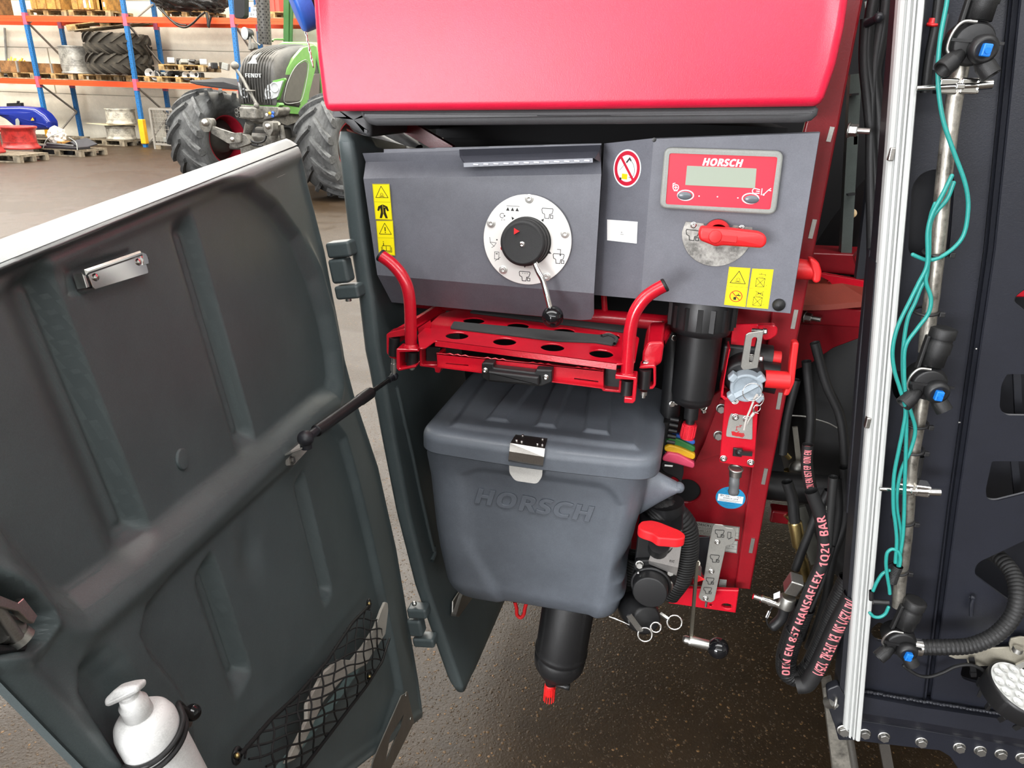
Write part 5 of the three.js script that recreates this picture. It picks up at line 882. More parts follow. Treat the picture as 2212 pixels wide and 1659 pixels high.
{
  // selector lever with symbol plate
  const z = -0.05;
  const t = new Thing('symbol_plate', 'narrow upright steel plate with cut tank symbols in front of the type labels', 'plate');
  const l = b2([[925, 445], [945, 434], [1010, 440], [1030, 462], [1092, 470], [1118, 496], [1108, 580], [1086, 604], [1036, 612], [986, 840], [938, 1070], [908, 1088], [830, 1072], [806, 1044], [850, 880], [900, 560]]);
  t.add('plate', plate(l, z, 0.002, { r: 3 }), M(lin(0.58, 0.57, 0.53), 0.42, 0.8, { bump: 0.0001 }));
  const icon = new THREE.MeshStandardMaterial({ transparent: true, roughness: 0.5, map: canvasTex(128, 128, (g) => { g.clearRect(0, 0, 128, 128); g.strokeStyle = '#191919'; trapezoidIcon(g, 62, 64, 50); }) });
  for (const [x, y, s] of [[985, 510, 48], [945, 718, 48], [905, 905, 42], [885, 985, 42]]) t.add('symbol', printOn(b2([[x - s, y - s], [x + s, y - s + 6], [x + s - 6, y + s], [x - s - 6, y + s - 6]]), (a, b) => Z(a, b, z + 0.0003), 0.0006), icon);
  t.add('symbol', printOn(b2([[1040, 490], [1098, 498], [1092, 572], [1034, 562]]), (a, b) => Z(a, b, z + 0.0003), 0.0006), new THREE.MeshStandardMaterial({ transparent: true, roughness: 0.5, map: canvasTex(96, 128, (g) => { g.clearRect(0, 0, 96, 128); g.strokeStyle = '#191919'; g.lineWidth = 6; g.strokeRect(18, 12, 44, 88); g.beginPath(); g.moveTo(30, 118); g.lineTo(88, 74); g.stroke(); }) }));
  for (const [x, y] of [[962, 582], [914, 826], [864, 1050]]) t.add('screw', hexBolt(Z(...B2(x, y), z + 0.001), 0.0048, 0.003, V(0, 0, 1), true), mat.chrome);
  t.add('stud', rod(Z(...B2(872, 1078), z - 0.004), Z(...B2(866, 1120), z - 0.004), 0.0028), mat.zinc);
  t.add('number_label', plate(b2([[982, 892], [1042, 898], [1034, 962], [972, 954]]), z - 0.06, 0.001), mat.bezel);
  t.end();
  const s = new Thing('selector_lever', 'long thin steel crank lever with a black ball knob near the floor', 'lever');
  const zl = -0.01;
  s.add('pivot_plate', plate(b2([[722, 686], [775, 715], [806, 750], [832, 800], [828, 872], [664, 802]]), zl - 0.03, 0.004, { bev: 0.001 }), mat.zinc);
  s.add('back_bracket', plate(b2([[720, 545], [900, 540], [880, 860], [840, 860], [800, 720], [724, 690]]), zl - 0.06, 0.004), mat.darkSteel);
  s.add('lever', [bar(Z(...B2(795, 745), zl), Z(...B2(742, 1390), zl + 0.03), 0.0068, 0.004), rod(Z(...B2(790, 740), zl - 0.02), Z(...B2(796, 760), zl + 0.0), 0.006)], mat.brass2 = M(lin(0.55, 0.52, 0.44), 0.35, 1, {}));
  s.add('pointer', plate(b2([[806, 862], [860, 896], [818, 910], [760, 930], [770, 872]]), zl - 0.01, 0.002), mat.redPlastic, null, 'red pointer');
  for (const [x, y] of [[766, 820], [766, 856]]) s.add('bolt', hexBolt(Z(...B2(x, y), zl - 0.02), 0.005, 0.006, V(-0.3, 0, 1)), mat.zinc);
  const p0 = Z(...B2(672, 1388), zl + 0.03), p1 = Z(...B2(890, 1442), zl + 0.034), d = p1.clone().sub(p0), len = d.length();
  s.add('spindle', turned([[0, 0], [0.006, 0.001], [0.0085, 0.006], [0.0085, 0.013], [0.011, 0.013], [0.011, 0.019], [0.0105, 0.02], [0.0105, len], [0, len]], p0, d, 28), mat.zinc);
  s.add('ball_knob', ball(Z(...B2(968, 1466), zl + 0.036), 88 / 3.858 * zs(1550, 1400, 0.03), 36), mat.blackGloss);
  s.end();
}
// ---------------------------------------------------------------- folded boom at the right
const B5 = (x, y) => [1820 + x / 2.962, y / 2.962], B6 = (x, y) => [1820 + x / 2.962, 540 + y / 2.962], B7 = (x, y) => [1820 + x / 2.865, 1080 + y / 2.865];
{
  // white rail: extruded section with grooves, laid along the boom edge
  const a = Z(1980, -90, 0.05), b = Z(1841, 1598, 0.05), L = a.distanceTo(b), w = 0.0315, dpt = 0.03;
  const s = new THREE.Shape([[-w / 2, -dpt], [-w / 2, -0.014], [-w / 2 + 0.002, -0.010], [-0.009, -0.006], [-0.0085, -0.010], [-0.006, -0.010], [-0.0055, -0.005], [-0.002, -0.003], [-0.0015, -0.008], [0.001, -0.008], [0.0015, -0.001], [0.004, 0.0005], [0.0045, -0.005], [0.006, -0.005], [0.0065, 0.001], [0.010, 0.003], [w / 2 - 0.002, 0.002], [w / 2, -0.002], [w / 2, -dpt]].map(([x, y]) => new THREE.Vector2(x, y)));
  const g = new THREE.ExtrudeGeometry(s, { depth: L, bevelEnabled: false, steps: 1 });
  const yv = b.clone().sub(a).normalize(), zv = V(0, 0, 1).addScaledVector(yv, -yv.z).normalize(), xv = zv.clone().cross(yv);
  g.applyMatrix4(new THREE.Matrix4().makeBasis(xv, zv, yv).setPosition(a));
  one('white_rail', g, mat.rail = M(lin(0.47, 0.48, 0.47), 0.42, 0, { bump: 0, map: 0 }), 'long white grooved rail running from top to floor at the boom edge', 'rail');
}
const zB = -0.02;
{
  const t = new Thing('boom_section', 'dark blue-grey folded steel boom with cut-outs, weld seam and bottom row of bolts', 'boom');
  const h = (l, z = zB) => roundPoly(onZ(l, z), 0.012);
  const hs = [h([[1968, 400], [1990, 372], [2024, 362], [2058, 374], [2064, 390], [2056, 500], [2050, 560], [1974, 560], [1960, 542]]), h([[1925, 800], [1980, 800], [1990, 870], [1960, 878], [1935, 865], [1924, 840]]), h([[1877, 1362], [1900, 1340], [1935, 1370], [1920, 1390], [1890, 1386]])];
  t.add('web', plate([[1930, -120], [2196, -120], [2128, 540], [2052, 1090], [2000, 1520], [1880, 1500], [1850, 1500], [1880, 1080], [1905, 540]], zB, 0.008, { holes: hs, bev: 0.001 }), mat.boom);
  t.add('fold_channel', [sheet([[Z(2190, -120, zB), Z(2124, 540, zB), Z(2046, 1090, zB), Z(1992, 1520, zB)], [Z(2192, -120, zB + 0.006), Z(2126, 540, zB + 0.006), Z(2048, 1090, zB + 0.006), Z(1994, 1520, zB + 0.006)], [Z(2200, -120, zB - 0.02), Z(2134, 540, zB - 0.02), Z(2056, 1090, zB - 0.02), Z(2002, 1520, zB - 0.02)], [Z(2214, -120, zB - 0.02), Z(2146, 540, zB - 0.02), Z(2067, 1090, zB - 0.02), Z(2012, 1520, zB - 0.02)], [Z(2218, -120, zB), Z(2150, 540, zB), Z(2071, 1090, zB), Z(2016, 1520, zB)]], 0.004)], mat.boom, null, 'long dark fold');
  const big = [h([[2212, 628], [2196, 640], [2192, 652], [2212, 668], [2320, 760], [2320, 560]]), h([[2174, 806], [2184, 806], [2330, 806], [2330, 902], [2172, 900], [2156, 884], [2160, 830]]), h([[2140, 996], [2150, 994], [2330, 996], [2330, 1040], [2150, 1085], [2130, 1080], [2126, 1060]]), h([[2102, 1232], [2110, 1214], [2330, 1110], [2330, 1400], [2180, 1300], [2106, 1246]]), h([[2072, 1456], [2080, 1428], [2138, 1430], [2150, 1480], [2110, 1478], [2078, 1468]])];
  t.add('web', plate([[2216, -120], [2400, -120], [2400, 1545], [2212, 1545], [2010, 1520], [2068, 1090], [2148, 540]], zB, 0.008, { holes: big, bev: 0.002 }), mat.boom);
  t.add('inner_wall', [plate([[1940, 340], [2080, 340], [2030, 900], [1900, 900]], zB - 0.09, 0.01), plate([[2080, 560], [2400, 560], [2400, 1500], [2030, 1500]], zB - 0.14, 0.01), bar(Z(2195, 790, zB - 0.08), Z(2200, 910, zB - 0.08), 0.012, 0.006), bar(Z(2190, 990, zB - 0.08), Z(2200, 1090, zB - 0.08), 0.012, 0.006)], mat.darkSteel);
  t.add('flange_beam', [sheet([[Z(1862, 1492, zB + 0.004), Z(1990, 1516, zB + 0.004), Z(2400, 1575, zB + 0.004)], [Z(1860, 1504, zB + 0.02), Z(1990, 1528, zB + 0.02), Z(2400, 1588, zB + 0.02)], [Z(1856, 1540, zB + 0.024), Z(1988, 1560, zB + 0.024), Z(2400, 1630, zB + 0.024)], [Z(1856, 1551, zB + 0.016), Z(1988, 1571, zB + 0.016), Z(2400, 1641, zB + 0.016)], [Z(1857, 1558, zB + 0.0), Z(1988, 1578, zB + 0.0), Z(2400, 1650, zB + 0.0)]], 0.02)], mat.boom);
  const w = []; for (let i = 0; i < 46; i++) { const k = i / 45, px = lerp(1868, 2190, k), py = lerp(1494, 1545, k) + rr(-1, 1) + (k < 0.35 ? 4 * k : 1.4); const g = new THREE.SphereGeometry(0.0042, 8, 6); g.scale(1.1, rr(0.7, 1), 0.8); const p = Z(px, py, zB + 0.010); g.translate(p.x, p.y, p.z); w.push(g); }
  t.add('weld_seam', w, M(lin(0.035, 0.037, 0.046), 0.25, 0.2, { bump: 0.0006 })).userData.kind = 'stuff';
  t.add('bolt_flange', plate([[1800, 1556], [1858, 1556], [1988, 1576], [2400, 1645], [2400, 1760], [2090, 1740], [2072, 1665], [2052, 1635], [2030, 1622], [1990, 1618], [1890, 1606], [1846, 1600], [1812, 1600]], zB + 0.004, 0.012, { r: 4, bev: 0.002 }), mat.boom);
  for (const [px, py] of [[1868, 1584], [1909, 1591], [1990, 1602.5], [2072, 1614], [2117, 1621], [2162, 1628], [2207, 1636]]) t.add('hex_bolt', hexBolt(Z(px, py, zB + 0.004), 0.0098, 0.009, V(0, 0.05, 1)), mat.zinc);
  t.add('wire_bracket', [tube(b7([[790, 600], [808, 606], [800, 640], [797, 680], [797, 715]]).map(([a, b]) => Z(a, b, zB + 0.012)), 0.004)], mat.boom);
  t.add('screw', [ball(Z(...B6(748, 1103), zB + 0.002), 0.0022, 10), ball(Z(...B6(855, 633), zB + 0.002), 0.0018, 10)], mat.zinc);
  t.end();
  function b7(l) { return l.map(([x, y]) => B7(x, y)); }
  const rt = new Thing('red_bar', 'small piece of bright red steel seen through the triangular boom cut-out', 'bar');
  rt.add('bar', plate([[2180, 625], [2260, 610], [2260, 642], [2180, 642]], zB - 0.06, 0.02, { bev: 0.002 }), mat.red); rt.end();
}
{
  // stainless spray line with three nozzle bodies
  const zp = 0.055, P = (px, py, z = zp) => Z(px, py, z);
  const t = new Thing('spray_line', 'stainless steel spray pipe running down the boom between the nozzle bodies', 'pipe');
  t.add('pipe', [tube([[2086, 60], [2075, 142], [2058, 236], [2041, 371], [2022.6, 560], [2005, 705], [2000, 760]].map(([a, b]) => P(a, b)), 0.0116, 80, 22), tube([[1995, 850], [1990.5, 878], [1970, 996], [1963, 1080], [1955, 1180], [1944, 1261], [1940, 1310]].map(([a, b]) => P(a, b)), 0.0108, 80, 22)], M(lin(0.70, 0.66, 0.58), 0.40, 0.9, { bump: 0.0001, bumpT: smearT, map: smearT, ms: 6 }));
  const cl = (px, py, w) => { const c = P(px, py, zp + 0.002); return [RB(0.026, 0.022, 0.026, 0.003, c.x - 0.011, c.y, c.z), RB(0.026, 0.022, 0.026, 0.003, c.x + 0.017, c.y + 0.001, c.z), RB(0.012, 0.008, 0.03, 0.002, c.x + 0.003, c.y, c.z + 0.003), rod(c.clone().add(V(-0.052, -0.004, 0.012)), c.clone().add(V(0.035, 0.003, 0.012)), 0.0038), rod(c.clone().add(V(0.026, 0.002, 0.012)), c.clone().add(V(0.044, 0.004, 0.012)), 0.0065)]; };
  t.add('pipe_clamp', cl(2061, 187), mat.chrome, null, 'bright pipe clamp'); t.add('pipe_clamp', cl(1966, 1053), mat.chrome, null, 'bright pipe clamp');
  for (const [a, b, dx] of [[2030, 545, 0.006], [2009, 672, 0.008], [1987, 914, 0.006], [1978, 970, 0.008], [1958, 1122, 0.004], [1945, 1228, 0.004]]) { const c = P(a, b); t.add('cable_tie', [tor(c.clone().add(V(-0.006, 0, 0.002)), 0.0175, 0.0024, V(-0.1, 1, 0.15)), RB(0.008, 0.008, 0.008, 0.001, c.x + 0.014, c.y - 0.001, c.z + 0.012)], mat.black); }
  t.add('return_hose', tube([[2004, 985], [1990, 1060], [1972, 1130], [1960, 1180]].map(([a, b]) => P(a - 18, b, zp - 0.02)), 0.008), mat.rubber);
  t.end();
  const label = ['black nozzle body with blue tip at the top of the spray pipe', 'black nozzle body with blue tip halfway down the spray pipe', 'black nozzle body with blue tip low on the boom beside the ribbed hose'];
  const nz = new Thing('nozzle_body', label[0], 'nozzle', 'nozzle bodies on the boom');
  // own axes: pipe along y, face towards +z
  nz.add('collar', [turned([[0.0, 0.03], [0.019, 0.03], [0.019, 0.052], [0.021, 0.053], [0.021, 0.07], [0.019, 0.071], [0.019, 0.078], [0.021, 0.079], [0.021, 0.094], [0.016, 0.096], [0.0, 0.096]], V(0, 0, 0), V(0, 1, 0), 36), RB(0.006, 0.06, 0.012, 0.002, -0.022, 0.05, 0.004)], mat.rubber);
  nz.add('body', [turned([[0, -0.02], [0.030, -0.02], [0.030, 0.012], [0.026, 0.016], [0.026, 0.022], [0, 0.022]], V(0, 0, 0), V(0, -0.1, 1), 36), RB(0.03, 0.05, 0.03, 0.006, 0, 0.02, -0.006), bar(V(-0.034, 0.0, 0.024), V(0.036, 0.002, 0.024), 0.004, 0.004)], mat.black);
  nz.add('nozzle_cap', turned([[0, 0.018], [0.019, 0.018], [0.020, 0.03], [0.017, 0.036], [0.013, 0.037], [0, 0.034]], V(0.008, -0.004, 0), V(0.1, -0.15, 1), 32), mat.black);
  const tip = nz.add('tip', [RB(0.0125, 0.017, 0.010, 0.002, 0.010, -0.010, 0.040), rod(V(0.010, -0.010, 0.040), V(0.010, -0.011, 0.048), 0.004)], mat.blue, null, 'blue spray tip');
  for (const s of [-1, 1]) nz.add('turret', [turned([[0, 0], [0.010, 0], [0.0125, 0.014], [0.0135, 0.016], [0.0135, 0.034], [0.0105, 0.034], [0.0095, 0.022], [0, 0.022]], V(s * 0.013, -0.016, 0.014), V(s * 0.62, -0.72, 0.35), 28)], mat.rubber);
  nz.add('wire_clip', tube([V(-0.006, 0.026, 0.018), V(-0.024, 0.024, 0.018), V(-0.032, 0.010, 0.016), V(-0.031, -0.012, 0.012), V(-0.026, -0.018, 0.012)], 0.0024), mat.zinc);
  const place = (px, py) => P(px, py, zp + 0.012);
  const root = nz.end(place(2094, 94), 0.05);
  root.rotation.z = -0.09; root.scale.setScalar(0.96);
  for (const [px, py, rz, sc, k] of [[2000, 822, -0.07, 0.96, 1], [1941, 1377, -0.12, 0.94, 2]]) { const c = copy(root, place(px, py), 0.05, label[k]); c.rotation.z = rz; c.scale.setScalar(sc); }
  // teal air lines
  const lines = [
    ['teal air line dropping behind the top nozzle body', [[2050, -40], [2046, 0], [2031, 84], [2026, 152], [2029, 210], [2038, 262], [2050, 300], [2061, 330], [2087, 405], [2091, 456], [2077, 516], [2036, 553], [2005, 562], [1985, 556], [1972, 550]], 0.075],
    ['outermost teal air line bowing out left towards the white rail', [[2056, 380], [2036, 420], [2012, 466], [2004, 500], [2002, 574], [1984, 612], [1965, 651], [1938, 709], [1928, 759], [1932, 800], [1944, 840], [1956, 884], [1950, 930], [1942, 970], [1931, 1030], [1930, 1100], [1934, 1130], [1937, 1167], [1934, 1215]], 0.085],
    ['teal air line crossing the pipe at the cable tie then looping low', [[2060, 395], [2046, 430], [2014, 470], [2006, 520], [2001, 600], [1990, 620], [1976, 655], [1962, 685], [1952, 743], [1950, 797], [1955, 850], [1968, 891], [1977, 928], [1968, 969], [1948, 1013], [1938, 1060], [1938, 1100], [1946, 1150], [1945, 1185], [1942, 1222]], 0.078],
    ['teal air line running nearest to the steel pipe', [[2020, 440], [2010, 470], [2006, 560], [2000, 607], [2011, 645], [2006, 676], [1982, 709], [1957, 746], [1953, 800], [1956, 860], [1958, 910], [1956, 996], [1954, 1060], [1953, 1110], [1950, 1160], [1943, 1205], [1940, 1222]], 0.082],
    ['short teal loop near the bottom of the spray line', [[1943, 1222], [1945, 1205], [1940, 1192], [1928, 1186], [1918, 1192], [1914, 1212], [1916, 1240], [1921, 1270], [1922, 1282]], 0.085],
    ['teal tail curling under the black connector by the white rail', [[1921, 1232], [1908, 1238], [1895, 1256], [1886, 1276]], 0.08],
    ['lowest teal curl beside the bottom nozzle body', [[1919, 1312], [1912, 1326], [1900, 1333], [1888, 1332], [1879, 1324]], 0.08],
  ];
  for (const [l, p, z] of lines) one('air_line', capped(p.map(([a, b]) => P(a, b, z)), 0.0031, p.length * 6, 10), mat.teal, l, 'air line', 'teal air lines on the boom');
  const sl = new Thing('cable_sleeve', 'black corrugated sleeve gathering the teal lines above the lowest nozzle', 'sleeve');
  sl.add('sleeve', ribbed([[1940, 1222], [1932, 1240], [1926, 1258]].map(([a, b]) => P(a, b, 0.08)), 0.0085, 0.06, 0.003), mat.rubber);
  sl.add('connector', [tube([[1882, 1276], [1882, 1296]].map(([a, b]) => P(a, b, 0.08)), 0.004, 8), rod(P(1886, 1300, 0.075), P(1920, 1302, 0.075), 0.005)], mat.black);
  sl.end();
  // ribbed hose
  const rh = new Thing('ribbed_hose', 'black ribbed suction hose sweeping up to the right from the lowest nozzle', 'hose');
  const hp = [[1988, 1398, 0.062], [2040, 1398, 0.065], [2098, 1394, 0.06], [2150, 1372, 0.05], [2188, 1330, 0.03], [2198, 1290, 0.01], [2188, 1240, -0.03], [2158, 1204, -0.07], [2140, 1196, -0.10]].map((a) => Z(...a));
  rh.add('hose', ribbed(hp, 0.0142, 0.055, 0.0075, 22), mat.rubber);
  rh.add('hose_clamp', turned([[0.0150, 0], [0.0165, 0.001], [0.0165, 0.014], [0.0150, 0.015]], Z(1972, 1396, 0.062), V(1, 0.02, 0), 36), mat.chrome, null, 'bright hose clamp');
  rh.add('spigot', rod(Z(1958, 1394, 0.06), Z(1975, 1396, 0.062), 0.012), mat.black);
  rh.end();
  one('braided_cable', capped([[1952, 1438], [1968, 1450], [1984, 1459], [2005, 1462], [2036, 1453], [2064, 1440], [2092, 1436], [2116, 1443], [2130, 1454], [2142, 1466]].map(([a, b]) => P(a, b, 0.02)), 0.0034, 80, 10), mat.rubber, 'thin black braided cable snaking to the round work light', 'cable');
  // work light
  const wl = new Thing('work_light', 'round LED work light with bright clear lens at the bottom right', 'light');
  const lc = Z(2206, 1488, 0.06), la = V(0.22, 0.95, 0.16).normalize(), lr = 0.056;
  wl.add('housing', [turned([[0, -0.05], [lr * 0.8, -0.045], [lr * 1.02, -0.035], [lr * 1.06, -0.004], [lr * 1.06, 0.002], [lr, 0.003]], lc, la, 56), ...[...Array(12)].map((_, i) => { const a = i / 12 * 6.283, u = V(1, 0, 0).addScaledVector(la, -la.x).normalize(), v = la.clone().cross(u), d = u.multiplyScalar(Math.cos(a)).addScaledVector(v, Math.sin(a)); return bar(lc.clone().addScaledVector(d, lr * 0.98).addScaledVector(la, -0.035), lc.clone().addScaledVector(d, lr * 0.9).addScaledVector(la, -0.052), 0.006, 0.008); })], mat.black);
  wl.add('reflector', turned([[0, -0.004], [lr * 0.9, -0.002], [lr * 0.98, 0.002]], lc, la, 48), mat.cup);
  const u = V(1, 0, 0).addScaledVector(la, -la.x).normalize(), v = la.clone().cross(u);
  for (const [rad, cnt] of [[0, 1], [0.4, 6], [0.76, 12]]) for (let i = 0; i < cnt; i++) { const a = i / cnt * 6.283, p = lc.clone().addScaledVector(u, Math.cos(a) * rad * lr).addScaledVector(v, Math.sin(a) * rad * lr); wl.add('led_cup', turned([[0.002, -0.0005], [0.0085, 0.003], [0.009, 0.003]], p, la, 18), mat.cup); }
  wl.add('lens', turned([[0, 0.0055], [lr * 0.99, 0.0045]], lc, la, 48), new THREE.MeshPhysicalMaterial({ color: 0xffffff, transmission: 1, roughness: 0.03, thickness: 0, ior: 1.5 }));
  wl.end();
  const br = new Thing('light_bracket', 'flat pale steel bracket running behind the work light', 'bracket');
  br.add('bracket', [plate([[2050, 1418], [2056, 1412], [2084, 1413], [2088, 1404], [2400, 1384], [2400, 1436], [2094, 1440], [2088, 1424], [2064, 1424]], 0.0, 0.004, { bev: 0.001 }), plate([[2180, 1392], [2184, 1380], [2205, 1376], [2240, 1380], [2240, 1410], [2184, 1410]], 0.006, 0.004, { r: 3 })], M(lin(0.40, 0.37, 0.30), 0.45, 0.5, {}));
  br.add('cable_tie', [bar(Z(2098, 1420, 0.008), Z(2104, 1458, 0.008), 0.010, 0.003), bar(Z(2096, 1455, 0.009), Z(2108, 1455, 0.009), 0.010, 0.008)], mat.black);
  br.add('angle_bolt', [rod(Z(2196, 1408, 0.02), Z(2200, 1400, 0.02), 0.009, 0.009, 6), bar(Z(2198, 1440, 0.015), Z(2260, 1410, 0.015), 0.012, 0.004)], mat.zinc);
  br.end();
  // little things in the top gap
  const sp = new Thing('red_tap', 'small red knob and dark flap beside the uppermost teal line', 'tap');
  sp.add('knob', [rod(Z(2013, 52, 0.0), Z(2017, 40, 0.0), 0.006), turned([[0, 0], [0.009, 0], [0.008, 0.004], [0, 0.005]], Z(2014, 56, 0.0), V(0, 1, 0.2), 20)], mat.redPlastic);
  sp.add('flap', [sheet([[Z(2032, 30, 0.0), Z(2050, 30, 0.0)], [Z(2004, 150, 0.0), Z(2024, 150, 0.0)]], 0.003), plate([[2006, 112], [2024, 122], [2024, 152], [2000, 150]], 0.004, 0.002)], mat.bezel2 = M(lin(0.07, 0.075, 0.085), 0.4), null, 'dark grey flap');
  sp.add('hose', tube([[2030, -20], [2020, 60], [2008, 120], [1998, 200]].map(([a, b]) => P(a, b, 0.0)), 0.007), mat.rubber);
  sp.end();
  // parking foot under the rail
  const ft = new Thing('parking_foot', 'weathered grey steel stand leg meeting the floor below the white rail', 'leg');
  ft.add('leg', [sheet([[Z(1778, 1486, -0.03), Z(1800, 1480, -0.03)], [Z(1806, 1720, -0.03), Z(1872, 1720, -0.03)]], 0.03)], M(lin(0.30, 0.28, 0.24), 0.5, 0.2, { map: smearT, ms: 5 }));
  ft.add('tube', rod(Z(1835, 1590, -0.03), Z(1858, 1730, -0.03), 0.008), mat.brushed);
  ft.add('rear_leg', bar(Z(1908, 1600, -0.12), Z(1934, 1740, -0.12), 0.022, 0.02), M(lin(0.10, 0.09, 0.08), 0.5, 0.4, {}));
  ft.end();
}
// ---------------------------------------------------------------- open door and side pillar
const dO = Z(648, 312, 0.03);                                        // top of the hinge line
const dB0 = Z(910, 1552, 0.02), dC0 = Y(0, 545, 1.425);
const dOut = dC0.clone().sub(dO).normalize();                        // from the hinge towards the free edge
const dN = dOut.clone().cross(dB0.clone().sub(dO)).normalize();      // out of the inner face
if (dN.x < 0) dN.negate();
const dV = dN.clone().cross(dOut).normalize();
if (dV.y < 0) dV.negate();
const dPt = (px, py, off = 0) => hitP(px, py, dN, dO.clone().addScaledVector(dN, off));
const dAB = (px, py, off = 0) => { const p = dPt(px, py, off).sub(dO); return new THREE.Vector2(p.dot(dOut), p.dot(dV)); };
const dXYZ = (a, b, off = 0) => dO.clone().addScaledVector(dOut, a).addScaledVector(dV, b).addScaledVector(dN, off);
{
  // ---- side pillar (fixed)
  const L = [[721, 283], [730, 350], [739, 435], [749, 513], [770, 643], [784, 760], [792, 795], [820, 946], [852, 1107], [893, 1267], [934, 1382], [966, 1472], [977, 1492]].map(([a, b]) => Z(a, b, 0.02));
  const prof = (k) => { const y = lerp(L[0].y, L[L.length - 1].y, k); for (let i = 1; i < L.length; i++) if (y >= L[i].y - 1e-9) return V(lerp(L[i - 1].x, L[i].x, (L[i - 1].y - y) / (L[i - 1].y - L[i].y)), y, 0); return L[L.length - 1]; };
  const t = new Thing('side_pillar', 'tall slate grey moulded side panel between the open door and the control cover', 'side panel');
  const rings = [], N = 70;
  for (let i = 0; i <= N; i++) {
    const k = i / N, p = prof(k), cs = [];
    const sq = k < 0.02 ? 1 - Math.pow(1 - k / 0.02, 2) : k > 0.97 ? Math.max(0.12, Math.sqrt(Math.max(0, 1 - Math.pow((k - 0.97) / 0.03, 2)))) : 1, w = 0.036;
    const put = (dx, z) => cs.push(V(p.x + w / 2 + (dx - w / 2) * lerp(0.55, 1, sq), p.y + (z - 0.02) * 0.14, z));
    put(0.004, -0.6); put(0.0, -0.3); put(0, -0.05); put(0, 0.0); for (let j = 1; j <= 5; j++) { const a = j / 6 * Math.PI / 2; put(0.014 * (1 - Math.cos(a)), 0.004 + 0.016 * Math.sin(a)); }
    put(0.016, 0.02); put(0.022, 0.02); for (let j = 1; j <= 5; j++) { const a = j / 6 * Math.PI / 2; put(0.036 - 0.012 * (1 - Math.sin(a)) - 0, 0.008 + 0.012 * Math.cos(a)); }
    put(0.036, 0.0); put(0.037, -0.05); put(0.040, -0.075); put(0.041, -0.3); put(0.042, -0.6);
    rings.push(cs);
  }
  t.add('panel', skin(rings.reverse()), mat.moulded);
  const inner = (py, px) => { const q = prof(clamp((L[0].y - py) / (L[0].y - L[L.length - 1].y), 0, 1)); return q.x; };
  const onIn = (px, py) => { let best = null, bd = 9; for (let i = 0; i <= 400; i++) { const x = -0.60 + i * 0.0007, p = X(px, py, x); if (p.z > 0.01 || p.z < -0.6) continue; const e = Math.abs(inner(p.y - (p.z - 0.02) * 0.14) + 0.041 - x); if (e < bd) { bd = e; best = p; } } return best; };
  t.add('bead', [tube([[858, 836], [872, 900], [890, 975], [908, 1060], [926, 1140], [938, 1190]].map(([a, b]) => onIn(a, b).add(V(-0.001, 0, 0))), 0.0045), tube([[938, 1180], [940, 1194], [934, 1212]].map(([a, b]) => onIn(a, b).add(V(-0.001, 0, 0))), 0.0055)], mat.moulded, null, 'moulded bead');
  t.add('reflective_strip', [sheet([[Z(748, 278, 0.0), Z(820, 308, -0.22)], [Z(750, 283, 0.0), Z(818, 313, -0.22)]], 0.002)], mat.redPlastic, null, 'red reflective tape');
  t.add('reflective_strip', [sheet([[Z(820, 308, -0.22), Z(846, 319, -0.32)], [Z(818, 313, -0.22), Z(842, 322, -0.32)]], 0.002)], mat.bezel, null, 'pale reflective tape');
  const k0 = [[991, 1272], [998, 1272], [1016, 1291], [986, 1332], [973, 1328], [974, 1298]].map(([a, b]) => onIn(a, b));
  t.add('catch', [sheet([[k0[0], k0[1], k0[2]], [k0[5], k0[4], k0[3]]].map((r) => r.map((p) => p.clone().add(V(0.006, 0, 0)))), 0.003, V(-1, 0, 0)), bar(k0[0].clone().add(V(0.008, 0, 0)), k0[4].clone().add(V(0.008, 0, 0)), 0.012, 0.006)], mat.brushed, null, 'steel door catch');
  const knuckle = (px, py, wpx, hpx, z, tilt = -0.15) => { const c = Z(px, py, z), m = mpp(c), g = new RoundedBoxGeometry(wpx * m, hpx * m, 0.034, 3, 0.006); g.rotateZ(-tilt * -1 * 0 + 0.16); return g.translate(c.x, c.y, c.z); };
  for (const [a, b, w, h] of [[738, 537, 56, 34], [756, 628, 56, 30], [905, 1318, 44, 24], [919, 1381, 48, 22]]) t.add('hinge_lug', knuckle(a, b, w, h, 0.035), mat.moulded);
  t.add('hinge_pin', [rod(Z(752, 640, 0.035), Z(753, 650, 0.035), 0.006), ball(Z(895, 1304, 0.04), 0.006, 14)], mat.zinc, null, 'bright hinge pins');
  t.end();

  // ---- open door
  const d = new Thing('service_door', 'large slate grey moulded door swung open with ribs, clip and elastic net', 'door');
  const PX = (l) => l.map(([a, b]) => dAB(a, b));
  const hinge = PX([[648, 312], [666, 399], [702, 542], [744, 769], [783, 845], [816, 1001], [856, 1182], [881, 1333], [903, 1463], [915, 1552]]);
  hinge[4] = dAB(764, 845);
  const free = [new THREE.Vector2(1.06, -0.012), new THREE.Vector2(1.02, -0.12), ...PX([[0, 1468], [60, 1530], [180, 1654]]), new THREE.Vector2(0.93, -0.52), new THREE.Vector2(0.90, -0.66)];
  const along = (l, t) => { const s = t * (l.length - 1), i = Math.min(l.length - 2, Math.floor(s)); return l[i].clone().lerp(l[i + 1], s - i); };
  const evenly = (l) => { const out = [], S = [0]; for (let i = 1; i < l.length; i++) S.push(S[i - 1] + l[i].distanceTo(l[i - 1])); let k = 0; for (let i = 0; i <= 200; i++) { const s = S[S.length - 1] * i / 200; while (k < S.length - 2 && S[k + 1] < s) k++; out.push(l[k].clone().lerp(l[k + 1], (s - S[k]) / (S[k + 1] - S[k]))); } return out; };
  const he = evenly(hinge), fe = evenly(free);
  const outline = [...hinge, ...free.slice().reverse()];
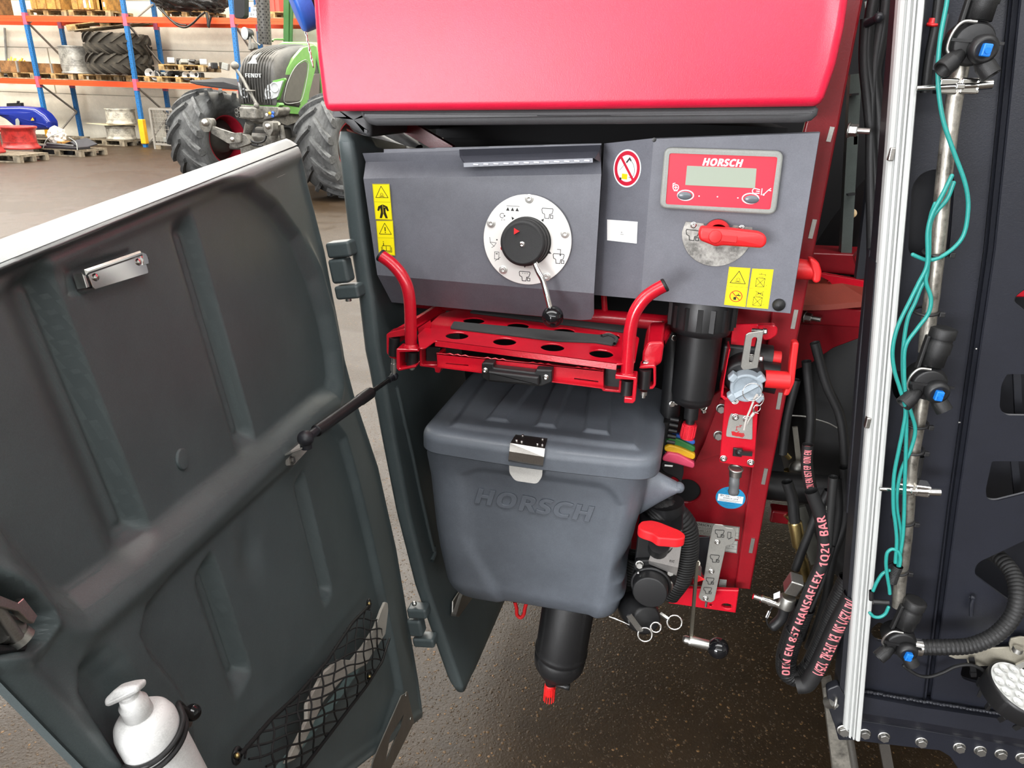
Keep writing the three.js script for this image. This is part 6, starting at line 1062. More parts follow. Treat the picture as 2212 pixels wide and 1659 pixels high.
  const sdf = (l, x, y) => { let best = 1e9, inside = false; for (let i = 0, j = l.length - 1; i < l.length; j = i++) { const ax = l[j].x, ay = l[j].y, bx = l[i].x - ax, by = l[i].y - ay, px = x - ax, py = y - ay, h = clamp((px * bx + py * by) / (bx * bx + by * by + 1e-12), 0, 1), dx = px - bx * h, dy = py - by * h, q = dx * dx + dy * dy; if (q < best) best = q; if ((l[i].y > y) !== (l[j].y > y) && x < (l[j].x - l[i].x) * (y - l[i].y) / (l[j].y - l[i].y) + l[i].x) inside = !inside; } return (inside ? 1 : -1) * Math.sqrt(best); };
  const upper = [...PX([[0, 556], [200, 478], [400, 402], [486, 384], [542, 394], [600, 440], [648, 506], [684, 597], [708, 680], [724, 760], [730, 822], [724, 850], [690, 874], [600, 958], [452, 1086], [389, 1142], [300, 1218], [211, 1288], [180, 1312], [155, 1309], [122, 1290], [83, 1247], [41, 1198], [0, 1140]])].concat([new THREE.Vector2(1.0, -0.13), new THREE.Vector2(1.01, -0.05)]);
  const lowR = PX([[655, 985], [690, 930], [728, 918], [748, 945], [772, 1031], [802, 1152], [832, 1290], [858, 1420], [870, 1490], [838, 1590], [780, 1690], [560, 1850], [440, 1659], [418, 1530], [386, 1480], [330, 1410], [312, 1370], [322, 1310], [380, 1235], [500, 1125], [600, 1035]]);
  const soap = PX([[172, 1436], [195, 1404], [230, 1396], [264, 1420], [300, 1470], [352, 1545], [400, 1625], [440, 1720], [320, 1740], [255, 1640], [205, 1560], [172, 1500]]);
  const lock = [...PX([[-40, 1240], [18, 1262], [60, 1292], [86, 1322], [92, 1352], [80, 1388], [52, 1408], [0, 1420], [-50, 1430]])];
  const clipR = PX([[178, 578], [318, 532], [326, 585], [190, 640]]);
  const ribs = [[[62, 640], [266, 1140], 0.040, -0.018], [[400, 515], [522, 935], 0.038, -0.018], [[448, 1255], [514, 1455], 0.031, -0.014], [[650, 1060], [703, 1275], 0.031, -0.014]].map(([a, b, w, o]) => [dAB(...a, o), dAB(...b, o), w]);
  const bulge = dAB(560, 1190);
  const h = (x, y) => {
    let v = 0;
    const su = sdf(upper, x, y); v -= 0.018 * sstep(-0.008, 0.020, su); v += 0.007 * Math.exp(-Math.pow((su + 0.020) / 0.013, 2)) * sstep(-0.13, -0.22, y);
    v -= 0.014 * sstep(-0.008, 0.014, sdf(lowR, x, y));
    v -= 0.020 * sstep(-0.004, 0.022, sdf(soap, x, y));
    v -= 0.030 * sstep(-0.002, 0.012, sdf(lock, x, y));
    v += 0.004 * (sstep(-0.016, -0.004, sdf(lock, x, y)) - sstep(-0.004, 0.004, sdf(lock, x, y)));
    v -= 0.003 * sstep(-0.002, 0.004, sdf(clipR, x, y));
    for (const [p, q, w] of ribs) {
      const L = p.distanceTo(q), ux = (q.x - p.x) / L, uy = (q.y - p.y) / L, sl = (x - p.x) * ux + (y - p.y) * uy, e = -((x - p.x) * uy - (y - p.y) * ux) * (uy < 0 ? -1 : 1) / w, al = Math.max(0, -sl, sl - L);
      if (al > w || Math.abs(e) > 1.1) continue;
      v -= 0.019 * sstep(-1, 0.35, e) * (1 - sstep(0.62, 1.0, e)) * sstep(w * 0.9, w * 0.1, al) - 0.0035 * Math.exp(-Math.pow((e - 0.42) / 0.13, 2)) * sstep(w * 0.2, 0, al);
    }
    v -= 0.006 * sstep(0.05, 0, Math.hypot((x - bulge.x), (y - bulge.y) * 0.9));
    v += 0.004 * Math.exp(-Math.pow((sdf(outline, x, y) - 0.018) / 0.008, 2));
    return v;
  };
  const n = 300, m = 340, r = 0.010, pos = [], idx = [], P = (x, y, o) => dXYZ(x, y, o);
  const G = [];
  const cs = (k) => { const e = 0.05; return k; };
  for (let i = 0; i <= n; i++) for (let j = 0; j <= m; j++) {
    const s = i / n, tt = j / m, u = tt * 200, k = Math.min(199, u | 0), A = he[k].clone().lerp(he[k + 1], u - k), Bf = fe[k].clone().lerp(fe[k + 1], u - k), q = A.lerp(Bf, s);
    const e = sdf(outline, q.x, q.y), de = Math.max(0, e); const v = h(q.x, q.y) * sstep(0, 0.012, de) - (de < r ? r - Math.sqrt(Math.max(0, r * r - (r - de) * (r - de))) : 0);
    const p = P(q.x, q.y, v); pos.push(p.x, p.y, p.z);
  }
  for (let i = 0; i < n; i++) for (let j = 0; j < m; j++) { const a = i * (m + 1) + j, b = a + m + 1; idx.push(a, a + 1, b, b, a + 1, b + 1); }
  const fg = new THREE.BufferGeometry(); fg.setAttribute('position', new THREE.Float32BufferAttribute(pos, 3)); fg.setIndex(idx); fg.computeVertexNormals();
  d.add('inner_skin', fg, mat.moulded);
  // rim and back
  const rim = []; const edge = []; for (let j = 0; j < 200; j += 2) edge.push(he[j]); for (let i = 0; i < 60; i++) edge.push(he[200].clone().lerp(fe[200], i / 60)); for (let j = 200; j > 0; j -= 2) edge.push(fe[j]); for (let i = 0; i < 60; i++) edge.push(fe[0].clone().lerp(he[0], i / 60));
  const top = (q) => sstep(-0.03, 0, q.y);
  const lay = [[-0.010, 0], [-0.016, 0.003], [-0.030, 0.009], [-0.044, 0.013], [-0.052, 0.011], [-0.058, 0.002]].map(([o, up]) => edge.map((q) => P(q.x, q.y + up * top(q), o * lerp(lerp(1, 0.18, sstep(0.60, 0.92, q.x)), lerp(0.5, 1, clamp(q.x / 0.8, 0, 1)), top(q)))));
  const ec = edge.reduce((u, q) => u.add(q), new THREE.Vector2()).multiplyScalar(1 / edge.length);
  lay.push(edge.map((q) => { const w = q.clone().lerp(ec, 0.11); return P(w.x, w.y, -0.064); }));
  d.add('rim', skin(lay, { first: false }), mat.moulded);
  // on-door plates: local axes (-along, up, out of the face)
  const Mx = new THREE.Matrix4().makeBasis(dOut.clone().negate(), dV, dN).setPosition(dO);
  const loc = (px, py, o = 0) => { const q = dAB(px, py, o); return new THREE.Vector2(-q.x, q.y); };
  const dPlate = (l, o, t, { r: rad = 0, holes = [], bev = 0.0005 } = {}) => { const p = roundPoly(l.map(([a, b]) => loc(a, b, o)), rad); return plate2(p, o, t, holes, bev).applyMatrix4(Mx); };
  const P3 = (px, py, o = 0) => dPt(px, py, o);
  // hinge lugs of the door
  for (const [a, b, w, hh] of [[738, 583, 42, 54], [900, 1350, 32, 42]]) d.add('hinge_lug', knuckleD(a, b, w, hh), mat.moulded);
  function knuckleD(px, py, wpx, hpx) { const c = Z(px, py, 0.035), mm = mpp(c), g = new RoundedBoxGeometry(wpx * mm, hpx * mm, 0.032, 3, 0.007); g.rotateZ(0.16); return g.translate(c.x, c.y, c.z); }
  // paper clip
  const cz = -0.017; const clip = d.add('paper_clip', [dPlate([[190, 590], [310, 549], [322, 590], [204, 626]], cz + 0.010, 0.0015, { r: 0.003 }), dPlate([[186, 582], [306, 541], [310, 552], [190, 594]], cz + 0.016, 0.006, { bev: 0.002 }), dPlate([[178, 590], [184, 588], [194, 620], [188, 622]], cz + 0.008, 0.010), dPlate([[308, 545], [316, 548], [321, 560], [322, 570], [312, 572]], cz + 0.012, 0.006)], mat.chrome, null, 'bright steel paper clip');
  d.add('clip_pad', [dPlate([[192, 604], [210, 598], [222, 612], [205, 622], [194, 620]], cz + 0.008, 0.008), dPlate([[300, 560], [322, 555], [322, 570], [304, 580]], cz + 0.008, 0.008)], mat.black, clip, 'black clip corners');
  for (const [a, b] of [[206, 599], [299, 566]]) d.add('rivet', turned([[0, 0], [0.004, 0], [0.003, 0.002], [0, 0.0025]], P3(a, b, cz + 0.010), dN, 16), mat.chrome, clip);
  d.add('plug', turned([[0.0125, 0], [0.0125, 0.002], [0.011, 0.0032], [0, 0.0032]], P3(392, 992, -0.018), dN, 32), mat.moulded, null, 'round plug');
  // lock in the left recess
  const lk = d.add('lock', [dPlate([[-40, 1270], [40, 1302], [52, 1292], [82, 1330], [74, 1346], [60, 1340], [40, 1320], [-40, 1300]], 0.012, 0.006), dPlate([[-40, 1300], [40, 1330], [58, 1380], [-40, 1400]], -0.012, 0.003)], mat.steel, null, 'steel rotary lock');
  d.add('lock_pin', [rod(P3(-10, 1310, 0.004), P3(38, 1378, 0.004), 0.0045), rod(P3(38, 1372, 0.0), P3(52, 1382, 0.002), 0.009), rod(P3(0, 1360, -0.004), P3(30, 1360, -0.004), 0.010)], mat.brushed, lk);
  d.add('lock_base', [dPlate([[-40, 1385], [30, 1395], [64, 1390], [58, 1408], [-40, 1416]], 0.002, 0.012, { bev: 0.002 })], mat.black, lk, 'black lock base');
  // scratched maker's mark
  d.add('scratch_marks', [[[574, 356], [572, 362], [577, 374]], [[584, 348], [606, 340]], [[590, 362], [600, 352], [588, 382]], [[592, 378], [586, 384]], [[598, 384], [616, 376]]].map((l) => tube(l.map(([a, b]) => P3(a, b, 0.0)), 0.0004, 8, 5)), mat.bezel, null, 'faint scratched mark');
  // strut bracket
  d.add('strut_bracket', [dPlate([[612, 982], [656, 952], [672, 962], [662, 976], [636, 1004], [622, 1006]], 0.004, 0.003, { r: 0.003 }), sheet([[P3(613, 982, 0.004), P3(650, 953, 0.004)], [P3(628, 974, 0.03), P3(672, 960, 0.03)]], 0.003, V(0, -1, 0))], M(lin(0.62, 0.61, 0.57), 0.5, 0.4, { bump: 0.0001 }), null, 'pale steel strut bracket');
  d.add('bolt', hexBolt(P3(629, 995, 0.004), 0.006, 0.005, dN), mat.brushed);
  // corner brace low at the hinge side
  const hb = [[873, 1541], [866, 1570], [832, 1649], [843, 1590]].map(([a, b]) => loc(a, b, 0.004));
  d.add('corner_brace', dPlate([[876, 1498], [880, 1493], [895, 1560], [890, 1570], [843, 1664], [800, 1672], [808, 1640], [868, 1502]], 0.004, 0.003, { r: 0.003, holes: [roundPoly(hb, 0.004)] }), mat.brushed, null, 'steel corner brace');
  for (const [a, b] of [[876, 1502], [886, 1553]]) d.add('rivet', turned([[0, 0], [0.004, 0], [0.003, 0.002], [0, 0.0025]], P3(a, b, 0.005), dN, 16), mat.chrome);
  d.end();

  // ---- gas strut
  const g = new Thing('gas_strut', 'thin black gas strut holding the open door to the red carrier', 'strut');
  const s0 = P3(660, 947, 0.035), s1 = Z(851, 813, 0.11), ax = s1.clone().sub(s0), at = (k) => s0.clone().addScaledVector(ax, k);
  g.add('body', turned([[0, 0], [0.0095, 0], [0.0095, ax.length() * 0.46], [0.0105, ax.length() * 0.47], [0.0105, ax.length() * 0.58], [0.009, ax.length() * 0.6], [0, ax.length() * 0.6]], at(0.10), ax, 28), mat.black);
  g.add('rod', rod(at(0.6), at(0.98), 0.0042), M(lin(0.03, 0.03, 0.03), 0.2, 0.6, { bump: 0 }));
  g.add('ball_joint', [ball(at(0), 0.0125, 20), rod(at(0), at(0.12), 0.007), rod(at(0), at(0).add(V(0, -0.016, 0)), 0.009)], mat.darkSteel);
  g.add('ball_joint', [ball(at(1), 0.0085, 18), rod(at(0.93), at(1), 0.006)], mat.darkSteel);
  g.add('stud', [rod(at(1), Z(851, 772, 0.11), 0.0048), rod(Z(851, 800, 0.11), Z(851, 785, 0.11), 0.0062)], mat.zinc);
  g.end();

  // ---- soap bottle and its strap
  const b = new Thing('soap_bottle', 'white pump soap bottle held in the recess at the foot of the open door', 'bottle');
  const ob = 0.022, p0 = P3(301, 1543, ob), p1 = P3(387, 1698, ob), bx = p0.clone().sub(p1), Lb = bx.length(), bm = mpp(p0), R = 66 * bm;
  b.add('body', turned([[0, -0.05], [R * 0.95, -0.05], [R, -0.045], [R, Lb * 0.78], [R * 0.98, Lb * 0.86], [R * 0.90, Lb * 0.93], [R * 0.74, Lb * 0.98], [R * 0.5, Lb * 1.0], [R * 0.36, Lb * 1.01], [0, Lb * 1.01]], p1, bx, 56), mat.white);
  b.add('collar', turned([[0, 0], [R * 0.46, 0], [R * 0.45, 0.013], [R * 0.36, 0.015], [R * 0.33, 0.021], [0, 0.021]], p0.clone().addScaledVector(bx.clone().normalize(), 0.002), bx, 40), mat.white);
  const ph = p0.clone().addScaledVector(bx.clone().normalize(), 0.027), hm = mpp(ph);
  const img = (px, py) => { const q = ray(px, py); return EYE.clone().addScaledVector(q, (ph.clone().sub(EYE).dot(FWD)) / q.dot(FWD)); };
  b.add('pump_head', [(() => { const l = [[234, 1509], [236, 1502], [256, 1482], [286, 1474], [308, 1472], [309, 1487], [278, 1505], [244, 1520], [236, 1518]].map(([p, q]) => img(p, q)); const nn = FWD.clone().negate(), ux = V(1, 0, 0).applyQuaternion(camera.quaternion), uy = V(0, 1, 0).applyQuaternion(camera.quaternion); const s = roundPoly(l.map((v) => { const w = v.clone().sub(ph); return new THREE.Vector2(w.dot(ux), w.dot(uy)); }), 0.003); const gg = plate2(s, 0.009, 0.018, [], 0.0045); return gg.applyMatrix4(new THREE.Matrix4().makeBasis(ux, uy, nn).setPosition(ph)); })(), rod(p0.clone().addScaledVector(bx.clone().normalize(), 0.016), ph, R * 0.28)], mat.white);
  b.end();
  const st = new Thing('elastic_strap', 'black elastic cord with ball knob looped around the white soap bottle', 'strap');
  const kb = P3(416, 1539, 0.02);
  st.add('ball', ball(kb, 18 * mpp(kb), 26), mat.blackGloss);
  const bu = bx.clone().normalize(), ur = dOut.clone().negate().addScaledVector(bu, dOut.dot(bu)).normalize(), uo = ur.clone().cross(bu); if (uo.dot(dN) < 0) uo.negate();
  const loop = (h0, h1) => [kb.clone().add(V(0, -0.008, 0)), ...[0.7, 1.2, 1.7, 2.2, 2.7, 3.2, 3.7].map((an, i) => p1.clone().addScaledVector(bu, Lb * lerp(h0, h1, i / 6)).addScaledVector(ur, Math.cos(an) * (R + 0.003)).addScaledVector(uo, Math.sin(an) * (R + 0.003)))];
  st.add('cord', [tube(loop(0.82, 0.66), 0.0026), tube(loop(0.75, 0.57), 0.0026)], mat.rubber);
  st.add('tab', dPlate([[381, 1556], [404, 1548], [418, 1556], [414, 1570], [396, 1578]], 0.008, 0.003, { r: 0.003 }), mat.steel);
  st.end();

  // ---- luggage net and what it holds
  const net = new Thing('elastic_net', 'black diamond-mesh elastic net pocket on the lower part of the open door', 'net');
  const ea = [[797, 1305], [758, 1345], [700, 1432], [640, 1500], [580, 1555], [513, 1632]], eb = [[838, 1380], [822, 1430], [790, 1480], [740, 1545], [690, 1610], [628, 1690]];
  const pl = (l, s) => { const u = s * (l.length - 1), i = Math.min(l.length - 2, u | 0), k = u - i; return [lerp(l[i][0], l[i + 1][0], k), lerp(l[i][1], l[i + 1][1], k)]; };
  const onNet = (s, q) => { const a = pl(ea, clamp(s, 0, 1)), c = pl(eb, clamp(s, 0, 1)); return P3(lerp(a[0], c[0], q), lerp(a[1], c[1], q), 0.006 + 0.030 * Math.sin(Math.PI * clamp(q, 0, 1)) * (0.4 + 0.6 * Math.sin(Math.PI * clamp(s, 0, 1)))); };
  const str = [];
  for (let k = -5; k < 15; k++) for (const dir of [1, -1]) { const l = []; for (let i = 0; i <= 16; i++) { const q = i / 16, s = (dir > 0 ? k : k + 0.5) / 11 + dir * (q - 0.5) * 0.34 + 0.12; if (s >= -0.001 && s <= 1.001) l.push(onNet(s + 0.008 * Math.sin(k * 5 + i), q)); } if (l.length > 2) str.push(tube(l, 0.0015, l.length * 2, 6)); }
  net.add('netting', str, mat.rubber).userData.kind = 'stuff';
  for (const q of [0, 1]) { const l = []; for (let i = 0; i <= 30; i++) l.push(onNet(i / 30, q).addScaledVector(dN, 0.003)); net.add('border_cord', tube(l, 0.0028, 90, 8), mat.rubber); }
  for (const [a, c] of [[797, 1304], [512, 1632], [798, 1461]]) net.add('hook', [tor(P3(a, c, 0.004), 0.0075, 0.003, dN, 20), ball(P3(a, c, 0.008), 0.0045, 14)], mat.black), net.add('rivet', ball(P3(a, c, 0.011), 0.0032, 14), mat.brass);
  net.end();
  const cr = M(lin(0.46, 0.43, 0.38), 0.5, 0, {});
  one('plastic_wrench', [dPlate([[832, 1300], [838, 1302], [839, 1320], [833, 1370], [815, 1398], [798, 1424], [794, 1434], [748, 1460], [700, 1515], [668, 1585], [640, 1640], [618, 1650], [628, 1630], [664, 1555], [664, 1520], [700, 1452], [732, 1424], [760, 1426], [786, 1394], [812, 1352], [824, 1318]], 0.016, 0.006, { r: 0.004, bev: 0.0015 })], cr, 'pale beige plastic wrench tucked inside the black net', 'wrench');
  one('leaflet', dPlate([[786, 1400], [800, 1392], [772, 1455], [720, 1530], [650, 1622], [600, 1672], [588, 1668], [660, 1580], [730, 1490]], 0.010, 0.002), M(lin(0.16, 0.24, 0.24), 0.6, 0, {}), 'thin grey green strip beneath the beige wrench inside the net', 'strip');
}
// ---------------------------------------------------------------- pallet racking along the back wall
const zK = -15.6, zKr = -16.7;
const orange = M(lin(0.82, 0.075, 0.012), 0.45, 0, { bump: 0 }), rackBlue = new THREE.MeshStandardMaterial({ roughness: 0.5, map: (() => { const t = canvasTex(64, 64, (g) => { g.fillStyle = '#155a92'; g.fillRect(0, 0, 64, 64); g.fillStyle = '#0d2440'; g.beginPath(); g.ellipse(18, 16, 5, 9, 0, 0, 7); g.ellipse(46, 48, 5, 9, 0, 0, 7); g.fill(); }); t.wrapS = t.wrapT = THREE.RepeatWrapping; t.repeat.set(10, 10); return t; })() });
const galv = M(lin(0.36, 0.34, 0.31), 0.5, 0.5, { bump: 0 }), guard = M(lin(0.85, 0.42, 0.01), 0.45, 0, { bump: 0 }), rosy = M(lin(0.42, 0.09, 0.16), 0.5, 0, { bump: 0 });
{
  const t = new Thing('pallet_rack', 'tall blue and orange pallet racking along the pale back wall', 'rack');
  const xs = [-19.26, -16.37, -13.48, -10.57, -7.68, -4.79];
  for (const x of xs) {
    t.add('upright', B(0.10, 5.2, 0.08, x, 2.6, zK), rackBlue); t.add('upright', B(0.10, 5.2, 0.08, x, 2.6, zKr), rackBlue);
    t.add('foot_guard', RB(0.15, 0.60, 0.13, 0.02, x, 0.38, zK), guard);
    for (const [a, b] of [[0.75, 0.05], [0.75, 1.42], [2.0, 1.42], [2.0, 2.85], [3.4, 2.85]]) t.add('diagonal_brace', bar(V(x + 0.02, b, zK - 0.04), V(x + 0.02, a, zKr + 0.04), 0.05, 0.03), galv);
    for (const y of [1.49, 2.95, 4.4]) for (const z of [zK, zKr]) t.add('beam_connector', B(0.115, 0.27, 0.09, x, y, z), rosy);
  }
  for (let i = 0; i < xs.length - 1; i++) for (const y of [1.49, 2.95, 4.4]) for (const z of [zK + 0.02, zKr]) t.add('shelf_beam', [B(2.79, 0.13, 0.05, (xs[i] + xs[i + 1]) / 2, y, z), B(2.79, 0.03, 0.056, (xs[i] + xs[i + 1]) / 2, y + 0.01, z)], orange);
  t.end();
}
const woods = [[0.52, 0.33, 0.12], [0.60, 0.40, 0.17], [0.46, 0.29, 0.11], [0.40, 0.30, 0.17]].map((c) => M(lin(...c), 0.8, 0, { bump: 0.0008, map: smearT, ms: 2, bs: 3 }));
const greyWood = [[0.26, 0.21, 0.14], [0.30, 0.25, 0.18]].map((c) => M(lin(...c), 0.85, 0, { bump: 0.0008, map: smearT, ms: 2, bs: 3 }));
function makePallet(label, ms, group = 'wooden pallets') {
  const t = new Thing('pallet', label, 'pallet', group), w = (i) => ms[i % ms.length], o = V(0, 0, 0);
  for (let i = 0; i < 5; i++) t.add('top_board', B(1.2, 0.022, i % 2 ? 0.10 : 0.145, 0, 0.133, -0.3275 + i * 0.16375), w(i));
  for (const x of [-0.5275, 0, 0.5275]) { t.add('cross_board', B(0.145, 0.022, 0.8, x, 0.111, 0), w(1)); for (const z of [-0.35, 0, 0.35]) t.add('block', B(z ? 0.145 : 0.145, 0.078, 0.10, x, 0.061, z), w(2 + (x > 0 ? 1 : 0))); }
  for (const z of [-0.35, 0, 0.35]) t.add('bottom_board', B(1.2, 0.022, 0.10, 0, 0.011, z), w(3));
  return t;
}
let pal0, palG;
function pallet(p, ry, label, grey) {
  if (grey) { if (!palG) return palG = makePallet(label, greyWood).end(p, ry); return copy(palG, p, ry, label); }
  if (!pal0) return pal0 = makePallet(label, woods).end(p, ry); return copy(pal0, p, ry, label);
}
const yLo = 1.56, yHi = 3.02, zm = -16.05;
const xAt = (px, py = 170, z = zm) => Z(px, py, z).x;
pallet(V(xAt(62), yLo, zm), 0, 'wooden pallet under the brown crate with yellow parts');
pallet(V(xAt(142), yLo, zm), 0, 'wooden pallet under the silver wheel rim on the shelf');
pallet(V(xAt(238), yLo, zm), 0, 'wooden pallet under the two stacked tractor tyres');
pallet(V(xAt(340), yLo, zm), 0, 'wooden pallet with chrome parts right of the middle blue post');
pallet(V(xAt(412), yLo, zm + 0.1), 0, 'lower pallet of the two stacked behind the tractor wheel');
pallet(V(xAt(414, 150), yLo + 0.28, zm + 0.05), 0.06, 'upper pallet of the two stacked behind the tractor wheel');
pallet(V(xAt(125, 25), yHi, zm), 0, 'wooden pallet under the large yellow-brown crate, top left');
pallet(V(xAt(218, 25), yHi, zm), 0, 'wooden pallet under the small paper-labelled crate on the top shelf');
pallet(V(xAt(420, 30), yHi, zm), 0, 'wooden pallet under the black wrapped bundle');
pallet(V(xAt(606, 28), yHi, zm), 0, 'wooden pallet under the red box behind the exhaust');
{ const c = copy(pal0, V(xAt(244, 72), yLo + 1.14, zm), 0, 'loose pallet lying tilted on top of the stacked tyres'); c.rotation.set(0.03, 0.35, 0.13); c.scale.set(1.5, 1, 1.1); c.position.y += 0.10; }
pallet(V(xAt(258, 305, zm), 0, -15.9), 0, 'grey pallet on the floor under the white wheel rims', true);
{ const p = Y(155, 334, 0); pallet(V(p.x, 0, p.z), 0.02, 'weathered pallet on open floor with black machine parts', true); }
{ const p = Y(18, 346, 0); pallet(V(p.x, 0, p.z), 0.1, 'weathered pallet under the nearer red wheel rim', true); }
{ const p = Y(-55, 340, 0); pallet(V(p.x, 0, p.z + 0.1), 0.0, 'weathered pallet under the red rim cut by the photo edge', true); }
{ const p = Y(62, 318, 0); pallet(V(p.x - 0.6, 0, p.z - 1.2), 0.05, 'pallet under the blue machine hood', true); }
// crates
function crate(x, y, z, w, h, d, m, label) { const t = new Thing('crate', label, 'crate'); for (const s of [-1, 1]) { t.add('side_panel', B(w, h, 0.025, 0, h / 2, s * d / 2), m); t.add('side_panel', B(0.025, h, d - 0.03, s * (w / 2 - 0.0126), h / 2, 0), m); } t.add('floor_board', B(w - 0.05, 0.02, d - 0.03, 0, 0.011, 0), m); for (const sx of [-1, 1]) t.add('corner_post', B(0.04, h, 0.04, sx * (w / 2 - 0.05), h / 2, d / 2 + 0.034), galv); return t.end(V(x, y, z)); }
const brownW = M(lin(0.36, 0.17, 0.055), 0.75, 0, { map: smearT, ms: 1.5 }), yelW = M(lin(0.60, 0.30, 0.06), 0.7, 0, { map: smearT, ms: 1.5 });
crate(xAt(53), yLo + 0.145, zm + 0.15, 0.68, 0.27, 0.5, brownW, 'brown wooden crate holding yellow parts on the middle shelf');
crate(xAt(120), yLo + 0.145, zm + 0.05, 0.62, 0.23, 0.5, brownW, 'brown wooden crate partly hidden behind the silver rim');
{ const t = new Thing('yellow_fitting', 'yellow metal fittings heaped in the brown crate', 'fitting'); const x = xAt(56), y = yLo + 0.40; for (let i = 0; i < 7; i++) t.add('fitting', bar(V(x - 0.25 + i * 0.07, y - 0.08, zm + 0.2), V(x - 0.24 + i * 0.08 + rr(-0.04, 0.04), y + rr(0.02, 0.13), zm + 0.15), 0.035, 0.03, rnd()), guard); t.end(); }
function box(x, y, z, w, h, d, m, label, papers) { const t = new Thing('shipping_box', label, 'box'); t.add('box', RB(w, h, d, 0.012, 0, h / 2, 0), m); for (const [px, py, pw, ph] of papers) t.add('paper', B(pw, ph, 0.004, px, py, d / 2 + 0.003), mat.white); for (let i = 0; i < 3; i++) t.add('batten', B(0.07, h, 0.02, -w / 2 + 0.15 + i * (w - 0.3) / 2, h / 2, d / 2 + 0.012), m); return t.end(V(x, y, z)); }
box(xAt(127, 5), yHi + 0.146, zm + 0.1, 0.86, 0.62, 0.7, yelW, 'large yellow-brown wooden box on the top shelf left of the post', []);
box(xAt(206, 5), yHi + 0.146, zm + 0.1, 0.62, 0.62, 0.7, yelW, 'yellow-brown box with white delivery paper on the top shelf', [[0.1, 0.12, 0.26, 0.16]]);
box(xAt(243, 5), yHi + 0.146, zm + 0.1, 0.26, 0.5, 0.6, yelW, 'narrow yellow-brown box with white label beside the post', [[0.02, 0.12, 0.16, 0.10]]);
box(xAt(4, 10), yHi + 0.01, zm + 0.2, 0.42, 1.0, 0.6, brownW, 'tall brown wooden case at the top left edge', []);
box(xAt(592, 10), yHi + 0.146, zm, 0.6, 0.7, 0.6, M(lin(0.55, 0.07, 0.05), 0.6, 0, {}), 'red box behind the tractor exhaust on the top shelf', []);
// rims
function rim(label, m, R, h, p, ry = 0, waist = 0.9, kind = 'wheel rim') { const t = new Thing('wheel_rim', label, kind); t.add('barrel', lathe([[R * 0.97, 0], [R, 0.01], [R, 0.035], [R * 0.93, 0.06], [R * waist, h * 0.25], [R * waist, h * 0.75], [R * 0.93, h - 0.06], [R, h - 0.035], [R, h - 0.01], [R * 0.97, h], [R * 0.90, h - 0.05], [R * (waist - 0.03), h * 0.7], [R * (waist - 0.03), h * 0.3], [R * 0.92, 0.04], [R * 0.97, 0]], 56), m); t.add('disc', lathe([[0.09, h * 0.45], [R * 0.5, h * 0.38], [R * (waist - 0.02), h * 0.45], [R * (waist - 0.02), h * 0.48], [R * 0.5, h * 0.42], [0.09, h * 0.48]], 40), m); t.add('weld_ring', lathe([[R * waist, h * 0.30], [R * waist + 0.008, h * 0.31], [R * waist, h * 0.32]], 48), m); return t.end(p, ry); }
const silver = M(lin(0.52, 0.50, 0.45), 0.45, 0.35, { bump: 0.0002, map: smearT, ms: 1.2 }), cream = M(lin(0.66, 0.62, 0.52), 0.55, 0, { map: smearT, ms: 1.5 }), redRim = M(lin(0.62, 0.035, 0.03), 0.40, 0, { map: smearT, ms: 1.5 });
rim('silver wheel rim standing on the middle shelf beside the tyres', silver, 0.38, 0.66, V(xAt(168, 130), yLo + 0.146, zm + 0.05), 0, 0.975);
{ const p = Y(50, 336, 0); rim('red wheel rim with pale scuff, right one of the two on pallets', redRim, 0.37, 0.46, V(p.x, 0.146, p.z), 0, 0.86); }
{ const p = Y(-30, 346, 0); rim('red wheel rim cut by the left edge', redRim, 0.37, 0.46, V(p.x, 0.146, p.z), 0, 0.86); }
rim('lower cream wheel rim on the floor pallet between the posts', cream, 0.36, 0.34, V(xAt(262, 290, -15.9), 0.146, -15.9), 0, 0.95);
rim('upper cream wheel rim stacked on cardboard between the posts', cream, 0.36, 0.38, V(xAt(259, 240, -15.9), 0.53, -15.9), 0, 0.96);
one('cardboard_sheet', [sheet([[V(-0.66, 0, -0.3), V(-0.1, 0.02, -0.3), V(0.5, -0.01, -0.3)], [V(-0.62, 0.03, 0.42), V(0, 0.0, 0.45), V(0.46, 0.03, 0.4)]], 0.008, V(0, -1, 0)).translate(xAt(254, 256, -15.9), 0.505, -15.9)], M(lin(0.55, 0.46, 0.30), 0.8, 0, {}), 'wavy cardboard sheet between the two cream wheel rims', 'cardboard');
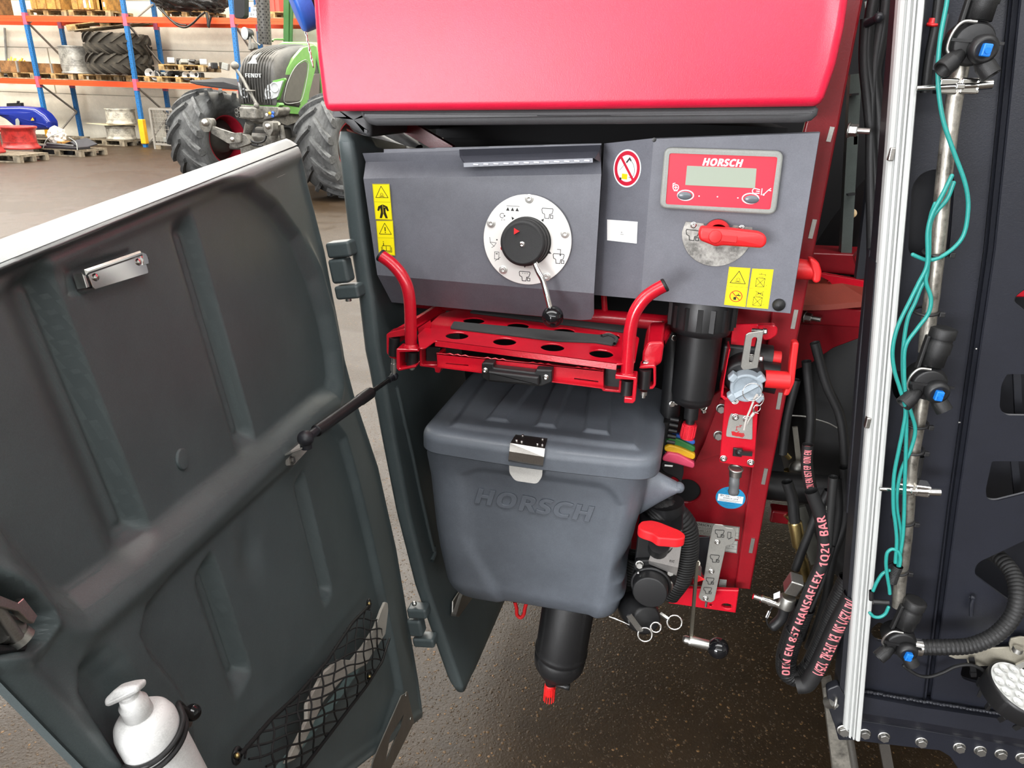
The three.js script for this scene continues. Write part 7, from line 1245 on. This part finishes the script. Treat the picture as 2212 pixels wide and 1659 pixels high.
// tyres
function tyreParts(t, host, m, R = 0.72, hw = 0.29, n = 16, lug = m) {
  // axis along x
  const prof = [[R * 0.52, -hw * 0.72], [R * 0.66, -hw * 1.02], [R * 0.80, -hw * 1.05], [R * 0.92, -hw * 0.97], [R * 0.965, -hw * 0.6], [R * 0.98, 0], [R * 0.965, hw * 0.6], [R * 0.92, hw * 0.97], [R * 0.80, hw * 1.05], [R * 0.66, hw * 1.02], [R * 0.52, hw * 0.72], [R * 0.50, hw * 0.6], [R * 0.50, -hw * 0.6], [R * 0.52, -hw * 0.72]];
  const g = lathe(prof, 64); g.rotateZ(-Math.PI / 2);
  const lugs = [];
  for (const s of [-1, 1]) {
    const rings = []; for (let i = 0; i <= 7; i++) { const u = i / 7, x = s * (0.02 + u * hw * 1.0), a = u * 0.36 + 0.05 * u * u, rb = R * (0.985 - 0.05 * Math.pow(u, 3)), w = lerp(0.065, 0.105, u) / R, hh = R * 0.070 * (1 - 0.3 * Math.pow(u, 6)); const q = (r, an) => V(x, r * Math.cos(an), r * Math.sin(an)); rings.push([q(rb - 0.02, a - w * 0.6), q(rb + hh, a - w * 0.38), q(rb + hh, a + w * 0.38), q(rb - 0.02, a + w * 0.6)]); }
    const x = s * hw * 1.06, q = (r, an) => V(x, r * Math.cos(an), r * Math.sin(an)), a = 0.42, w = 0.08 / R; rings.push([q(R * 0.80, a - w * 0.5), q(R * 0.93, a - w * 0.4), q(R * 0.93, a + w * 0.4), q(R * 0.80, a + w * 0.5)]);
    const gg = skin(rings); const h2 = gg.toNonIndexed(); h2.computeVertexNormals(); if (s < 0) { const p = h2.attributes.position; } lugs.push(prep(h2));
  }
  prep(g);
  return { body: g, lugs, n };
}
const tyreM = M(lin(0.135, 0.138, 0.138), 0.8, 0, { bump: 0.0012, map: smearT, ms: 2 }), tyreDark = M(lin(0.060, 0.050, 0.036), 0.8, 0, { bump: 0.0012, map: smearT, ms: 2 });
{
  const mk = (label) => { const t = new Thing('tractor_tyre', label, 'tyre', 'tractor tyres stacked on the shelf'); const q = tyreParts(t, null, tyreDark, 0.74, 0.225); const inner = new THREE.Matrix4().makeRotationZ(Math.PI / 2); const bd = q.body.clone().applyMatrix4(inner); t.root.add(mesh('carcass', bd, tyreDark)); const lg = q.lugs.map((l) => l.clone().applyMatrix4(inner)); for (let i = 0; i < q.n; i++) for (const k of [0, 1]) { const m = mesh('tread_lug', lg[k], tyreDark); m.rotation.y = (i + k * 0.5) / q.n * Math.PI * 2; t.root.add(m); } return t; };
  const a = mk('lower dark tractor tyre lying flat on the middle shelf').end(V(xAt(262, 130), yLo + 0.40, zm + 0.05));
  copy(a, V(xAt(258, 100), yLo + 0.86, zm + 0.05), 0.3, 'upper dark tractor tyre lying flat on the middle shelf');
}
// blue hood on the floor
{
  const t = new Thing('machine_hood', 'glossy dark blue machine hood lying on the floor below the rack', 'hood');
  const zz = -14.9, m = M(lin(0.008, 0.018, 0.17), 0.18, 0, { bump: 0, map: 0 });
  const l = onZ([[-60, 232], [-10, 230], [40, 229], [72, 232], [92, 246], [104, 262], [106, 280], [70, 281], [30, 276], [8, 258], [-20, 245], [-60, 244]], zz);
  t.add('shell', moulded(roundPoly(l, 0.05), zz, 0.3, 0.12, 0.03, { capRings: 8 }), m);
  t.add('latch', [plate([[14, 223], [44, 222], [45, 229], [14, 230]], zz - 0.2, 0.1, { bev: 0.004 }), plate([[36, 218], [40, 218], [40, 224], [36, 224]], zz - 0.2, 0.04)], mat.black);
  t.add('warning_sticker', printOn([[66, 253], [75, 253], [75, 261], [66, 261]], (a, b) => Z(a, b, zz + 0.034), 0.004), printMat(64, 64, (g) => { g.fillStyle = '#14145a'; g.fillRect(0, 0, 64, 64); g.fillStyle = '#e8a020'; poly(g, [[32, 6], [60, 58], [4, 58]]); g.fill(); }), null, 'orange triangle sticker');
  t.add('opening', plate([[33, 258], [38, 255], [42, 262], [42, 274], [34, 274]], zz + 0.036, 0.006, { r: 2 }), mat.bezel, null, 'pale opening');
  t.end();
}
// mesh box
{
  const t = new Thing('mesh_box', 'grey steel wire mesh box pallet partly behind the tractor wheel', 'mesh box');
  const x0 = Z(327, 240, -15.3).x, x1 = x0 + 1.2, y0 = 0.12, y1 = 0.95, zf = -15.25, zb = -16.0, m = M(lin(0.30, 0.28, 0.25), 0.55, 0.3, { bump: 0 });
  for (const [x, z] of [[x0, zf], [x1, zf], [x0, zb], [x1, zb]]) t.add('post', B(0.05, y1, 0.05, x, y1 / 2, z), m);
  for (const y of [y0, y1]) { t.add('rail', B(1.2, 0.05, 0.04, (x0 + x1) / 2, y, zf), m); t.add('rail', B(1.2, 0.05, 0.04, (x0 + x1) / 2, y, zb), m); t.add('rail', B(0.04, 0.05, 0.75, x0, y, (zf + zb) / 2), m); }
  for (let i = 1; i < 13; i++) t.add('wire', rod(V(x0 + i * 0.09, y0, zf), V(x0 + i * 0.09, y1, zf), 0.004, 0.005, 6), m);
  for (let i = 1; i < 9; i++) t.add('wire', rod(V(x0, y0 + i * 0.09, zf), V(x1, y0 + i * 0.09, zf), 0.004, 0.005, 6), m);
  for (let i = 1; i < 12; i++) t.add('wire', rod(V(x0, y0, zf - i * 0.06), V(x0, y1, zf - i * 0.06), 0.005, 0.005, 6), m);
  t.add('foot', B(0.14, 0.1, 0.14, x0 + 0.1, 0.05, zf - 0.05), greyWood[0]);
  t.end();
  const q = new Thing('scrap_tyre', 'dark round part lying inside the wire mesh box', 'part'); q.add('ring', tor(V(x0 + 0.45, 0.5, -15.65), 0.26, 0.1, V(0.2, 0.1, 1), 36), mat.rubber); q.add('tray', RB(0.9, 0.12, 0.5, 0.02, x0 + 0.6, 0.22, -15.62), mat.bezel); q.end();
}
// black parts on the floor pallet
{
  const p = Y(155, 334, 0), t = new Thing('machine_part', 'black curved steel machine parts strapped on the open floor pallet', 'machine part'), y = 0.146;
  const g = new THREE.CylinderGeometry(0.34, 0.34, 0.3, 32, 1, false, -Math.PI / 2, Math.PI); g.rotateX(Math.PI / 2); g.rotateY(0.3); g.translate(p.x - 0.22, y, p.z + 0.05);
  t.add('curved_cover', g, mat.darkSteel);
  t.add('plate', [sheet([[V(p.x + 0.05, y + 0.1, p.z - 0.2), V(p.x + 0.3, y + 0.22, p.z - 0.2), V(p.x + 0.55, y + 0.1, p.z - 0.2)], [V(p.x - 0.1, y + 0.03, p.z + 0.25), V(p.x + 0.25, y + 0.16, p.z + 0.25), V(p.x + 0.5, y + 0.02, p.z + 0.25)]], 0.02, V(0, -1, 0))], mat.darkSteel);
  t.add('base', [RB(1.1, 0.05, 0.35, 0.01, p.x, y + 0.03, p.z + 0.2), rod(V(p.x - 0.3, y + 0.08, p.z + 0.3), V(p.x + 0.4, y + 0.06, p.z + 0.3), 0.04)], mat.darkSteel);
  t.add('strap', [tube([V(p.x - 0.32, y, p.z + 0.42), V(p.x - 0.2, y + 0.2, p.z + 0.38), V(p.x + 0.0, y + 0.36, p.z + 0.1)], 0.008), tube([V(p.x + 0.2, y + 0.24, p.z + 0.2), V(p.x + 0.5, y + 0.14, p.z + 0.35), V(p.x + 0.56, y, p.z + 0.42)], 0.008)], mat.bezel, null, 'pale strapping');
  t.end();
  // crumpled film and timber behind it
  const film = new THREE.IcosahedronGeometry(0.2, 3), fp = film.attributes.position, f2 = Z(122, 292, -13.0);
  for (let i = 0; i < fp.count; i++) { const k = 0.7 + 0.5 * n32(fp.getX(i) * 3 + 0.5, fp.getY(i) * 3 + fp.getZ(i) * 2 + 0.3); fp.setXYZ(i, fp.getX(i) * k * 1.0, fp.getY(i) * k * 1.0, fp.getZ(i) * k); } film.computeVertexNormals(); film.translate(f2.x, f2.y - 0.02, f2.z);
  const ft = new Thing('film_bundle', 'crumpled clear film bundle behind the open floor pallet', 'film'); ft.add('film', film, M(lin(0.62, 0.58, 0.52), 0.25, 0, { bump: 0.004, bumpT: smearT, bs: 4 }));
  ft.add('timber_block', RB(0.14, f2.y - 0.12, 0.3, 0.01, f2.x + 0.18, (f2.y - 0.12) / 2, f2.z), yelW); ft.add('timber', B(0.8, 0.05, 0.1, f2.x - 0.1, 0.03, f2.z - 0.1), yelW); ft.end();
  const st = one('timber_stack', [B(2.2, 0.1, 0.12, 0, 0.05, 0), B(2.0, 0.06, 0.12, 0.1, 0.14, 0.05)].map((q) => q.translate(xAt(112, 296, -15.8), 0, -15.9)), greyWood[1], 'grey timber lengths on the floor under the rack behind the film', 'timber');
}
// wrapped black bundle on the top shelf
{
  const x = xAt(420, 20), t = new Thing('wrapped_bundle', 'black film-wrapped bundle with hanging loops on the top shelf', 'bundle');
  const g = new THREE.SphereGeometry(1, 48, 32), p = g.attributes.position; for (let i = 0; i < p.count; i++) { const a = p.getX(i), b = p.getY(i), c = p.getZ(i), k = 1 + 0.16 * (n32(a * 0.4 + 0.5, b * 0.9 + c * 0.3 + 0.5) - 0.5); p.setXYZ(i, Math.sign(a) * Math.pow(Math.abs(a), 0.7) * 0.95 * k, Math.sign(b) * Math.pow(Math.abs(b), 0.8) * 0.42 * k, Math.sign(c) * Math.pow(Math.abs(c), 0.8) * 0.5 * k); } g.computeVertexNormals(); g.translate(x, yHi + 0.50, zm + 0.1);
  t.add('film', g, M(lin(0.012, 0.011, 0.010), 0.22, 0, { bump: 0.012, bumpT: smearT, bs: 2 }));
  const PP = (l) => l.map(([a, b]) => Z(350 + a / 3.77, b / 3.77, zm + 0.62));
  t.add('strap', [tube(PP([[-30, 60], [20, 110], [80, 170], [130, 208], [190, 222], [250, 190], [310, 130], [350, 100]]), 0.025), tube(PP([[360, 100], [372, 160], [378, 220], [386, 180], [400, 130]]), 0.03), tube(PP([[0, 70], [60, 150], [140, 195], [200, 205]]), 0.018)], M(lin(0.015, 0.014, 0.012), 0.3, 0, {}));
  t.end();
}
// loose parts on the pallets behind the tractor wheel
{
  const clear = M(lin(0.55, 0.54, 0.52), 0.15, 0.3, { bump: 0 });
  const lamp = (px, py, z, label) => { const c = Z(px, py, z), t = new Thing('headlamp', label, 'lamp', 'spare lamps on the shelf pallets'); t.add('bowl', turned([[0, -0.12], [0.06, -0.1], [0.11, 0], [0.1, 0.01], [0.05, -0.04], [0, -0.05]], c, V(0.3, 0.1, 1), 24), clear); t.add('housing', RB(0.2, 0.14, 0.16, 0.03, c.x + 0.05, c.y - 0.02, c.z - 0.12), mat.black); t.end(); };
  lamp(322, 158, zm + 0.3, 'round clear spare lamp leftmost on the pallet by the middle post'); lamp(336, 164, zm + 0.35, 'round clear spare lamp beside the tall chrome part'); lamp(403, 163, zm + 0.4, 'left spare lamp of the pair under the upper pallet'); lamp(420, 161, zm + 0.4, 'right spare lamp of the pair under the upper pallet');
  const parts = (px, py, z, w, label, n) => { const c = Z(px, py, z), t = new Thing('spare_parts', label, 'parts'); for (let i = 0; i < n; i++) { const g = new RoundedBoxGeometry(rr(0.1, 0.25), rr(0.06, 0.16), rr(0.1, 0.2), 2, 0.02); g.rotateZ(rr(-0.6, 0.6)); g.rotateY(rr(0, 3)); g.translate(c.x + (i / (n - 1) - 0.5) * w, c.y + rr(-0.01, 0.03), c.z + rr(-0.1, 0.1)); t.add('part', g, [clear, mat.black, tyreDark, mat.bezel][i % 4]); } t.end(); };
  parts(352, 160, zm + 0.2, 0.35, 'chrome and white spare parts in clear film beside the middle post', 6);
  parts(395, 160, zm + 0.1, 0.5, 'assorted dark castings on the lower shelf pallet', 7);
  parts(410, 134, zm + 0.1, 0.9, 'assorted black and silver parts on the upper stacked pallet', 9);
  parts(470, 143, zm + 0.2, 0.4, 'black brackets at the right end of the stacked pallets', 4);
  // conduit and box on the wall
  const t = new Thing('wall_box', 'grey electrical box with conduit on the wall at the left edge', 'electrical box'); const zw = -17.25;
  t.add('box', [plate([[5, 147], [22, 147], [23, 161], [6, 161]], zw + 0.14, 0.14, { bev: 0.01 })], M(lin(0.22, 0.23, 0.21), 0.5)); t.add('conduit', rod(Z(10, 60, zw + 0.04), Z(15, 147, zw + 0.04), 0.03), mat.bezel); for (let i = 0; i < 4; i++) t.add('socket', turned([[0, 0], [0.045, 0], [0.045, 0.05], [0, 0.05]], Z(7.5 + i * 4.2, 165, zw + 0.05), V(0, 0, 1), 14), mat.black); t.end();
}
// ---------------------------------------------------------------- tractor
{
  const yaw = -4 * D2R, c = Math.cos(yaw), s = Math.sin(yaw), k = Y(717, 424, 0), O = k.clone().sub(V(0.87 * c, 0, -0.87 * s));
  const ex = V(c, 0, -s), ez = V(s, 0, c);
  const toL = (p) => { const d = p.clone().sub(O); return V(d.dot(ex), d.y, d.dot(ez)); };
  const fz = (px, py, z) => toL(hitP(px, py, ez, O.clone().addScaledVector(ez, z)));     // on the plane across the tractor
  const fx = (px, py, x) => toL(hitP(px, py, ex, O.clone().addScaledVector(ex, x)));     // on the plane along it
  const A2 = (x, y) => [350 + x / 3.7707, y / 3.7707];
  const t = new Thing('tractor', 'green tractor with dark ribbed bonnet and large lugged tyres in the hall', 'tractor');
  const green = M(lin(0.13, 0.33, 0.07), 0.35, 0, { bump: 0 }), dark = M(lin(0.055, 0.052, 0.046), 0.5, 0, { bump: 0.0005, map: smearT, ms: 1.5 }), grey = M(lin(0.30, 0.285, 0.25), 0.5, 0.2, { bump: 0.0003, map: smearT, ms: 2 }), iron = M(lin(0.11, 0.105, 0.095), 0.5, 0.3, { bump: 0.0003 });
  // front wheels, steered
  const tp = tyreParts(null, null, tyreM, 0.715, 0.30);
  const rimR = M(lin(0.40, 0.012, 0.03), 0.4, 0, { bump: 0 });
  for (const sx of [-1.09, 1.09]) {
    const w = mesh('tyre', tp.body, tyreM); w.position.set(sx, 0.748, 0); w.rotation.y = -9 * D2R; t.root.add(w);
    for (let i = 0; i < tp.n; i++) for (const q of [0, 1]) { const m = mesh('tread_lug', tp.lugs[q], tyreM); m.rotation.x = (i + q * 0.5) / tp.n * Math.PI * 2; w.add(m); }
    const rg = lathe([[0.37, -0.22], [0.385, -0.2], [0.36, -0.17], [0.33, 0.0], [0.36, 0.17], [0.385, 0.2], [0.37, 0.22], [0.345, 0.2], [0.31, 0.0], [0.345, -0.2], [0.37, -0.22]], 48); rg.rotateZ(-Math.PI / 2); w.add(mesh('rim', prep(rg), rimR));
    const hb = turned([[0, -0.16], [0.14, -0.15], [0.16, -0.04], [0.31, -0.02], [0.32, 0.02], [0.2, 0.04], [0.18, 0.14], [0, 0.15]], V(0, 0, 0), V(1, 0, 0), 32); w.add(mesh('hub', prep(hb), iron));
  }
  t.add('axle', [rod(V(-0.8, 0.74, 0), V(0.8, 0.74, 0), 0.10), RB(0.5, 0.32, 0.5, 0.05, 0, 0.82, 0), rod(V(-0.75, 0.66, 0.16), V(0.75, 0.66, 0.16), 0.035)], iron);
  // bonnet: sections from nose to windscreen
  const cx = (z) => 0.13 + 0.13 * (z - 0.55);
  const sec = (z, w, top, bot, r) => { const o = roundPoly([new THREE.Vector2(-w, bot), new THREE.Vector2(w, bot), new THREE.Vector2(w * 0.97, lerp(bot, top, 0.62)), new THREE.Vector2(w * 0.78, top), new THREE.Vector2(-w * 0.78, top), new THREE.Vector2(-w * 0.97, lerp(bot, top, 0.62))], [0.03, 0.03, r, r, r, r], 6); return dense(ccw(o), 72).map((q) => V(q.x + cx(z), q.y, z)); };
  const rings = [sec(-1.6, 0.43, 2.20, 1.2, 0.12), sec(-0.9, 0.42, 2.17, 1.2, 0.12), sec(-0.2, 0.40, 2.11, 1.22, 0.12), sec(0.2, 0.375, 2.03, 1.28, 0.12), sec(0.42, 0.35, 1.95, 1.3, 0.12), sec(0.54, 0.335, 1.86, 1.3, 0.11), sec(0.60, 0.325, 1.74, 1.3, 0.10), sec(0.63, 0.31, 1.60, 1.3, 0.08)];
  t.add('bonnet', skin(rings), dark, null, 'dark dusty bonnet and grille');
  const topK = [[-1.55, 2.205], [-0.9, 2.175], [-0.2, 2.115], [0.2, 2.035], [0.42, 1.955], [0.545, 1.865], [0.61, 1.74], [0.64, 1.58], [0.645, 1.34]];
  for (let i = -5; i <= 5; i++) { const x = i * 0.045; t.add('bonnet_rib', tube(topK.map((q) => V(x + cx(q[0]), q[1] - 0.05 * Math.pow(Math.abs(x / 0.27), 3), q[0])), 0.010, 40, 6), dark); }
  const zn = 0.66, onF = (l, z = zn) => l.map(([x, y]) => { const p = fz(...A2(x, y), z); return new THREE.Vector2(p.x, p.y); });
  const P = (l, z, th, r = 0.01, bev = 0.003, holes = []) => plate2(roundPoly(onF(l, z), r), z, th, holes, bev);
  t.add('cowl_rear', skin([sec(-1.62, 0.46, 2.24, 1.2, 0.12), sec(-0.85, 0.45, 2.21, 1.2, 0.12), sec(-0.72, 0.43, 2.17, 1.3, 0.12)]), green);
  const lampM = M(lin(0.70, 0.73, 0.74), 0.15, 0.35, { bump: 0 });
  t.add('lamp_surround', [P([[800, 812], [818, 720], [850, 670], [995, 634], [1000, 650], [946, 812], [905, 826]], 0.615, 0.05)], green);
  t.add('headlight', [P([[826, 812], [838, 725], [860, 690], [985, 655], [940, 790], [900, 806]], 0.64, 0.05, 0.02), ...[[868, 768, 28], [918, 712, 32]].map(([x, y, r]) => { const q = fz(...A2(x, y), 0.64); return tor(q, r * 0.0019, 0.010, V(0, 0, 1), 28); })], lampM);
  t.add('headlight', [P([[618, 668], [640, 690], [668, 720], [724, 800], [640, 806], [630, 740]], 0.63, 0.05, 0.02), (() => { const q = fz(...A2(672, 760), 0.635); return tor(q, 0.055, 0.010, V(0, 0, 1), 28); })()], lampM);
  t.add('nose_band', [P([[632, 815], [900, 830], [950, 838], [960, 858], [936, 876], [640, 856]], 0.62, 0.12, 0.02)], green);
  t.add('badge', [P([[724, 490], [740, 456], [812, 428], [760, 480], [772, 520], [692, 518]], 0.69, 0.012, 0.004)], lampM);
  const gt = new TextGeometry('FENDT', { font, size: 0.060, depth: 0.012, curveSegments: 4 }); gt.computeBoundingBox(); { const a = fz(...A2(676, 629), 0.68), b = fz(...A2(804, 627), 0.68); const sc2 = (b.x - a.x) / (gt.boundingBox.max.x - gt.boundingBox.min.x); gt.scale(sc2, sc2 * 0.85, 1); gt.translate(a.x, a.y, 0.672); }
  t.add('name_lettering', gt, lampM);
  // side: mesh window, lower side panel
  const onS = (l, x) => l.map(([a, b]) => { const p = fx(...A2(a, b), x); return new THREE.Vector2(-p.z, p.y); });
  const S = (l, x, th, r = 0.01) => { const g = plate2(roundPoly(onS(l, x), r), 0, th, [], 0.003); g.rotateY(Math.PI / 2); return g.translate(x, 0, 0); };
  t.add('side_panel', [S([[995, 640], [1020, 560], [1080, 470], [1150, 390], [1230, 370], [1260, 380], [1250, 560], [1200, 760], [1190, 900], [1150, 934], [1000, 922], [952, 900], [962, 800]], 0.445, 0.05, 0.02)], green);
  t.add('mesh_window', [S([[1000, 825], [1010, 740], [1060, 600], [1110, 530], [1172, 498], [1186, 520], [1180, 600], [1130, 812], [1110, 825]], 0.462, 0.02, 0.02)], M(lin(0.10, 0.095, 0.08), 0.8, 0, { bump: 0.002, bs: 20 }), null, 'dark side mesh');
  t.add('window_trim', (() => { const l = onS([[995, 830], [1004, 738], [1056, 594], [1108, 522], [1176, 490], [1192, 518], [1186, 602], [1134, 818], [1112, 832]], 0.465); return tube(l.map((q) => V(0.466, q.y, -q.x)), 0.006, 60, 6, true); })(), mat.bezel);
  t.add('rear_grille', [S([[1205, 640], [1250, 600], [1290, 600], [1270, 860], [1196, 862]], 0.44, 0.02)], M(lin(0.12, 0.10, 0.09), 0.7));
  // nose casting, linkage
  t.add('front_casting', [P([[640, 852], [740, 862], [940, 872], [952, 900], [940, 940], [900, 960], [820, 980], [690, 975], [640, 940]], 0.66, 0.3, 0.02, 0.01), S([[950, 905], [1150, 936], [1140, 980], [1020, 1024], [960, 1000]], 0.40, 0.5, 0.02)], grey);
  for (const [x, y] of [[626, 905], [650, 890], [668, 905], [630, 935], [652, 940], [668, 930]]) { const q = fz(...A2(x, y), 0.70); t.add('coupler', turned([[0, 0], [0.02, 0], [0.032, 0.01], [0.034, 0.05], [0.026, 0.05], [0.024, 0.02], [0, 0.02]], q, V(-0.1, 0, 1), 18), iron); }
  for (const [x, y, mm] of [[855, 935, mat.white], [880, 922, mat.yellowPl], [905, 918, mat.bluePl], [903, 945, mat.bluePl]]) { const q = fz(...A2(x, y), 0.68); t.add('control_button', turned([[0, 0], [0.022, 0], [0.022, 0.012], [0, 0.014]], q, V(0, 0, 1), 18), mm); }
  t.add('top_link', [rod(fz(...A2(770, 850), 0.78), fz(...A2(655, 640), 0.72), 0.024), rod(fz(...A2(655, 640), 0.72), fz(...A2(600, 560), 0.70), 0.022), ball(fz(...A2(594, 535), 0.70), 0.055, 18), ball(fz(...A2(770, 860), 0.78), 0.04, 14), rod(fz(...A2(690, 740), 0.76), fz(...A2(760, 738), 0.80), 0.018, 0.006)], grey);
  t.add('hitch_frame', [RB(0.28, 0.16, 0.2, 0.03, ...fz(...A2(730, 920), 0.74).toArray()), rod(fz(...A2(715, 1000), 0.72), fz(...A2(690, 1110), 0.66), 0.06), rod(fz(...A2(930, 1000), 0.72), fz(...A2(905, 1130), 0.66), 0.06), rod(fz(...A2(965, 1020), 0.6), fz(...A2(985, 1130), 0.6), 0.04), RB(0.6, 0.35, 0.3, 0.05, 0.0, 0.72, 0.42)], grey);
  t.add('lower_arm', [P([[395, 1020], [440, 1040], [580, 1085], [640, 1080], [640, 1160], [540, 1170], [400, 1085]], 1.05, 0.05, 0.02), P([[302, 985], [340, 962], [392, 965], [408, 1000], [388, 1076], [340, 1075], [306, 1040]], 1.08, 0.1, 0.03), P([[560, 1090], [680, 1100], [720, 1170], [600, 1210], [545, 1180]], 1.0, 0.12, 0.03)], grey, null, 'left lower link arm');
  t.add('lower_arm', [P([[820, 1000], [845, 988], [905, 995], [905, 1060], [880, 1110], [840, 1080], [818, 1040]], 1.0, 0.12, 0.02)], grey, null, 'right lower link arm');
  t.add('arm_pin', [ball(fz(...A2(350, 1000), 1.12), 0.05, 14), ball(fz(...A2(575, 1135), 1.05), 0.035, 14), ball(fz(...A2(862, 1030), 1.05), 0.04, 14)], mat.zinc);
  t.add('hydraulic_hose', [[[640, 1110], [690, 1130], [720, 1170], [780, 1180]], [[700, 1130], [760, 1160], [830, 1150], [850, 1110]], [[660, 1120], [740, 1180], [820, 1190]]].map((l) => tube(l.map(([x, y]) => fz(...A2(x, y), 0.95)), 0.013)), mat.rubber);
  // mudguard
  t.add('mudguard', [sheet([[fz(...A2(225, 655), 0.15), fz(...A2(330, 650), 0.15), fz(...A2(480, 630), 0.15), fz(...A2(615, 645), 0.15)], [fz(...A2(230, 662), 0.5), fz(...A2(340, 668), 0.5), fz(...A2(500, 668), 0.5), fz(...A2(618, 700), 0.5)], [fz(...A2(280, 680), 0.52), fz(...A2(400, 700), 0.52), fz(...A2(520, 715), 0.52), fz(...A2(620, 722), 0.52)]], 0.02, V(0, -1, 0))], mat.deepBlack, null, 'black front mudguard');
  // exhaust, work lamp, mirror, cab frame
  const ex0 = fz(...A2(838, 362), -0.5), e1 = fz(...A2(818, -60), -0.5), exM = new THREE.MeshStandardMaterial({ roughness: 0.5, metalness: 0.3, map: (() => { const q = canvasTex(64, 64, (g) => { g.fillStyle = '#4a4844'; g.fillRect(0, 0, 64, 64); g.fillStyle = '#0c0b0a'; for (const [x, y] of [[16, 16], [48, 48]]) { g.beginPath(); g.arc(x, y, 11, 0, 7); g.fill(); } }); q.wrapS = q.wrapT = THREE.RepeatWrapping; q.repeat.set(14, 14); return q; })() });
  t.add('exhaust', rod(ex0, e1, 0.10), exM, null, 'perforated exhaust guard');
  const wl = fz(...A2(672, 272), 0.0);
  t.add('work_lamp', [turned([[0, -0.14], [0.06, -0.12], [0.085, -0.02], [0.085, 0.0]], wl, V(-0.35, 0, 1), 28)], mat.black);
  t.add('lamp_glass', turned([[0, 0.012], [0.07, 0.008], [0.085, 0.0]], wl, V(-0.35, 0, 1), 28), lampM);
  t.add('lamp_stalk', [rod(fz(...A2(715, 300), -0.02), fz(...A2(720, 400), 0.0), 0.02), tube([[735, 290], [760, 340], [800, 370]].map(([x, y]) => fz(...A2(x, y), -0.02)), 0.012), P([[700, 350], [745, 345], [750, 395], [700, 410]], 0.0, 0.1, 0.02)], grey);
  const zM = -0.9, L = (l, z, th, r) => plate2(roundPoly(onF(l, z), r), z, th, [], 0.01);
  t.add('mirror', L([[578, -60], [672, -60], [672, 130], [655, 150], [590, 150]], zM, 0.12, 0.05), mat.black);
  const pl = onF([[706, 56], [826, 58], [822, 150], [706, 140]], zM + 0.3);
  t.add('number_plate', plate2(pl, zM + 0.3, 0.01, [], 0.001), mat.white);
  t.add('plate_print', (() => { const q = [[706, 56], [826, 58], [822, 150], [706, 140]].map(([x, y]) => fz(...A2(x, y), zM + 0.302)); const g = surf(1, 1, (u, v) => q[0].clone().lerp(q[1], u).lerp(q[3].clone().lerp(q[2], u), v)); const uv = g.attributes.uv; for (let i = 0; i < uv.count; i++) uv.setY(i, 1 - uv.getY(i)); g.index.array.reverse(); g.computeVertexNormals(); g.userData.uv = true; return g; })(), printMat(256, 192, (g) => { g.fillStyle = '#eef0f0'; g.fillRect(0, 0, 256, 192); g.fillStyle = '#1f5fae'; g.fillRect(0, 0, 34, 96); g.strokeStyle = '#333'; g.lineWidth = 5; g.strokeRect(3, 3, 250, 186); g.fillStyle = '#2a2d30'; g.font = 'bold 70px sans-serif'; g.fillText('UL', 70, 78); g.beginPath(); g.arc(196, 50, 14, 0, 7); g.fill(); g.font = 'bold 66px sans-serif'; g.fillText('BY 720', 20, 166); }), null, 'white number plate UL BY 720');
  const gp = (x, y, z) => fz(...A2(x, y), z);
  t.add('cab_pillar', [bar(gp(1022, -80, -1.7), gp(1020, 360, -1.7), 0.10, 0.08), bar(gp(1060, -80, -1.7), gp(1050, 360, -1.7), 0.04, 0.04)], M(lin(0.05, 0.15, 0.04), 0.4));
  t.add('grab_rail', tube([gp(900, 335, -1.2), gp(910, 322, -1.3), gp(990, 322, -1.6)], 0.014), green);
  t.add('windscreen', plate2(onF([[1070, -80], [1500, -80], [1500, 380], [1062, 360]], -1.75), -1.75, 0.01, [], 0), new THREE.MeshPhysicalMaterial({ color: 0xdfe8e4, transmission: 1, roughness: 0.02, thickness: 0, ior: 1.45 }));
  t.add('body', [RB(0.7, 0.6, 2.6, 0.05, 0, 0.85, -1.3), RB(1.5, 1.0, 0.1, 0.05, 0, 1.5, -3.2)], iron);
  const rt = lathe([[0.5, -0.3], [0.95, -0.3], [1.02, -0.2], [1.02, 0.2], [0.95, 0.3], [0.5, 0.3]], 48); rt.rotateZ(-Math.PI / 2);
  for (const sx of [-0.98, 0.98]) t.add('rear_tyre', rt.clone().translate(sx, 1.02, -2.8), tyreM);
  t.root.position.copy(O); t.root.rotation.y = yaw; scene.add(t.root);
}
renderer.render(scene, camera);
